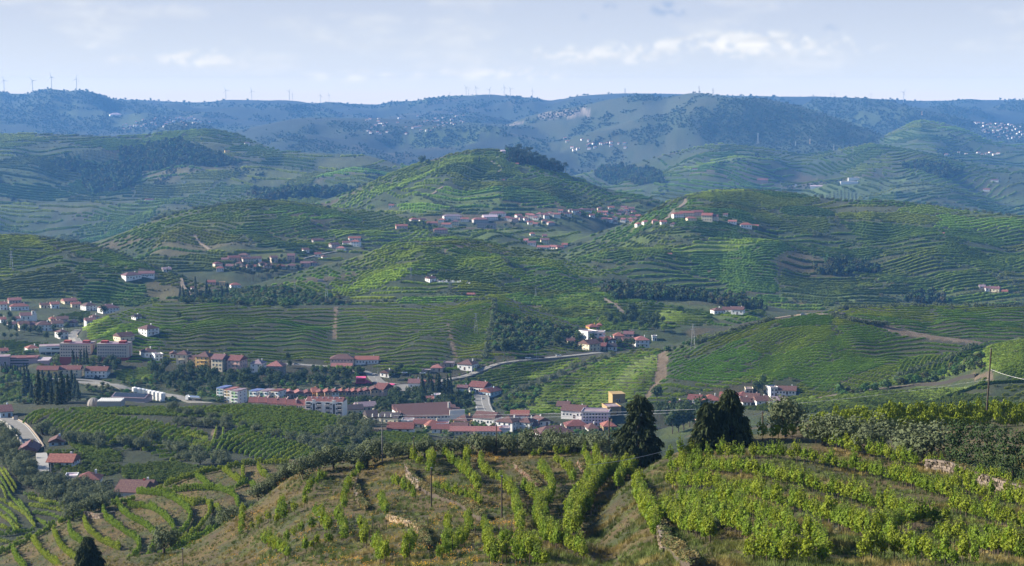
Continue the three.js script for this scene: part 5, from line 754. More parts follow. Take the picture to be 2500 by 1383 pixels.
ribbon('track', 'dirt track through the scrub on the left', [440, 680, 446, 700, 466, 722], 4, dirt, 1700, 2400, 0.4); const R8 = ribbon('track', 'dirt road above the long dark wall at the right', [2000, 974, 2080, 960, 2160, 950, 2240, 942, 2320, 933, 2390, 915], 3, landDirt, 850, 1400, 0.5); kerbWall(R8, 1, -0.15, earthDark2, 'wall', 'long dark retaining wall under the dirt road at the right', 6);
ribbon('track', 'brown track through the central vineyards', [1470, 728, 1500, 745, 1530, 770], 4, dirt, 1600, 2100, 0.3); ribbon('lane', 'lane curving up to the houses above the central hill', [740, 632, 800, 618, 835, 612], 4, asphalt, 2200, 3000, 0.4);
// ---------------------------------------------------------------- trees
function crownOf(seed, spec, size) { const r = mulberry(seed), L = new Leaves(); for (const [x, y, z, rx, ry, rz, n] of spec(r)) L.blob(x, y, z, rx, ry, rz, n, size, r); return L.done(); }
const oliveSpec = (k) => (r) => Array.from({ length: 12 }, (_, i) => { const a = i * 2.4, q = i ? 1.6 * Math.sqrt(r()) + 0.25 : 0; return [Math.cos(a) * q, 1.55 + r() * 1.9 - q * 0.15, Math.sin(a) * q, 1.0 + 0.4 * r(), 0.8 + 0.35 * r(), 1.0 + 0.4 * r(), k]; });
const broadSpec = (k) => (r) => Array.from({ length: 11 }, (_, i) => { const a = i * 2.4, q = i ? 1.9 * Math.sqrt(r()) : 0; return [Math.cos(a) * q, 3.2 + r() * 3.4, Math.sin(a) * q, 1.2 + 0.6 * r(), 1.1 + 0.5 * r(), 1.2 + 0.6 * r(), k]; });
const ballSpec = (k) => () => [[0, 3, 0, 1.5, 1.35, 1.5, k * 3], [0.5, 3.5, 0.3, 1, 0.9, 1, k], [-0.5, 2.6, -0.2, 1, 0.8, 1, k]];
const pineSpec = (k) => (r) => Array.from({ length: 9 }, (_, i) => { const a = i * 2.4, q = i ? 2.3 * Math.sqrt(r()) : 0; return [Math.cos(a) * q, 8.5 + r() * 2.6, Math.sin(a) * q, 1.3 + 0.5 * r(), 0.9 + 0.4 * r(), 1.3 + 0.5 * r(), k]; });
const columnSpec = (k) => (r) => Array.from({ length: 8 }, (_, i) => [0.3 * (r() - 0.5), 0.9 + i * 0.95, 0.3 * (r() - 0.5), 1.5 * (1 - i / 8.6), 0.9, 1.5 * (1 - i / 8.6), k]);
function trunkOf(kind, r) {
  if (kind === 'olive') return [limb(V(0, -0.6, 0), V(0.1, 0.8, 0), 0.26, 0.2), limb(V(0.1, 1, 0), V(0.75, 2.3, 0.3), 0.15, 0.07), limb(V(0.1, 1, 0), V(-0.6, 2.4, -0.2), 0.14, 0.06), limb(V(0.1, 1, 0), V(0, 2.5, -0.6), 0.11, 0.05)];
  if (kind === 'pine') return [limb(V(0, -1, 0), V(0.3, 9, 0), 0.3, 0.16), limb(V(0.2, 7, 0), V(1.6, 9, 0.4), 0.12, 0.05), limb(V(0.2, 7.4, 0), V(-1.4, 9.2, -0.4), 0.12, 0.05)];
  return [limb(V(0, -0.8, 0), V(0, 2.6, 0), 0.22, 0.15), limb(V(0, 2.2, 0), V(0.9, 4.4, 0.4), 0.12, 0.05), limb(V(0, 2.2, 0), V(-0.8, 4.6, -0.4), 0.12, 0.05)];
}
const PROTO = {};
function proto(kind) {                                       // three of each kind, shapes shared by all copies
  return PROTO[kind] ??= [1, 2, 3].map((k) => {
    const [spec, size, mat, tr] = { olive: [oliveSpec(85), 0.3, M.olive, 'olive'], olive_far: [oliveSpec(16), 0.62, M.olive, 'olive'], broad: [broadSpec(42), 0.62, M.broad, 'broad'], ball: [ballSpec(55), 0.45, M.bright, 'broad'], pine: [pineSpec(34), 0.62, M.pine, 'pine'], column: [columnSpec(52), 0.5, M.pine, 'broad'], bright: [broadSpec(42), 0.55, M.bright, 'broad'] }[kind];
    return { crown: crownOf(k * 77 + kind.length, spec, size), trunk: mergeGeometries(trunkOf(tr)), mat };
  });
}
const NAME = { olive: ['olive_tree', 'olive tree'], olive_far: ['olive_tree', 'olive tree'], broad: ['broadleaf_tree', 'tree'], ball: ['street_tree', 'street tree'], pine: ['pine_tree', 'pine'], column: ['cypress_tree', 'cypress'], bright: ['broadleaf_tree', 'tree'] };
let treeCount = 0; const TREEROOT = {};
function tree(kind, p, scale, label, group) {
  const v = (hash(p.x * 9, p.z * 9, 2) * 3) | 0, q = proto(kind)[v], key = kind + v; let t;
  if (!TREEROOT[key]) { t = thing(NAME[kind][0], label, NAME[kind][1], p, 0, group); mesh('trunk', q.trunk, M.bark, t); mesh('crown', q.crown, q.mat, t); TREEROOT[key] = t; }
  else { t = TREEROOT[key].clone(); t.name = numbered(NAME[kind][0]); scene.add(t); t.position.copy(p); t.userData = { label, category: NAME[kind][1] }; if (group) t.userData.group = group; }
  t.rotation.y = rr(0, 6.28); const s = Array.isArray(scale) ? scale : [scale, scale, scale]; t.scale.set(s[0] * rr(0.9, 1.12), s[1] * rr(0.9, 1.12), s[2] * rr(0.9, 1.12)); treeCount++; return t;
}
// trees along a line drawn on the photograph, every so many pixels; or scattered in an outline
function treeLine(kind, pts, every, scale, label, group, from, to, jit = 3) { const c = new THREE.CatmullRomCurve3(Array.from({ length: pts.length / 2 }, (_, i) => V(pts[i * 2], pts[i * 2 + 1], 0))), n = Math.max(1, Math.round(c.getLength() / every)); for (let i = 0; i <= n; i++) { const q = c.getPoint(i / n), p = onLand(q.x + rr(-jit, jit), q.y + rr(-jit * 0.4, jit * 0.4), from, to); if (p) tree(kind, p, rr(0.8, 1.2) * scale, label, group); } }
function grove(kind, n, poly, scale, label, group, from, to, gap = 10) { const X = poly.filter((_, i) => i % 2 === 0), Y = poly.filter((_, i) => i % 2), P = X.map((x, i) => [x, Y[i]]), out = []; for (let g = 0; g < n * 30 && out.length < n; g++) { const x = rr(Math.min(...X), Math.max(...X)), y = rr(Math.min(...Y), Math.max(...Y)); if (!inPoly(P, x, y) || out.some(([a, b]) => Math.hypot(a - x, (b - y) * 1.8) < gap)) continue; const p = onLand(x, y, from, to); if (!p || isBlocked(p.x / -p.z, -p.z)) continue; out.push([x, y]); tree(kind, p, rr(0.75, 1.25) * scale, label, group); } }
// ---------------------------------------------------------------- trees that can be told apart
const G = { belt: 'olive trees along the rim of the foreground slope', grove: 'olive trees of the grove at the bottom left', knoll: 'olive trees among the vine rows left of centre', bank: 'trees on the wooded bank above the coloured blocks' };
treeLine('olive', [905, 1122, 980, 1118, 1100, 1112, 1200, 1110, 1320, 1108, 1400, 1108, 1470, 1110], 36, 0.74, 'grey green olive tree in the belt between the town and the foreground vines', G.belt, 200, 420, 8);
treeLine('olive', [1170, 1104, 1260, 1098, 1340, 1098, 1430, 1098], 40, 0.7, 'grey green olive tree at the back of the belt under the white town houses', 'olive trees at the back of the belt', 270, 700, 8);
treeLine('olive', [745, 1172, 790, 1150, 850, 1146, 900, 1140], 36, 0.85, 'olive tree at the left end of the belt above the dry slope', G.belt, 200, 700, 8);
for (const [px, py, s, l] of [[1916, 1068, [1.15, 1.12, 1.1], 'olive tree with a forked bare trunk at the back of the near mound'], [2010, 1088, [0.95, 1, 0.9], 'pale olive behind the near vine rows, second from the forked one'], [2062, 1096, [1, 1.05, 1], 'round pale olive right of the second one behind the near vines'], [2120, 1112, [0.8, 0.8, 0.8], 'low olive bush in front of the thick trunked olive'], [2142, 1098, [1.05, 1.15, 1], 'olive with a thick leaning trunk behind the near mound'], [2255, 1128, [1.35, 1.25, 1.2], 'largest silvery olive, beside the dark ivy mass at the right'], [2215, 1112, [0.9, 0.95, 0.9], 'olive half behind the largest silvery one'], [1745, 1300, [0.35, 0.28, 0.35], 'small grey olive shoot at the bottom edge below the vine rows']]) { const p = onLand(px, py, 100, 420); if (p) tree('olive', p, s, l); }
grove('olive', 62, [0, 1040, 20, 1050, 60, 1110, 98, 1160, 130, 1180, 250, 1205, 290, 1240, 190, 1255, 90, 1215, 20, 1150, 0, 1140], 1.2, 'grey olive tree of the dense grove round the near houses', G.grove, 560, 900, 15);
grove('olive', 18, [290, 1100, 350, 1110, 420, 1130, 500, 1150, 560, 1140, 520, 1110, 430, 1090, 340, 1080], 1.25, 'olive tree in the dark clumps between the vine rows left of centre', G.knoll, 560, 1000, 13);
grove('olive', 16, [95, 1060, 160, 1070, 260, 1080, 240, 1100, 150, 1085], 1.25, 'olive tree in the dark clumps between the vine rows left of centre', G.knoll, 560, 1000, 18);
treeLine('olive', [430, 1040, 500, 1045, 560, 1050], 16, 1.0, 'olive tree in the dark clumps between the vine rows left of centre', G.knoll, 560, 1000, 5);
treeLine('olive', [420, 1005, 450, 1015, 500, 1020, 540, 1028, 600, 1050, 680, 1068, 740, 1085], 30, 0.95, 'olive tree dotted over the low hill in front of the white apartment building', 'olive trees dotted over the low hill', 560, 1000, 6);
grove('olive', 34, [740, 1085, 830, 1040, 880, 1035, 930, 1050, 900, 1075, 960, 1090, 860, 1120, 780, 1120], 1.1, 'olive tree on the dark bank right of the low vineyard hill', 'olive trees right of the low vineyard hill', 400, 1000, 15);
for (const [px, py, s, l] of [[400, 1362, 1.0, 'round olive at the lower end of the double vine row at the bottom left'], [517, 1296, 0.85, 'left one of two olives beside the double vine row'], [556, 1290, 0.8, 'right one of two olives beside the double vine row'], [178, 1272, 1.1, 'dark round olive behind the crest row of the spur'], [215, 1255, 1.2, 'olive next to the dark round one behind the crest row'], [246, 1248, 1.1, 'olive nearest to the brown roofed villa behind the crest row']]) { const p = onLand(px, py, 300, 700); if (p) tree('olive', p, s, l); }
treeLine('olive', [586, 1258, 630, 1232, 670, 1212, 704, 1195], 15, 0.62, 'small olive of the grey line above the double vine row', 'small olives above the double vine row', 300, 560, 3);
treeLine('olive', [1232, 978, 1262, 963, 1300, 948, 1350, 930, 1400, 908, 1450, 890, 1495, 872], 23, 1.25, 'round olive on the bright diagonal bank beside the straight road', 'olives on the diagonal bank', 1150, 1500, 2);
// the town's trees
grove('broad', 74, [360, 905, 470, 912, 520, 925, 600, 925, 700, 932, 760, 920, 850, 930, 850, 958, 720, 945, 690, 955, 560, 955, 530, 975, 440, 968, 390, 945], 1.15, 'dark green tree on the wooded bank above the coloured blocks', G.bank, 1050, 1700, 12);
grove('broad', 36, [950, 975, 1010, 965, 1060, 990, 1160, 985, 1165, 1005, 1060, 1005, 960, 1000], 0.95, 'green tree in the hollow between the pastel terrace and the factory', 'trees of the hollow above the factory', 1050, 1700, 11);
grove('broad', 22, [860, 985, 950, 985, 960, 1005, 900, 1005], 0.7, 'small tree below the pastel terrace', 'small trees below the pastel terrace', 1050, 1700, 9);
grove('column', 15, [1030, 955, 1050, 950, 1110, 955, 1120, 975, 1060, 980, 1030, 975], 1.45, 'dark conifer in front of the ochre houses by the roundabout', 'dark conifers by the roundabout', 1050, 1700, 10);
grove('column', 3, [1110, 990, 1125, 985, 1135, 1000, 1115, 1002], 1.35, 'dark conifer on the loop of road beside the pink roofed house', 'conifers on the loop of road', 1050, 1700, 8);
grove('column', 26, [55, 968, 110, 958, 180, 962, 205, 985, 140, 990, 70, 988], 1.75, 'dark cedar of the black mass of trees left of the winery', 'cedars left of the winery', 800, 1700, 11);
treeLine('column', [178, 890, 190, 892, 202, 890, 212, 891], 8, 1.35, 'dark cypress in front of the orange ended block', 'cypresses in front of the orange ended block', 1050, 1700, 1);
grove('broad', 9, [215, 895, 260, 890, 300, 900, 270, 915, 230, 905], 0.95, 'bushy tree below the beige blocks', 'trees below the beige blocks', 1050, 1700, 11);
treeLine('column', [4, 910, 20, 911, 40, 912, 64, 913], 6, 0.9, 'clipped dark cypress of the tall hedge under the school', 'cypresses of the tall hedge under the school', 1050, 1700, 0.5);
treeLine('ball', [0, 938, 50, 935, 100, 934, 160, 932], 22, 1.2, 'rounded street tree along the terraced street at the left', 'street trees at the left', 1000, 1700, 3);
treeLine('ball', [775, 909, 800, 910, 830, 911, 860, 913, 884, 916], 10, 1.25, 'bright round tree of the clipped avenue beside the pink pavilion', 'clipped trees beside the pink pavilion', 1050, 1700, 2);
treeLine('ball', [805, 984, 840, 984, 880, 982, 920, 980], 11, 0.85, 'bright round tree in front of the pastel terrace', 'clipped trees in front of the pastel terrace', 1050, 1700, 1);
treeLine('ball', [1052, 934, 1090, 927, 1130, 920, 1160, 911, 1185, 900, 1215, 889, 1260, 882], 21, 0.75, 'small clipped tree beside the long curving road', 'roadside trees on the curving road', 1150, 1700, 0.5);
treeLine('ball', [1155, 968, 1156, 985, 1158, 1000], 8, 0.8, 'small round tree beside the straight road', 'round trees beside the straight road', 1050, 1700, 0.5);
grove('broad', 16, [1610, 1020, 1640, 1010, 1720, 1015, 1725, 1050, 1640, 1062], 1.5, 'lush green tree below the black roofed villa', 'lush trees below the black roofed villa', 700, 1700, 13);
for (const [px, py, k, s, l] of [[1243, 868, 'broad', 1.9, 'big dark round tree above the curving road'], [1232, 872, 'broad', 1.5, 'dark tree leaning on the big round one above the curving road'], [1334, 838, 'broad', 1.8, 'big dark tree left of the saddle village'], [1360, 846, 'broad', 1.3, 'dark tree right in front of the cream cottage'], [252, 770, 'broad', 1.5, 'round dark tree between the manor and the bright vineyard'], [198, 796, 'broad', 1.1, 'round tree at the end of the left village'], [1604, 985, 'broad', 1.6, 'round tree left of the red roofed village'], [1862, 955, 'bright', 1.3, 'yellow green tree left of the white tower'], [1850, 962, 'broad', 1.2, 'dark tree between the cream house and the white tower'], [412, 955, 'bright', 0.7, 'small yellow green tree above the tanker road'], [492, 980, 'bright', 1.0, 'yellowish tree behind the tanker'], [1030, 405, 'broad', 2.4, 'dark clump of trees on the left shoulder of the cone hill'], [1044, 404, 'broad', 1.6, 'smaller dark tree beside the clump on the cone hill'], [1170, 399, 'column', 1.7, 'lonely dark tree near the top of the cone hill'], [1381, 426, 'pine', 1.9, 'lonely umbrella pine on the right shoulder of the cone hill'], [1545, 782, 'broad', 1.9, 'largest dark tree in the hollow under the central vineyard'], [1490, 788, 'broad', 1.3, 'dark tree left of the largest in the hollow'], [1793, 752, 'pine', 0.9, 'palm like tree in front of the white manor'], [1622, 815, 'bright', 1.2, 'orange tinged tree left of the striped vineyard'], [437, 782, 'broad', 1.0, 'dark bush tree in the middle of the left vineyard']]) { const p = onLand(px, py, 900, 4200); if (p) tree(k, p, s, l); }
grove('broad', 18, [1470, 780, 1560, 775, 1620, 790, 1600, 812, 1490, 800], 1.2, 'dark tree in the hollow behind the saddle village', 'trees in the hollow behind the saddle village', 1300, 2000, 11);
grove('broad', 14, [1380, 835, 1440, 838, 1430, 862, 1390, 858, 1600, 850, 1590, 842], 0.9, 'garden tree of the saddle village', 'garden trees of the saddle village', 1300, 1800, 11);
grove('broad', 20, [0, 770, 60, 795, 110, 812, 180, 805, 140, 838, 60, 825, 0, 832], 0.9, 'garden tree of the left village', 'garden trees of the left village', 1100, 2100, 13);
grove('broad', 12, [700, 880, 760, 890, 900, 905, 980, 910, 960, 930, 1000, 935, 700, 900], 0.8, 'tree near the roundabout', 'trees near the roundabout', 1100, 1700, 13);
grove('column', 18, [432, 715, 470, 700, 560, 712, 555, 735, 470, 738, 435, 735], 1.25, 'dark pine of the group beside the scrub on the left', 'dark pines beside the scrub', 1600, 2300, 9);
grove('pine', 16, [590, 665, 640, 655, 690, 668, 680, 690, 600, 690], 1.05, 'dark pine in front of the hamlet below the left ridge', 'pines in front of the hamlet', 1700, 2500, 9);
grove('pine', 40, [1236, 382, 1270, 380, 1320, 398, 1368, 424, 1340, 424, 1280, 405, 1240, 398], 1.75, 'tall dark pine of the crown of trees on the cone hill', 'pines on top of the cone hill', 3000, 4200, 5);
grove('broad', 26, [520, 665, 560, 640, 700, 632, 760, 640, 740, 662, 640, 665], 0.9, 'garden tree of the hamlet below the left ridge', 'garden trees of the hamlet', 1900, 2800, 9);
grove('broad', 34, [985, 550, 1060, 540, 1240, 535, 1440, 530, 1560, 545, 1450, 552, 1200, 562, 1000, 570], 0.9, 'garden tree of the long village', 'garden trees of the long village', 2200, 3600, 9);
console.log('trees', treeCount);

// ---------------------------------------------------------------- trees and vines nobody could count: woods, scrub, lines of bushes, rows of vines
const gaps = { 6: 9, 7: 9, 8: 8, 9: 8, 10: 8, 11: 7.5, 12: 7.5, 13: 7.5, 14: 7.5, 15: 7, 16: 7, 17: 6.5, 18: 7.5, 19: 8, 21: 9 };
for (const k in gaps) plantHill(+k, gaps[k], { clean: +k >= 16 && +k <= 19, bright: +k === 14 ? 1.45 : 1.25 });
// rows on gentle ground that is no hill face: drawn along the land between lines of sight
function rowsIn(poly, from, to, gapPx, tone, tilt = 0, k = 1) {
  const X = poly.filter((_, i) => i % 2 === 0), Y = poly.filter((_, i) => i % 2), P = X.map((x, i) => [x, Y[i]]), x0 = Math.min(...X), x1 = Math.max(...X), crowd = vineCrowd('flat', 'vine rows on the gentle ground round the town', HEDGE);
  for (let y = Math.min(...Y) - Math.abs(tilt) * (x1 - x0); y < Math.max(...Y) + Math.abs(tilt) * (x1 - x0); y += gapPx) for (let x = x0; x < x1; x += 6.2) {
    const yy = y + tilt * (x - x0) + 2.2 * noise(x / 90, y / 40); if (!inPoly(P, x, yy) || rnd() < 0.05) continue; const p = hit(x, yy, from, to), q = hit(x + 6, yy + tilt * 6, from, to); if (!p || !q || isBlocked(p.x / -p.z, -p.z)) continue; const l = p.distanceTo(q); if (l > 30) continue;
    const t = tone * rr(0.8, 1.2); crowd.add(p.x, p.y - 0.1, p.z, Math.atan2(-(q.z - p.z), q.x - p.x), l * 1.3, 1.5 * k * rr(0.85, 1.15), 0.95 * k, [t, t, t], Math.atan2(q.y - p.y, Math.hypot(q.x - p.x, q.z - p.z)));
  }
}
rowsIn([1230, 1005, 1215, 975, 1300, 950, 1420, 905, 1500, 872, 1600, 858, 1605, 900, 1580, 960, 1550, 1000, 1400, 1012], 1050, 1700, 7, 0.8, 0.02); rowsIn([1130, 930, 1190, 908, 1260, 890, 1390, 878, 1430, 880, 1330, 920, 1230, 960, 1190, 950], 1100, 1700, 6, 1.0, -0.12);
rowsIn([1640, 960, 1800, 955, 1900, 975, 2080, 965, 2200, 955, 2390, 950, 2500, 960, 2500, 985, 2300, 998, 2000, 1000, 1900, 990, 1700, 985], 900, 1500, 6, 0.75, -0.01); rowsIn([2090, 945, 2180, 925, 2200, 880, 2330, 870, 2380, 850, 2500, 832, 2500, 930, 2400, 900, 2300, 925, 2100, 955], 800, 1400, 7, 1.0, -0.25);
rowsIn([1290, 728, 1450, 712, 1560, 738, 1740, 762, 1735, 795, 1600, 803, 1470, 775, 1360, 770], 1500, 2100, 6, 0.95, 0.03, 1.2); rowsIn([0, 832, 110, 838, 130, 850, 60, 870, 0, 866], 1150, 2000, 5.5, 0.8, -0.1, 1.1); rowsIn([150, 768, 215, 762, 225, 780, 120, 790], 1500, 2200, 4.5, 0.8, 0, 1.1); rowsIn([275, 908, 370, 898, 380, 938, 290, 934], 1050, 1700, 5, 0.9, 0.1); rowsIn([930, 905, 1050, 888, 1130, 905, 1040, 912, 950, 915], 1150, 1700, 5, 1.1); rowsIn([180, 830, 215, 790, 260, 775, 330, 800, 290, 830, 240, 850], 1300, 1800, 6, 1.5, -0.15);
{
  const oliveFar = new Crowd('olive_trees', 'small olives and bushes lined up on terrace banks and field edges of the hills', 'olive trees', proto('olive_far').map((q) => [q.crown, M.olive]));
  const woods = new Crowd('woods', 'dark woods on the hills seen from afar', 'woods', [11, 12, 13].map((k) => [crownOf(k, broadSpec(9), 1.5), M.pine]));
  const scrub = new Crowd('scrub', 'dark scrub and bushes covering banks and hollows', 'scrub', [14, 15].map((k) => [crownOf(k, broadSpec(16), 1.0), M.vineDark]));
  for (const [x, D, s] of bushSpots) { const y = groundSD(x / D, D); oliveFar.add(x, y - 1.3 * s, -D, rr(0, 6.3), s * 1.25, s * 1.15, s * 1.25, [0.8 + 0.4 * rnd(), 0.85 + 0.3 * rnd(), 0.9]); }
  const rows2 = (pts, every, s, from, to) => { const c = new THREE.CatmullRomCurve3(Array.from({ length: pts.length / 2 }, (_, i) => V(pts[i * 2], pts[i * 2 + 1], 0))), n = Math.round(c.getLength() / every); for (let i = 0; i <= n; i++) { const q = c.getPoint(i / n), p = onLand(q.x + rr(-2, 2), q.y + rr(-1, 1), from, to), k = s * rr(0.75, 1.2); if (p) oliveFar.add(p.x, p.y - 1.2 * k, p.z, rr(0, 6.3), k, k, k, [0.9, 0.95, 0.95]); } };
  rows2([810, 741, 900, 739, 1000, 738, 1100, 738, 1195, 736], 17, 1.15, 1400, 2000); rows2([860, 655, 950, 663, 1050, 664, 1130, 668], 15, 1.2, 1700, 2300); rows2([985, 592, 1030, 585, 1070, 582, 1110, 582, 1150, 590, 1190, 605, 1215, 625, 1240, 645], 9, 1.3, 1800, 2400);
  rows2([1208, 735, 1206, 770, 1200, 800, 1192, 840, 1186, 880], 5, 1.25, 1350, 1700); rows2([2032, 772, 2060, 780, 2100, 790, 2160, 797], 9, 1.3, 1100, 1600); rows2([2050, 755, 2100, 752, 2200, 750, 2300, 750, 2420, 751, 2500, 752], 15, 1.3, 1250, 1700); rows2([1700, 842, 1780, 815, 1860, 790, 1885, 782], 9, 1.2, 1100, 1500);
  rows2([2190, 925, 2240, 905, 2300, 888, 2345, 865, 2380, 848], 10, 1.15, 850, 1500); rows2([820, 650, 870, 640, 920, 628, 960, 617, 1000, 600], 12, 1.0, 1700, 2300); rows2([0, 580, 60, 579, 130, 587, 200, 598, 270, 614, 330, 640, 400, 662, 450, 680], 11, 1.4, 1800, 2400); rows2([1650, 490, 1750, 470, 1900, 472, 2080, 493, 2250, 502, 2480, 530], 14, 1.7, 2200, 3200); rows2([380, 535, 480, 512, 560, 500, 640, 492, 800, 508], 11, 1.7, 2400, 3200); rows2([0, 330, 180, 332, 300, 338, 420, 325], 9, 2.4, 4800, 6300);
  rows2([1000, 545, 1060, 575, 980, 600, 880, 620], 10, 1.5, 2200, 3200); rows2([1380, 600, 1480, 600, 1600, 640, 1680, 670], 10, 1.4, 1800, 3000); rows2([1560, 575, 1700, 560, 1900, 590, 2100, 640, 2300, 690], 10, 1.5, 2000, 3000); rows2([1840, 500, 1960, 560, 2100, 600, 2300, 640, 2480, 690], 10, 1.5, 2000, 3000); rows2([880, 440, 1000, 470, 1080, 500, 1120, 520], 8, 1.8, 2900, 3800); rows2([1400, 440, 1480, 470, 1580, 500], 6, 2.2, 2900, 3800);
  for (const A of AREAS) if (A.kind === 'wood' || A.kind === 'scrub' || A.kind === 'orchard') {
    const Dm = (A.d0 + A.d1) / 2, step = A.kind === 'orchard' ? 9 * Dm / 4665 : A.kind === 'scrub' ? 5.5 : clamp(Dm * 0.0027, 5.5, 12);
    for (let D = A.d0; D < A.d1; D += step * (A.kind === 'orchard' ? 1.6 : 1)) for (let x = A.s0 * D; x < A.s1 * D; x += step) {
      const q = A.kind === 'orchard' ? 0.6 : step * 0.7, X = x + rr(-q, q), Z = D + rr(-q, q), s = X / Z; if (!inPoly(A.P, s, Z) || !seen(s, Z, 8) || isBlocked(s, Z)) continue; const y = groundSD(s, Z);
      if (A.kind === 'wood') { const k = step / 5.5 * rr(0.75, 1.35); woods.add(X, y - 1.5 * k, -Z, rr(0, 6), k, k * rr(0.9, 1.5), k, [rr(0.9, 1.9), rr(1, 1.9), 1.1]); } else if (A.kind === 'scrub') { const k = rr(0.35, 0.95); scrub.add(X, y - 1.6 * k, -Z, rr(0, 6), k * 1.2, k, k * 1.2, [rr(0.5, 1.1), rr(0.55, 1.1), 0.8]); } else { const k = rr(0.9, 1.2) * Dm / 4665; oliveFar.add(X, y - 1.2, -Z, rr(0, 6), k, k, k, [1, 1, 1]); }
    }
  }
  // woods and hedges on the far mountains: clumps whose size follows the distance
  for (let g = 0; g < 60000; g++) {
    const h = hit(rr(-60, 2560), rr(214, 520), 4200, 16000); if (!h) continue; const D = -h.z + rr(-15, 15), x = h.x, s = x / D, w = whoAt(s, D), L = HILLS[w], q = L.pts[3][2], big = fbm(x / (q * 0.05), D / (q * 0.07), 4), f = fbm(x / (q * 0.012), D / (q * 0.03), 3);
    const wood = L.cover === 'wood' ? big + f * 0.6 < 0.3 : L.cover === 'rock' ? big + 0.5 * f - 0.9 * smooth(380, 620, s * F) < -0.02 : L.cover === 'far' ? big + 0.5 * f < -0.04 : L.cover === 'field' ? big + 0.5 * f < -0.48 : false;
    if (!wood) continue; const z = D / 8600 * rr(0.5, 1.5); woods.add(x, groundSD(s, D) - z, -D, rr(0, 6), z * 1.3, z * rr(0.7, 1.4), z * 1.3, [rr(0.8, 1.6), rr(0.9, 1.7), 1.1]);
  }
  // scrub on the town's banks and on rough ground
  for (let g = 0; g < 17000; g++) { const px = rr(0, 2500), py = rr(860, 1075), p = hit(px, py, 800, 1750); if (!p) continue; const D = -p.z, s = p.x / D, L = HILLS[whoAt(s, D)]; if (L.cover !== 'town' || isBlocked(s, D)) continue; if (noise(px / 60, py / 24) < -0.12) continue; const k = rr(0.2, 0.6); scrub.add(p.x, p.y - 1.3 * k, p.z, rr(0, 6), k * 1.3, k, k * 1.3, [rr(0.6, 1.5), rr(0.7, 1.4), 0.8]); }
  console.log('olives far', oliveFar.build(), 'woods', woods.build(), 'scrub', scrub.build());
  let t = 0; for (const k in rowsOf) t += rowsOf[k].build(); console.log('vine rows', t);
}
// ---------------------------------------------------------------- vine rows that one can follow with the eye: the low hill and the spur
const SEG = [21, 22, 23, 24].map((k) => { const r = mulberry(k), L = new Leaves(); for (let i = 0; i < 3; i++) L.blob((i - 1) * 0.33, 0.85 + (r() - 0.5) * 0.15, (r() - 0.5) * 0.12, 0.3, 0.55, 0.34, 17, 0.3, r); return L.done(); });
const SEG_NEAR = [31, 32, 33, 34].map((k) => { const r = mulberry(k), L = new Leaves(); for (let i = 0; i < 4; i++) L.blob((i - 1.5) * 0.27, 0.82 + (r() - 0.5) * 0.35, (r() - 0.5) * 0.3, 0.28, 0.48 + 0.2 * r(), 0.36, 30, 0.25, r, 0.3, 2.4); return L.done(); });
function vineRow(pts, from, to, step, high, shapes, label, group, gap = 0.04) {
  const c = new THREE.CatmullRomCurve3(Array.from({ length: pts.length / 2 }, (_, i) => V(pts[i * 2], pts[i * 2 + 1], 0)), false, 'centripetal'), n = 60, P = [];
  for (let i = 0; i <= n; i++) { const q = c.getPoint(i / n), p = hit(q.x, q.y, from, to) ?? onLand(q.x, q.y, from, to); if (p && (!P.length || p.distanceTo(P[P.length - 1]) < 60)) P.push(p); }
  if (P.length < 4) return null;
  const w = new THREE.CatmullRomCurve3(P), len = w.getLength(), m = Math.max(3, Math.round(len / step)), G0 = [], o = P[P.length >> 1], mat = new THREE.Matrix4();
  for (let i = 0; i <= m; i++) { if (rnd() < gap) continue; const p = w.getPointAt(i / m), t = w.getTangentAt(i / m), y = ground(p.x, p.z), k = rr(0.7, 1.3); mat.compose(V(p.x - o.x, y - o.y - 0.15, p.z - o.z), new THREE.Quaternion().setFromEuler(new THREE.Euler(0, Math.atan2(-t.z, t.x) + rr(-0.15, 0.15), Math.asin(clamp(t.y, -0.8, 0.8)), 'YXZ')), V(step * 1.12, high * k, rr(0.85, 1.2))); G0.push(shapes[(rnd() * shapes.length) | 0].clone().applyMatrix4(mat)); }
  const t = thing('vine_row', label, 'vine row', o, 0, group); mesh('foliage', mergeGeometries(G0), rnd() > 0.6 || high > 1.7 ? M.vineB : M.vine, t);
  const posts = []; for (let i = 0; i <= len; i += 6) { const p = w.getPointAt(i / len); posts.push(limb(V(p.x - o.x, ground(p.x, p.z) - o.y - 0.3, p.z - o.z), V(p.x - o.x, ground(p.x, p.z) - o.y + high * 1.1, p.z - o.z), 0.05, 0.045, 5)); } if (posts.length) mesh('posts', mergeGeometries(posts), MAT.wood, t).userData.kind = 'stuff';
  return t;
}
const SPURLABEL = 'vine row curving over the bare soil of the spur at the bottom left', spur = (l, ...p) => vineRow(p, 380, 640, 0.95, 1.35, SEG_NEAR, l, 'curving vine rows of the spur');
spur('long curving vine row of the spur, ending in a hook under the villa', 335, 1207, 400, 1215, 440, 1235, 465, 1262, 455, 1292, 430, 1320, 418, 1330);
spur('vine row that starts left of the villa and swings down to the bottom edge', 285, 1232, 300, 1256, 350, 1286, 378, 1312, 375, 1342, 350, 1383);
spur('vine row second from the left that bends twice on the spur', 250, 1242, 255, 1266, 300, 1301, 335, 1326, 338, 1350, 310, 1383);
spur('vine row that starts under the crest and stops half way down the spur', 205, 1272, 210, 1292, 242, 1322, 290, 1346);
spur('short hooked vine row at the left of the spur', 168, 1292, 173, 1312, 200, 1330, 215, 1342);
spur('vine row running along the crest of the spur from the left edge', -10, 1362, 40, 1337, 80, 1319, 165, 1273, 255, 1243, 325, 1224);
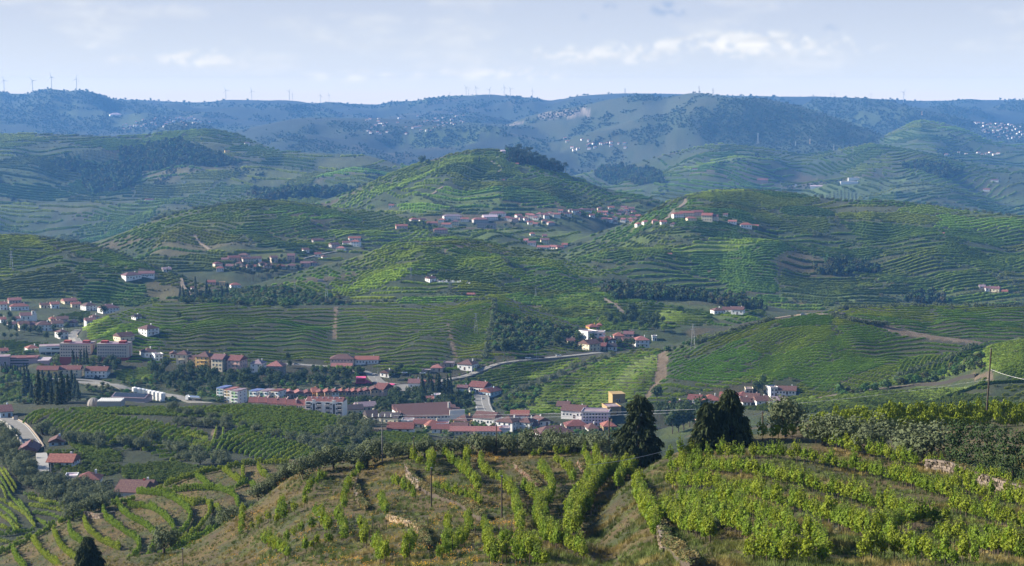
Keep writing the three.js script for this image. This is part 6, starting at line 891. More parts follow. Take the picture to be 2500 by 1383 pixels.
spur('inner vine row of the loop below the villa', 318, 1242, 370, 1247, 410, 1276, 425, 1302, 412, 1322);
spur('vine row that runs level and then turns down under the orange flowers', 400, 1207, 480, 1199, 540, 1202, 572, 1217, 582, 1240);
spur('vine row bending back in a loop in the middle of the spur', 420, 1217, 470, 1237, 505, 1232, 512, 1256, 490, 1290, 445, 1328, 420, 1342);
spur('very short vine row beside the looped one', 515, 1237, 540, 1261, 528, 1285);
spur('vine row along the upper crest of the spur', 380, 1203, 420, 1185, 460, 1170, 560, 1147, 640, 1135, 700, 1136);
spur('short vine row slanting under the upper crest, left one', 480, 1168, 495, 1180, 510, 1192);
spur('short vine row slanting under the upper crest, middle one', 545, 1152, 590, 1182, 593, 1155);
spur('vine row with a kink on the upper right of the spur', 630, 1145, 640, 1163, 700, 1172, 745, 1152);
spur('short arched vine row right of the middle of the spur', 565, 1198, 610, 1186, 628, 1208);
spur('left one of the double vine row that closes the spur on the right', 745, 1162, 700, 1200, 640, 1240, 570, 1275, 500, 1312, 440, 1340, 400, 1362, 350, 1400);
spur('right one of the double vine row that closes the spur on the right', 765, 1165, 712, 1206, 655, 1246, 585, 1282, 515, 1320, 460, 1348, 415, 1375);
spur('vine row at the lower left corner of the spur', 78, 1322, 100, 1352, 145, 1390); spur('second vine row at the lower left corner of the spur', 130, 1302, 150, 1342, 195, 1376, 230, 1392);
spur('lowest vine row in the left corner', 30, 1345, 40, 1370, 60, 1392);
const field = (l, ...p) => vineRow(p, 520, 900, 1.1, 1.3, SEG, l, 'vine rows of the small field at the left edge');
[[0, 1152, 14, 1175, 32, 1205], [-5, 1165, 8, 1185, 22, 1210], [8, 1150, 22, 1170, 38, 1195], [0, 1225, 30, 1242, 60, 1262, 84, 1290], [20, 1212, 45, 1240, 62, 1262], [70, 1222, 110, 1230, 160, 1236], [72, 1240, 120, 1246, 168, 1256], [82, 1258, 120, 1262, 158, 1276], [0, 1262, 24, 1280, 44, 1300], [-5, 1312, 40, 1306, 80, 1300], [-5, 1240, 20, 1256, 40, 1280], [-8, 1290, 20, 1296, 50, 1290], [45, 1228, 62, 1250, 78, 1275], [-8, 1182, 6, 1200, 14, 1222], [60, 1212, 90, 1216, 120, 1220], [90, 1272, 118, 1290, 150, 1284], [-5, 1326, 30, 1330, 60, 1318], [100, 1240, 140, 1238, 175, 1246], [14, 1266, 30, 1290, 36, 1306]].forEach((p, i) => field(['first', 'second', 'third', 'fourth', 'fifth', 'sixth', 'seventh', 'eighth', 'ninth', 'tenth', 'eleventh', 'twelfth', 'thirteenth', 'fourteenth', 'fifteenth', 'sixteenth', 'seventeenth', 'eighteenth', 'nineteenth'][i] + ' row, by height, of the small vine field at the left edge', ...p));
// the low hill: slanting rows like the ribs of a leaf, level rows below them, slanting rows again on the right
for (let i = 0; i < 25; i++) { const a = i / 24, x = lerp(92, 480, a), y = lerp(1006, 1062, a * a * 0.6 + a * 0.4), w = lerp(36, 74, Math.sin(Math.min(1, a * 1.6) * 1.57)) * (a > 0.8 ? 0.55 : 1), h = lerp(50, 42, a) * (a > 0.8 ? 0.7 : 1) * (a < 0.12 ? 0.6 : 1); vineRow([x + 14, y - 2, x - w * 0.4, y + h * 0.34, x - w * 0.8, y + h * 0.7, x - w, y + h], 640, 930, 1.5, 1.55, SEG, 'slanting vine row of the leaf shaped pattern on the low hill', 'slanting vine rows on the low hill', 0.03); }
for (const p of [[250, 1074, 330, 1070, 420, 1060, 500, 1066], [258, 1088, 340, 1080, 430, 1070, 505, 1074], [300, 1100, 400, 1086, 505, 1082], [350, 1104, 430, 1094, 512, 1090], [372, 1112, 440, 1103, 512, 1099], [392, 1122, 450, 1112, 510, 1108], [415, 1132, 460, 1122, 505, 1117], [180, 1062, 300, 1064, 400, 1056]]) vineRow(p, 560, 930, 1.4, 1.5, SEG, 'level vine row below the slanting ones on the low hill', 'level vine rows on the low hill', 0.03);
for (let i = 0; i < 17; i++) { const a = i / 16, x = lerp(596, 800, a), y = lerp(1050, 1112, a), w = lerp(62, 58, a); vineRow([x, y, x - w * 0.5, y + 12, x - w, y + 29, x - w * 1.25, y + 42], 540, 930, 1.4, 1.5, SEG, 'slanting vine row at the right end of the low hill', 'slanting vine rows at the right end of the low hill', 0.03); }
for (const p of [[530, 1042, 520, 1080, 500, 1120], [545, 1052, 540, 1085, 516, 1124], [560, 1070, 545, 1100, 524, 1126]]) vineRow(p, 560, 930, 1.4, 1.5, SEG, 'vine row curving along the dirt track on the low hill', 'vine rows along the dirt track', 0.03);
for (let i = 0; i < 12; i++) { const x = 2196 + i * 12; vineRow([x - 4, 916 - i * 1.5, x + 2, 904 - i * 1.6, x + 8, 893 - i * 1.6, x + 18, 882 - i * 1.4], 850, 1450, 1.5, 1.7, SEG, 'bright vine row of the comb like patch above the dark wall at the right', 'comb like vine rows at the right'); }
{ // close planted vines without clear rows on the low hill and round the houses
  const V2 = new Crowd('vines', 'close planted vines covering the top of the low hill and its hollows', 'vines', SEG.map((g) => [g, M.vine])), put = (n, poly, from, to, k, tone) => { const X = poly.filter((_, i) => i % 2 === 0), Y = poly.filter((_, i) => i % 2), P = X.map((x, i) => [x, Y[i]]); for (let g = 0, c = 0; c < n && g < n * 6; g++) { const x = rr(Math.min(...X), Math.max(...X)), y = rr(Math.min(...Y), Math.max(...Y)); if (!inPoly(P, x, y)) continue; const p = hit(x, y, from, to); c++; if (!p || isBlocked(p.x / -p.z, -p.z)) continue; const t = tone * rr(0.7, 1.25); V2.add(p.x, p.y - 0.2, p.z, rr(-0.4, 0.4), 1.3 * k, rr(0.8, 1.2) * k, 1.1 * k, [t * rr(0.9, 1.15), t, t]); } };
  put(2400, [400, 1000, 600, 990, 720, 998, 860, 1026, 900, 1040, 720, 1072, 600, 1048, 500, 1020, 400, 1018], 640, 940, 1.0, 0.85); put(700, [170, 1000, 400, 996, 410, 1016, 220, 1012], 640, 940, 1, 0.9); put(900, [640, 1085, 780, 1075, 900, 1062, 1010, 1075, 900, 1110, 780, 1110], 500, 940, 1, 0.6); put(800, [300, 1140, 420, 1130, 520, 1150, 480, 1165, 380, 1185, 300, 1170], 500, 940, 1.1, 0.6); put(500, [160, 1080, 260, 1095, 300, 1120, 230, 1140, 200, 1110], 560, 940, 1.1, 0.75); put(900, [900, 1060, 1030, 1052, 1060, 1085, 960, 1110], 420, 940, 1, 0.8);
  put(1600, [1950, 990, 2120, 965, 2300, 950, 2400, 975, 2500, 985, 2500, 1005, 1900, 1012], 620, 1100, 1.2, 0.55); put(1200, [2400, 850, 2500, 832, 2500, 900, 2430, 900], 700, 1100, 1.2, 0.9);
  put(500, [0, 940, 60, 935, 70, 965, 0, 985], 900, 1700, 1.2, 0.8); put(400, [1680, 985, 2000, 985, 2000, 1000, 1900, 1010], 1000, 1500, 1.3, 0.55); put(500, [100, 1100, 300, 1105, 290, 1160, 200, 1170, 110, 1150], 560, 900, 1.0, 0.55);
  console.log('close vines', V2.build());
}
// ---------------------------------------------------------------- the near vines, one by one
const VINE = [41, 42, 43, 44].map((k) => {
  const r = mulberry(k), L = new Leaves(), T = [limb(V(0, -0.3, 0), V(0.05, 0.65, 0), 0.045, 0.035, 5)];
  for (let i = 0; i < 6; i++) L.blob((r() - 0.5) * 0.7, 0.75 + r() * 0.55, (r() - 0.5) * 0.34, 0.34, 0.34, 0.27, 25, 0.18, r, 0.2, 2.6);
  for (let i = 0; i < 7; i++) { const a = V((r() - 0.5) * 0.7, 1.05, (r() - 0.5) * 0.3), b = a.clone().add(V((r() - 0.5) * 0.5, 0.5 + 0.4 * r(), (r() - 0.5) * 0.4)); T.push(limb(V(0.05, 0.6, 0), a, 0.015, 0.01, 3), limb(a, b, 0.01, 0.006, 3)); for (let j = 0; j < 9; j++) { const p = a.clone().lerp(b, j / 8); L.blade(p.x + (r() - 0.5) * 0.1, p.y, p.z + (r() - 0.5) * 0.1, 0.16 - j * 0.006, r() - 0.5, r() + 0.2, r() - 0.5, r); } }
  return [L.done(), mergeGeometries(T)];
});
let vineRoot = [], vines = 0; const vineSpots = [];
function nearVines(label, group, pts, stepM = 0.92, size = 0.95, thin = 0.06, from = 100, to = 330, wide = 0) {
  const c = new THREE.CatmullRomCurve3(Array.from({ length: pts.length / 2 }, (_, i) => V(pts[i * 2], pts[i * 2 + 1], 0)), false, 'centripetal'), P = []; for (let i = 0; i <= 40; i++) { const q = c.getPoint(i / 40), p = hit(q.x, q.y, from, to); if (p && (!P.length || p.distanceTo(P[P.length - 1]) < 25)) P.push(p); } if (P.length < 3) return;
  const w = new THREE.CatmullRomCurve3(P), len = w.getLength(), n = Math.max(2, Math.round(len / stepM));
  for (let i = 0; i <= n; i++) {
    if (rnd() < thin) continue; const p = w.getPointAt(i / n), tg = w.getTangentAt(i / n), x = p.x + rr(-0.2, 0.2) + rr(-wide, wide), z = p.z + rr(-0.2, 0.2), k = size * rr(0.85, 1.2);
    vineSpots.push({ label, group, x, z, turn: Math.atan2(-tg.z, tg.x) + rr(-0.5, 0.5) + (rnd() > 0.5 ? Math.PI : 0), sx: k * rr(0.95, 1.25), sy: k * rr(0.95, 1.45), sz: k * rr(0.9, 1.2), v: (rnd() * 4) | 0, big: k / -z }); vines++;
    if (i % 9 === 2) { const q = thing('vine_post', 'thin grey vine post standing in the rows of the foreground', 'post', V(x + 0.3, ground(x, z), z), 0, 'vine posts of the foreground'); mesh('stake', limb(V(0, -0.3, 0), V(rr(-0.08, 0.08), 1.75, 0), 0.035, 0.03, 5), MAT.wood, q); }
  }
}
const MG = 'vines of the near mound at the bottom right', mound = (l, ...p) => nearVines('leafy vine of ' + l, MG + ': ' + l, p);
mound('the rearmost row on the near mound', 1640, 1132, 1720, 1104, 1800, 1086, 1880, 1078, 1960, 1078, 2040, 1098, 2120, 1120, 2200, 1138, 2300, 1150);
mound('the second row from the back of the mound', 1660, 1140, 1760, 1126, 1860, 1122, 1960, 1132, 2060, 1152, 2160, 1176, 2260, 1206, 2330, 1228);
mound('the third row from the back of the mound', 1640, 1158, 1740, 1160, 1850, 1172, 1950, 1196, 2050, 1224, 2140, 1250, 2230, 1284);
mound('the middle row of the mound', 1640, 1196, 1740, 1202, 1830, 1222, 1930, 1252, 2020, 1282, 2110, 1318, 2190, 1352);
mound('the row below the middle of the mound', 1660, 1240, 1740, 1242, 1820, 1266, 1900, 1296, 1970, 1330, 2020, 1366);
mound('the short lower row of the mound', 1680, 1262, 1760, 1290, 1830, 1322, 1890, 1352, 1930, 1383);
mound('the small row beside the bottom stone wall', 1618, 1262, 1650, 1290, 1690, 1312, 1740, 1326);
mound('the clump at the bottom middle of the mound', 1830, 1372, 1880, 1380, 1940, 1386, 2000, 1385);
mound('the loose rows at the right of the mound, upper one', 2180, 1186, 2260, 1196, 2350, 1212, 2440, 1232, 2510, 1250);
mound('the loose rows at the right of the mound, middle one', 2330, 1258, 2400, 1276, 2460, 1292, 2520, 1305); mound('the loose rows at the right of the mound, lower one', 2130, 1330, 2180, 1300, 2240, 1288, 2310, 1290);
mound('the dark leafy row in the bottom right corner', 2290, 1330, 2350, 1340, 2420, 1356, 2490, 1374); mound('the second dark row in the bottom right corner', 2100, 1375, 2200, 1372, 2290, 1385, 2380, 1392); mound('the row under the ivy mass at the right', 2340, 1172, 2400, 1186, 2470, 1204, 2520, 1215);
const SG = 'vines of the dry foreground slope', slope = (l, size, thin, ...p) => nearVines('bright vine of ' + l, SG + ': ' + l, p, 1.05, size, thin, 120, 330);
slope('the row slanting down from the olive belt, left of the tall middle pole', 0.95, 0.12, 1088, 1122, 1110, 1145, 1150, 1180, 1166, 1208); slope('the single tall bush row at the left pole', 1.15, 0, 1050, 1126, 1054, 1148, 1050, 1162); slope('the short bushy row second from the left pole', 1.05, 0.05, 1136, 1126, 1142, 1146);
slope('the long row passing right of the middle pole', 0.95, 0.05, 1172, 1132, 1184, 1166, 1230, 1192, 1256, 1232, 1264, 1272, 1272, 1306); slope('the low row on top of the long stone wall', 0.7, 0.25, 1066, 1198, 1110, 1212, 1150, 1228, 1176, 1242); slope('the row right of the long one, ending in shade', 0.95, 0.1, 1278, 1202, 1310, 1234, 1332, 1274);
slope('the bent row in the middle of the slope', 1.0, 0.03, 1322, 1156, 1346, 1195, 1340, 1236, 1312, 1266, 1322, 1310, 1362, 1345); slope('the top row under the olives', 0.8, 0.1, 1306, 1120, 1350, 1117, 1384, 1116); slope('the row below the top one', 0.85, 0.12, 1354, 1134, 1384, 1156, 1398, 1182); slope('the bright pair of rows next to the big conifer', 1.15, 0, 1452, 1126, 1462, 1150, 1466, 1172); slope('the thin row left of the big conifer', 0.85, 0.1, 1424, 1118, 1440, 1150, 1450, 1174);
for (const p of [[1470, 1178, 1452, 1192, 1440, 1202, 1410, 1240, 1392, 1280, 1388, 1316], [1486, 1172, 1460, 1200, 1426, 1246, 1412, 1290, 1404, 1318], [1500, 1166, 1470, 1190, 1442, 1222, 1432, 1262]]) nearVines('vine of the thick green hedge row running towards the viewer in the middle', SG + ': thick middle row', p, 0.95, 1.25, 0.02, 120, 330);
for (const p of [[1530, 1160, 1510, 1200, 1500, 1240, 1524, 1290, 1560, 1346], [1546, 1158, 1528, 1198, 1518, 1240, 1548, 1296], [1556, 1200, 1562, 1240, 1590, 1290, 1600, 1320]]) nearVines('vine of the broad green band right of the thick middle row', SG + ': broad band', p, 0.98, 1.15, 0.03, 120, 330);
slope('the sparse row above the golden bank', 0.75, 0.3, 1140, 1276, 1146, 1308, 1122, 1340, 1066, 1372); slope('the sparse row beside the lower stake', 0.8, 0.2, 1180, 1292, 1190, 1330, 1200, 1380); for (const p of [[1222, 1346, 1262, 1352, 1310, 1372], [1200, 1376, 1260, 1382, 1330, 1390], [1330, 1330, 1372, 1346, 1420, 1372]]) nearVines('vine of the leafy mass at the bottom middle', SG + ': bottom mass', p, 0.95, 1.0, 0.05, 120, 330);
for (const p of [[610, 1300, 650, 1280, 690, 1262], [700, 1330, 730, 1310, 760, 1300], [850, 1200, 842, 1226, 838, 1250], [930, 1230, 936, 1250, 944, 1262], [740, 1360, 770, 1340, 800, 1334], [1010, 1330, 1000, 1352, 990, 1376], [1090, 1300, 1096, 1322, 1090, 1344], [920, 1350, 930, 1366, 936, 1384], [790, 1172, 760, 1202, 742, 1222], [884, 1150, 866, 1172, 850, 1186], [692, 1238, 684, 1262, 676, 1284], [826, 1272, 838, 1300, 842, 1324], [592, 1262, 590, 1286, 588, 1310], [770, 1260, 786, 1282, 800, 1310], [690, 1276, 710, 1262, 740, 1244], [880, 1300, 892, 1322, 890, 1344], [1000, 1120, 1012, 1132, 1022, 1142], [640, 1330, 668, 1344, 700, 1372], [960, 1190, 990, 1206, 1010, 1222]]) nearVines('small sparse vine on the left part of the dry slope', SG + ': sparse vines', p, 1.7, 0.9, 0.15, 120, 330);
// the 300 that show largest stand as things of their own, the others as one
vineSpots.sort((a, b) => b.big - a.big);
const moreVines = new Crowd('vines', 'smaller vines farther up the foreground rows', 'vines', VINE.map(([g], i) => [g, i % 2 ? M.vineB : M.vine])), moreTrunks = new Crowd('vine_trunks', 'trunks of the smaller foreground vines', 'vine trunks', VINE.map(([, g]) => [g, M.bark]));
vineSpots.forEach((q, i) => {
  const y = ground(q.x, q.z); if (i >= 300) { moreVines.add(q.x, y, q.z, q.turn, q.sx, q.sy, q.sz); moreTrunks.add(q.x, y, q.z, q.turn, q.sx, q.sy, q.sz); return; }
  let t; if (!vineRoot[q.v]) { t = thing('grape_vine', q.label, 'grape vine', V(0, 0, 0), 0, q.group); mesh('trunk', VINE[q.v][1], M.bark, t); mesh('foliage', VINE[q.v][0], q.v % 2 ? M.vineB : M.vine, t); vineRoot[q.v] = t; } else { t = vineRoot[q.v].clone(); t.name = numbered('grape_vine'); scene.add(t); t.userData = { label: q.label, category: 'grape vine', group: q.group }; }
  t.position.set(q.x, y, q.z); t.rotation.y = q.turn; t.scale.set(q.sx, q.sy, q.sz);
});
moreVines.build(); moreTrunks.build();
console.log('near vines', vines);
{ // bright vines on the terrace behind the olives
  const G2 = 'vine rows of the upper terrace', at = (l, ...p) => vineRow(p, 180, 420, 0.9, 1.75, SEG_NEAR, l, G2, 0.02);
  at('bright vine row on the upper terrace behind the olives, nearest the ivy mass', 2000, 1068, 2120, 1056, 2250, 1052, 2380, 1046, 2510, 1040); at('bright vine row second from the front on the upper terrace', 1990, 1052, 2120, 1042, 2250, 1036, 2380, 1032, 2510, 1026); at('bright vine row on the skyline of the upper terrace', 2040, 1036, 2150, 1027, 2260, 1024, 2380, 1022, 2510, 1014);
}
{ // dry grass, green tufts and orange flowers
  const tuft = (k, n, hgt) => { const r = mulberry(k), P = []; for (let i = 0; i < n; i++) { const a = r() * 6.3, q = r() * 0.24, x = Math.cos(a) * q, z = Math.sin(a) * q, l = hgt * (0.6 + 0.6 * r()), b = r() * 6.3, w = 0.03, dx = Math.cos(b) * l * 0.35, dz = Math.sin(b) * l * 0.35; P.push([x - w, -0.05, z], [x + w, -0.05, z + 0.01], [x + dx, l, z + dz]); } return tri(P); };
  const grass = new Crowd('grass', 'dry and green grass on the terraces of the foreground', 'grass', [51, 52, 53].map((k) => [tuft(k, 13, 0.5), leafMat(0.3, 0.26, 0.12, 0.3)])), fl = new Crowd('wild_flowers', 'orange wild flowers scattered over the dry slope', 'flowers', [61, 62].map((k) => { const r = mulberry(k), L = new Leaves(); for (let i = 0; i < 16; i++) L.blade((r() - 0.5) * 0.9, 0.3 + r() * 0.3, (r() - 0.5) * 0.9, 0.1, r() - 0.5, 1, r() - 0.5, r); return [L.done(), leafMat(0.62, 0.3, 0.02, 0.3)]; }));
  for (let g = 0; g < 46000; g++) {
    const px = rr(-20, 2520), py = rr(1100, 1400), p = hit(px, py, 95, 560); if (!p) continue; const D = -p.z, L = HILLS[whoAt(p.x / D, D)]; if (L.cover !== 'slope' && L.cover !== 'back') continue;
    const far = L.rough === 1, n1 = fbm(p.x / 9, D / 9, 3), n2 = noise(p.x / 3 + 9, D / 4); if (rnd() > 0.62 + 0.7 * n1) continue; if (far && rnd() < 0.5) continue;
    const green = smooth(-0.35, 0.35, fbm(p.x / 13 + 60, D / 16, 2) + 0.18), t = rr(0.6, 1.15), k = rr(0.6, 1.15) * (far ? 1.3 : 1);
    grass.add(p.x, p.y, p.z, rr(0, 6.3), k, k * (0.8 + 0.5 * n1), k, [lerp(0.95, 0.4, green) * t, lerp(0.86, 0.62, green) * t, lerp(0.6, 0.3, green) * t]);
    if (!far && L.rough === 0.7 && noise(p.x / 6 + 3, D / 9 + 5) > 0.32 && px < 1260 && rnd() < 0.16) fl.add(p.x + rr(-1, 1), p.y, p.z + rr(-1, 1), rr(0, 6.3), 1, 1, 1, [1, rr(0.8, 1.3), 1]);
    else if (far && noise(p.x / 8, D / 9 + 5) > 0.5 && rnd() < 0.25) fl.add(p.x, p.y, p.z, rr(0, 6.3), 1.2, 1, 1.2);
  }
  console.log('grass', grass.build(), 'flowers', fl.build());
}
// ---------------------------------------------------------------- dry stone walls of the terraces, stone by stone
const STONE = [71, 72, 73, 74, 75].map((k) => { const r = mulberry(k), g = new THREE.BoxGeometry(1, 1, 1, 1, 1, 1), p = g.attributes.position, j = {}; for (let i = 0; i < p.count; i++) { const key = [p.getX(i), p.getY(i), p.getZ(i)].join(); j[key] ??= [r(), r(), r()]; p.setXYZ(i, p.getX(i) * (0.78 + 0.4 * j[key][0]), p.getY(i) * (0.78 + 0.4 * j[key][1]), p.getZ(i) * (0.78 + 0.4 * j[key][2])); } g.computeVertexNormals(); return g; });
const wallTops = [], earthDark = std(0.06, 0.045, 0.032, 1);
const stoneTint = [MAT.stoneA, MAT.stoneB, MAT.stoneC, std(0.33, 0.27, 0.2, 0.95), std(0.2, 0.13, 0.085, 0.95)];
function stoneWall(label, pts, high, size, from, to, mats = stoneTint) {
  const P = curve2(pts, from, to), c = new THREE.CatmullRomCurve3(P), len = c.getLength(), n = Math.round(len / size), rowsN = Math.max(2, Math.round(high / (size * 0.62))), t = thing('stone_wall', label, 'stone wall', P[0]); let count = 0; const top = [];
  const core = []; for (let i = 0; i < n; i++) { const p = c.getPointAt(i / n), q = c.getPointAt(Math.min(1, (i + 1) / n)), a = Math.atan2(-(q.z - p.z), q.x - p.x), y = ground(p.x, p.z);
    const sg = Math.sin(a) * p.x + Math.cos(a) * p.z > 0 ? 1 : -1, nx = Math.sin(a) * sg, nz = Math.cos(a) * sg, g = box(size * 1.2, high * 0.86, 0.4); g.deleteAttribute('uv'); g.rotateY(a); g.translate(p.x - P[0].x + nx * 0.32, y - P[0].y + high * 0.36, p.z - P[0].z + nz * 0.32); core.push(g); top.push([p.x + nx * 0.3, y + high * 0.8, p.z + nz * 0.3]);
    for (let j = 0; j < rowsN && count < 290; j++) { const m = mesh('stone', STONE[(rnd() * 5) | 0], mats[(rnd() * mats.length) | 0], t); m.position.set(p.x - P[0].x + (j % 2) * Math.cos(a) * size * 0.5 + nx * rr(-0.06, 0.1), y - P[0].y + (j + 0.3) * high / rowsN, p.z - P[0].z - (j % 2) * Math.sin(a) * size * 0.5 + nz * rr(-0.06, 0.1)); m.scale.set(size * rr(0.8, 1.15), high / rowsN * rr(0.75, 1), 0.32); m.rotation.set(rr(-0.1, 0.1), a + rr(-0.12, 0.12), rr(-0.12, 0.12)); count++; } }
  mesh('core', mergeGeometries(core), earthDark, t); wallTops.push(...top); return t;
}
stoneWall('long dry stone terrace wall left of the middle pole on the dry slope', [990, 1152, 1000, 1176, 1030, 1202, 1075, 1224, 1120, 1240, 1172, 1276], 1.25, 0.42, 130, 330);
stoneWall('low golden dry stone bank at the bottom of the dry slope', [946, 1272, 980, 1280, 1012, 1296, 1030, 1322, 1038, 1345], 0.8, 0.32, 130, 330, [MAT.stoneB, std(0.36, 0.27, 0.15, 0.95), std(0.3, 0.2, 0.11, 0.95)]);
stoneWall('short brown wall in the gap between two green vine bands', [1554, 1182, 1560, 1204, 1574, 1232], 1.1, 0.36, 130, 330, [MAT.stoneA, std(0.2, 0.12, 0.08, 0.95)]);
stoneWall('tall stone wall at the bottom edge with ivy hanging on it', [1602, 1300, 1612, 1330, 1632, 1358, 1655, 1383, 1680, 1400], 1.3, 0.36, 100, 330); stoneWall('brown terrace bank between the upper rows of the slope', [1255, 1140, 1280, 1162, 1312, 1192], 0.7, 0.34, 130, 330, [MAT.stoneA, std(0.22, 0.12, 0.08, 0.95)]);
stoneWall('short reddish bank beside the thin row under the olives', [1412, 1136, 1424, 1158, 1440, 1180], 0.8, 0.34, 130, 330, [MAT.stoneA, std(0.24, 0.14, 0.09, 0.95)]); stoneWall('stone wall under the dark ivy mass at the right', [2262, 1150, 2310, 1155, 2350, 1168, 2400, 1188, 2450, 1205, 2510, 1220], 1.3, 0.4, 120, 330, [MAT.stoneA, MAT.stoneC, earthDark]); stoneWall('crumbling wall at the left below the dry grass knoll', [872, 1172, 866, 1196, 872, 1222, 890, 1250], 0.8, 0.36, 130, 330); stoneWall('dry stone wall between the lower left fields', [205, 1262, 240, 1268, 280, 1262], 1.6, 0.6, 480, 800);
{ // grass and weeds on the walls' crests
  const r = mulberry(87), weeds = new Crowd('weeds', 'dry weeds and grass along the crests of the terrace walls', 'weeds', [91, 92].map((k) => { const q = mulberry(k), L = new Leaves(); for (let i = 0; i < 40; i++) L.blade((q() - 0.5) * 0.8, q() * 0.5, (q() - 0.5) * 0.6, 0.2, q() - 0.5, q(), q() - 0.5, q); return [L.done(), leafMat(0.2, 0.16, 0.06, 0.3)]; }));
  for (const [x, y, z] of wallTops) for (let k = 0; k < 2; k++) { const g = r(); weeds.add(x + rr(-0.2, 0.2), y - 0.2 + rr(-0.25, 0.1), z + rr(-0.2, 0.2), rr(0, 6), 1, rr(0.5, 1.2), 1, g > 0.5 ? [1, 1, 1] : [0.5, 0.75, 0.6]); }
  weeds.build();
}
{ // ivy mass at the right edge and the small ivy on the bottom wall
  const ivy = (name, label, cat, spots, size, matl) => { const r = mulberry(81), L = new Leaves(), p0 = spots[0][0]; for (const [p, rx, ry, n] of spots) L.blob(p.x - p0.x, p.y - p0.y, p.z - p0.z, rx, ry, rx * 0.8, n, size, r, 0.3); const t = thing(name, label, cat, p0); mesh('foliage', L.done(), matl, t); mesh('stems', mergeGeometries(spots.slice(0, 8).map(([p, , ry]) => limb(V(p.x - p0.x, p.y - p0.y - ry, p.z - p0.z), V(p.x - p0.x, p.y - p0.y + ry * 0.5, p.z - p0.z), 0.08, 0.03, 5))), M.bark, t); };
  const S = []; for (let i = 0; i < 36; i++) { const px = lerp(2326, 2530, (i % 9) / 8) + rr(-8, 8), p = onLand(px, 1150 + (px - 2330) * 0.16, 120, 330); if (p) { p.y += 0.7 + ((i / 9) | 0) * 1.3; p.z += rr(-0.8, 0.4); S.push([p, rr(0.8, 1.25), rr(0.75, 1.1), 140]); } }
  ivy('ivy', 'dark green ivy mass over the wall at the right edge', 'ivy', S, 0.22, leafMat(0.04, 0.07, 0.02, 0.25));
  const S2 = [[1625, 1300], [1638, 1318], [1650, 1336], [1662, 1352], [1640, 1340]].map(([x, y]) => { const p = onLand(x, y, 100, 330); p.y += 0.7; p.z += 0.5; return [p, 0.5, 0.5, 60]; }); ivy('ivy', 'small pale green ivy on the stone wall at the bottom', 'ivy', S2, 0.17, M.broad);
}
{ // three tall dark conifers and one at the bottom left
  const conifer = (px, py, hPx, wPx, label, seed, from = 120, to = 420, topK = 1) => {
    const p = onLand(px, py, from, to), k = -p.z / F, h = hPx * k, w = wPx * k / 2, r = mulberry(seed), L = new Leaves(), B = [limb(V(0, -1, 0), V(0, h * 0.93, 0), 0.32, 0.05, 8)];
    const n = 120; for (let i = 0; i < n; i++) { const f = (i + 0.5) / n, y = h * (0.04 + 0.94 * f), reach = w * Math.pow(1 - f, 0.62) * (0.5 + 0.75 * r() * r() + 0.25 * Math.abs(noise(i * 0.13 + seed, Math.floor(i * 0.382 * 5)))) * topK + 0.25, a = i * 2.4 + r(), ex = Math.cos(a) * reach, ez = Math.sin(a) * reach, dr = reach * 0.22; B.push(limb(V(0, y, 0), V(ex * 0.8, y - dr * 0.5, ez * 0.8), 0.05, 0.015, 4)); const m = 26 + Math.round(reach * 14); for (let j = 0; j < m; j++) { const q = 0.25 + 0.8 * Math.sqrt(r()), sag = q * q * dr + r() * 0.65; const qx = ex * q + (r() - 0.5) * 0.55, qy = y - sag + 0.25, qz = ez * q + (r() - 0.5) * 0.55; for (let u = 0; u < 2; u++) L.sprig(qx, qy, qz, 0.42 + 0.4 * r(), ex / reach * 0.5 + (r() - 0.5) * 0.9, -0.75 + (r() - 0.5) * 0.7, ez / reach * 0.5 + (r() - 0.5) * 0.9, r); } }
    const t = thing('conifer', label, 'conifer', p); mesh('trunk', mergeGeometries(B), M.bark, t); mesh('foliage', L.done(), M.needle, t);
  };
  conifer(1560, 1148, 190, 152, 'largest dark drooping conifer between the slope and the near mound', 91); conifer(1782, 1088, 140, 128, 'dark drooping conifer, right one of the pair in front of the red roofs', 92, 120, 330); conifer(1730, 1100, 118, 92, 'smaller dark conifer, left one of the pair in front of the red roofs', 93, 120, 330); conifer(216, 1400, 92, 78, 'dark conifer top at the bottom edge among the curving rows', 94, 250, 480);
}
// ---------------------------------------------------------------- poles, cables, pylons, turbines, cars
function pole(px, py, topPy, label, o = {}) { const p = onLand(px, py, o.from ?? 120, o.to ?? 420), k = -p.z / F, h = (py - topPy) * k, t = thing(o.name ?? 'utility_pole', label, o.category ?? 'pole', p); mesh('pole', limb(V(0, -0.6, 0), V((o.lean ?? 0) * h, h, 0), o.r ?? 0.11, (o.r ?? 0.11) * 0.75, 8), o.mat ?? MAT.wood, t); if (o.cross) { const c = mesh('cross_arm', [box(o.cross, 0.14, 0.14, 0, h - 0.3, 0), box(o.cross * 0.7, 0.14, 0.14, 0, h - 1.4, 0)], MAT.rail, t); for (const x of [-0.45, -0.15, 0.15, 0.45]) { const g = new THREE.CylinderGeometry(0.09, 0.12, 0.5, 8); g.translate(x * o.cross, h, 0); mesh('insulator', g, wallM.white, c); } } else mesh('cap', box(0.3, 0.08, 0.3, (o.lean ?? 0) * h, h, 0), MAT.rail, t); return { p, h, top: V(p.x + (o.lean ?? 0) * h, p.y + h, p.z) }; }
const pA = pole(1053, 1240, 1140, 'thin dark pole left of the middle pole on the dry slope'), pB = pole(1225, 1268, 1160, 'middle pole on the dry slope with a slack cable'), pC = pole(1465, 1172, 1128, 'short dark post in front of the big conifer', { r: 0.09 }), pD = pole(1862, 1060, 1004, 'wooden pole left of the forked olive', { r: 0.13 }), pE = pole(2408, 1024, 848, 'tall leaning wooden pole at the right', { r: 0.16, lean: 0.05, from: 180, to: 420 });
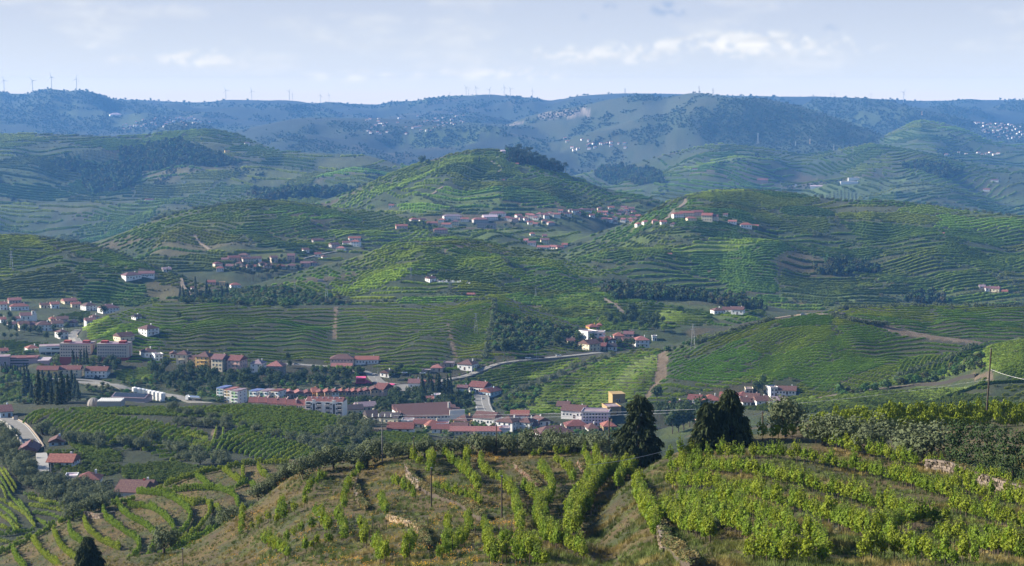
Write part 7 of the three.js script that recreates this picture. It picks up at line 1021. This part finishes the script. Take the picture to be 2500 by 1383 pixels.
const pF = pole(1487, 1110, 1018, 'grey pole beside the big conifer, right of the olives', { from: 200, to: 420 }), pG = pole(1212, 1112, 1036, 'dark pole rising from the olive belt left of the long terrace', { from: 200, to: 420, r: 0.09 }), pH = pole(1010, 1128, 1066, 'thin pole at the left end of the olive belt', { from: 200, to: 420, r: 0.08 }), pI = pole(933, 1132, 1012, 'slim lattice pole with cross arms and insulators left of the factory', { from: 200, to: 700, cross: 3.2, r: 0.1, mat: MAT.rail }), pJ = pole(780, 1290, 1262, 'short post on the left of the dry slope', { r: 0.06 }), pK = pole(446, 1392, 1338, 'post with a small arm at the bottom edge on the left', { r: 0.08 }), pL = pole(124, 1172, 1132, 'pale lamp pole beside the lane at the left', { from: 560, to: 900, r: 0.14, mat: MAT.concrete }), pM = pole(230, 1180, 1150, 'grey pole in front of the red bungalow', { from: 560, to: 900, r: 0.12 }), pN = pole(68, 1042, 1012, 'dark pole beside the left road, nearer one', { from: 640, to: 1000 }), pO = pole(90, 1062, 1034, 'dark pole beside the vine rows on the left', { from: 640, to: 1000 });
for (const [px, py] of [[906, 1330], [915, 1312], [930, 1304], [944, 1298], [907, 1298], [1018, 1300], [1245, 1300], [1160, 1316], [1286, 1256], [1048, 1290]]) { const p = onLand(px, py, 120, 330), t = thing('vine_post', 'bare leaning stake on the dry slope', 'post', p, 0, 'bare stakes on the dry slope'); mesh('stake', limb(V(0, -0.2, 0), V(rr(-0.25, 0.25), rr(1.1, 1.6), 0), 0.05, 0.045, 5), MAT.wood, t); }
const pipe = (label, a, b, sag, r, mat, name = 'cable', cat = 'cable') => { const m = a.clone().lerp(b, 0.5); m.y -= sag; const c = new THREE.QuadraticBezierCurve3(a, m, b), t = mesh(name, new THREE.TubeGeometry(c, 24, r, 4), mat); tag(t, label, cat); return t; };
const air = (px, py, D) => { const q = ray(px, py); return V(q.s * D, CY + D * q.t, -D); };
pipe('slack black cable from the middle pole towards the green vine band', pB.top, air(1370, 1208, 250), 2.0, 0.03, MAT.rubber); pipe('grey cable passing in front of the big conifer', air(1440, 1136, 205), pD.top, 2.2, 0.022, MAT.metal); pipe('thin cable slanting down across the left slope', pI.top, air(440, 1400, 180), 2, 0.012, MAT.rail); pipe('second thin cable slanting down across the left slope', pI.top.clone().add(V(1, 0, 0)), air(640, 1400, 150), 2, 0.012, MAT.rail); pipe('thin cable across the middle of the dry slope', air(1000, 1190, 190), air(780, 1370, 160), 0.6, 0.012, MAT.rail);
pipe('sunlit cable over the lower town, upper one', pI.top.clone().add(V(1.4, 0, 0)), air(1700, 1000, 300), 0.5, 0.03, wallM.white); pipe('sunlit cable over the lower town, lower one', pI.top.clone().add(V(-1.4, -0.6, 0)), air(1640, 1009, 300), 0.5, 0.03, wallM.white); pipe('sunlit cable right of the leaning pole', pE.top.clone().add(V(0, -3.4, 0)), air(2520, 930, 240), 0.4, 0.02, wallM.white); pipe('sunlit cable left of the leaning pole', pE.top.clone().add(V(0, -5, 0)), air(1940, 986, 300), 0.6, 0.016, wallM.white);
// lattice pylons
function pylon(px, py, topPy, label, from, to, mat = MAT.metal) { const p = onLand(px, py, from, to); if (!p) return; const D = -p.z, h = (py - topPy) * D / F, w = h * 0.085, r = Math.max(0.07, D / 22000), t = thing('pylon', label, 'pylon', p), at = (f, i) => { const q = w * (1 - 0.82 * f), [a, b] = [[1, 1], [1, -1], [-1, -1], [-1, 1]][i % 4]; return V(a * q, h * f, b * q); };
  for (let i = 0; i < 4; i++) mesh('leg', limb(at(0, i), at(1, i), r, r * 0.8, 4), mat, t); const G0 = []; for (let k = 0; k < 7; k++) for (let i = 0; i < 4; i++) G0.push(limb(at(k / 7, i), at((k + 1) / 7, i + 1), r * 0.6, r * 0.6, 3)); mesh('bracing', mergeGeometries(G0), mat, t);
  for (const f of [0.78, 0.88, 0.97]) mesh('cross_arm', mergeGeometries([limb(V(-h * 0.11, h * f, 0), V(h * 0.11, h * f, 0), r * 0.8, r * 0.8, 4), limb(V(-h * 0.11, h * f, 0), V(0, h * f + h * 0.03, 0), r * 0.6, r * 0.6, 3)]), mat, t); }
pylon(719, 712, 680, 'lattice pylon, left one of two below the field shelter', 1600, 2200); pylon(797, 730, 690, 'lattice pylon, right one of two below the field shelter', 1500, 2200); pylon(1003, 682, 652, 'lattice pylon left of the chapel', 1600, 2300); pylon(1162, 815, 764, 'lattice pylon standing in the middle of the striped vineyard', 1350, 1800); pylon(1692, 855, 790, 'lattice pylon beside the shrubs left of the right vineyard', 1100, 1600); pylon(27, 658, 612, 'lattice pylon on the left hill', 1800, 2500); pylon(1308, 728, 702, 'lattice pylon beside the golden vines', 1500, 2100);
pylon(1851, 352, 325, 'tall far pylon under the dark mountain', 5000, 9500); pylon(1943, 356, 345, 'small far pylon under the dark mountain', 5000, 9500); pylon(2036, 368, 353, 'far pylon right of the small one', 4500, 9500); pylon(2252, 284, 272, 'far red and white mast on the wooded ridge', 7000, 12000, wallM.peach); pylon(1978, 352, 340, 'red and white mast at the foot of the dark mountain', 5000, 9500, wallM.peach);
pylon(1707, 226, 208, 'thin mast on top of the dark mountain', 7500, 15000); pylon(1741, 232, 214, 'second thin mast on the mountain skyline', 7500, 15000); pylon(1526, 228, 216, 'lonely thin mast on the long ridge', 7500, 16000);
{ // wind turbines on the far ridge: tower, nacelle, three blades each
  const turbineM = std(0.4, 0.41, 0.43, 0.5); let root = null; const list = [[9, 226, 197], [79, 226, 198], [125, 219, 189], [186, 221, 194], [551, 245, 221], [614, 246, 223], [706, 246, 223], [714, 247, 231], [782, 250, 231], [803, 250, 233], [1098, 238, 226], [1138, 236, 214], [1144, 236, 219], [1162, 237, 215], [1195, 239, 219], [1231, 237, 214], [1246, 240, 218], [1300, 240, 222], [2029, 240, 227], [2037, 240, 229], [2127, 242, 229], [2206, 250, 226]];
  list.forEach(([px, py, hub], i) => {
    const p = onLand(px, py, 8500, 16000); if (!p) return; const D = -p.z, h = (py - hub) * D / F, label = i < 4 ? ['first', 'second', 'third', 'fourth'][i] + ' wind turbine from the left, on the wooded mountain at the far left' : i < 10 ? 'white wind turbine on the ridge left of centre' : i < 18 ? 'white wind turbine on the ridge above the cone hill' : 'small wind turbine on the ridge at the right', group = i < 4 ? 'wind turbines on the left mountain' : i < 10 ? 'wind turbines left of centre' : i < 18 ? 'wind turbines above the cone hill' : 'wind turbines at the right';
    if (!root) { root = thing('wind_turbine', label, 'wind turbine', p, 0, group); mesh('tower', limb(V(0, -0.1, 0), V(0, 1, 0), 0.024, 0.017, 10), turbineM, root); mesh('nacelle', box(0.045, 0.045, 0.1, 0, 1.015, 0), turbineM, root); const hubG = new THREE.SphereGeometry(0.025, 10, 8); hubG.translate(0, 1.015, 0.07); mesh('hub', hubG, turbineM, root); for (let b = 0; b < 3; b++) { const g = new THREE.CylinderGeometry(0.005, 0.017, 0.42, 6); g.scale(1, 1, 0.4); g.translate(0, 0.22, 0); const m = mesh('blade', g, turbineM, root); m.position.set(0, 1.015, 0.075); m.rotation.z = b * 2.094 + 0.3; } }
    const t = i === 0 ? root : root.clone(); if (i) { t.name = numbered('wind_turbine'); scene.add(t); t.userData = { label, category: 'wind turbine', group }; t.children.filter((c) => c.name.startsWith('blade')).forEach((c, b) => { c.rotation.z = b * 2.094 + hash(i, 5) * 2; }); }
    t.position.copy(p); t.scale.setScalar(h); t.rotation.y = -0.3 + 0.4 * hash(i, 8);
  });
}
{ // cars on the roads, the tanker, lamp posts
  const P = { white: std(0.75, 0.75, 0.75, 0.3), black: std(0.02, 0.02, 0.025, 0.25), silver: std(0.45, 0.46, 0.48, 0.3, { metalness: 0.4 }), blue: std(0.06, 0.12, 0.3, 0.3), red: std(0.4, 0.03, 0.03, 0.3) };
  const profile = (pts, w) => { const s = new THREE.Shape(pts.map(([x, y]) => new THREE.Vector2(x, y))), g = new THREE.ExtrudeGeometry(s, { depth: w, bevelEnabled: true, bevelSize: 0.07, bevelThickness: 0.07, bevelSegments: 2 }); g.translate(0, 0, -w / 2); g.deleteAttribute('uv'); return g; };
  const body = profile([[-2.05, 0.35], [-2.05, 0.85], [-1.9, 0.98], [-1.3, 1.02], [1.0, 1.0], [1.85, 0.86], [2.05, 0.62], [2.05, 0.35]], 1.6), cab = profile([[-1.75, 0.98], [-1.25, 1.45], [0.25, 1.45], [0.95, 0.98]], 1.4), wheel = (() => { const g = new THREE.CylinderGeometry(0.33, 0.33, 0.24, 14); g.rotateX(Math.PI / 2); return g; })();
  const car = (px, py, turn, c, label, from = 1000, to = 1800) => { const p = onLand(px, py, from, to); if (!p) return; p.y += 0.5; const t = thing('parked_car', label, 'car', p, turn); t.name = t.name.replace('parked_car', 'car'); mesh('body', body, P[c], t); mesh('cabin', cab, MAT.glass, t); for (const x of [-1.3, 1.3]) for (const z of [-0.78, 0.78]) { const w = mesh('wheel', wheel, MAT.tyre, t); w.position.set(x, 0.33, z); } for (const z of [-0.55, 0.55]) mesh('headlight', box(0.06, 0.14, 0.3, 2.1, 0.72, z), wallM.white, t); };
  for (const [px, py, a, c, l] of [[318, 941, -0.4, 'black', 'black car driving on the slanting road near the winery'], [885, 905, 0, 'white', 'white car on the town road under the orange roofed wing'], [723, 893, 0, 'silver', 'silver car on the town road at the left of the farm'], [1290, 878, 0.1, 'white', 'white car, left one of two on the long curving road'], [1364, 872, 0.1, 'white', 'white van like car, right one of two on the long curving road'], [1324, 878, 0.1, 'black', 'dark car between the two white ones on the curving road'], [1180, 980, 1.5, 'black', 'black car on the straight road'], [1174, 966, 1.5, 'blue', 'blue car parked at the top of the straight road'], [139, 872, 0.5, 'white', 'white car in front of the glazed hall, left one'], [143, 873, 0.5, 'silver', 'silver car in front of the glazed hall, right one'], [236, 926, 0.1, 'black', 'dark car parked under the last red roofed terraced house'], [215, 926, 0.1, 'silver', 'silver car parked on the terraced street'], [1962, 773, 0, 'silver', 'grey car on the track over the striped right vineyard'], [912, 917, 0.8, 'silver', 'silver car parked opposite the pink pavilion'], [167, 826, 0.9, 'red', 'red car at the left road bend'], [988, 914, 0, 'white', 'white car parked above the retaining wall near the roundabout'], [1032, 915, 0, 'white', 'white car parked below the pale orange hip roof']]) car(px, py, a, c, l);
  const p = onLand(474, 981, 1000, 1700); if (p) { p.y += 0.6; const t = thing('tanker_truck', 'white tanker lorry with a shiny steel tank on the slanting road', 'truck', p, Math.PI - 0.35); mesh('cab', [box(2.2, 2.6, 2.3, 5.3, 1.9, 0), box(1, 0.6, 2.1, 5.1, 3.4, 0)], P.white, t); mesh('windscreen', box(0.08, 1, 2, 6.42, 2.3, 0), MAT.glass, t); const g = new THREE.CapsuleGeometry(1.2, 7.4, 8, 18); g.rotateZ(Math.PI / 2); g.translate(-0.6, 2.3, 0); mesh('tank', g, std(0.6, 0.62, 0.65, 0.22, { metalness: 0.9 }), t); mesh('chassis', box(11, 0.4, 1.6, 0.4, 0.95, 0), MAT.rubber, t); for (const x of [-4.2, -3, -1.8, 3, 5]) for (const z of [-1, 1]) { const w = mesh('wheel', wheel, MAT.tyre, t); w.position.set(x, 0.5, z); w.scale.set(1.5, 1.5, 1.2); } }
  for (const [px, py] of [[922, 914], [1000, 936], [1108, 927], [1175, 905], [1240, 886], [1310, 879], [880, 905], [820, 897]]) { const q = onLand(px, py, 1100, 1700), t = thing('street_lamp', 'slim grey street lamp beside the town road', 'street lamp', q, 0, 'street lamps of the town road'); mesh('post', limb(V(0, 0, 0), V(0, 7, 0), 0.1, 0.06, 6), MAT.metal, t); mesh('arm', limb(V(0, 7, 0), V(1.2, 7.3, 0), 0.06, 0.05, 5), MAT.metal, t); mesh('lamp_head', box(0.7, 0.16, 0.3, 1.4, 7.3, 0), MAT.concrete, t); }
  const b = onLand(38, 1026, 640, 1000); if (b) { const t = thing('waste_container', 'grey waste container on the bend of the left road', 'container', b); mesh('bin', box(1.8, 1.5, 1.2, 0, 0.9, 0), wallM.grey, t); mesh('lid', box(1.9, 0.2, 1.3, 0, 1.75, 0), MAT.rail, t); }
}
renderer.render(scene, camera);
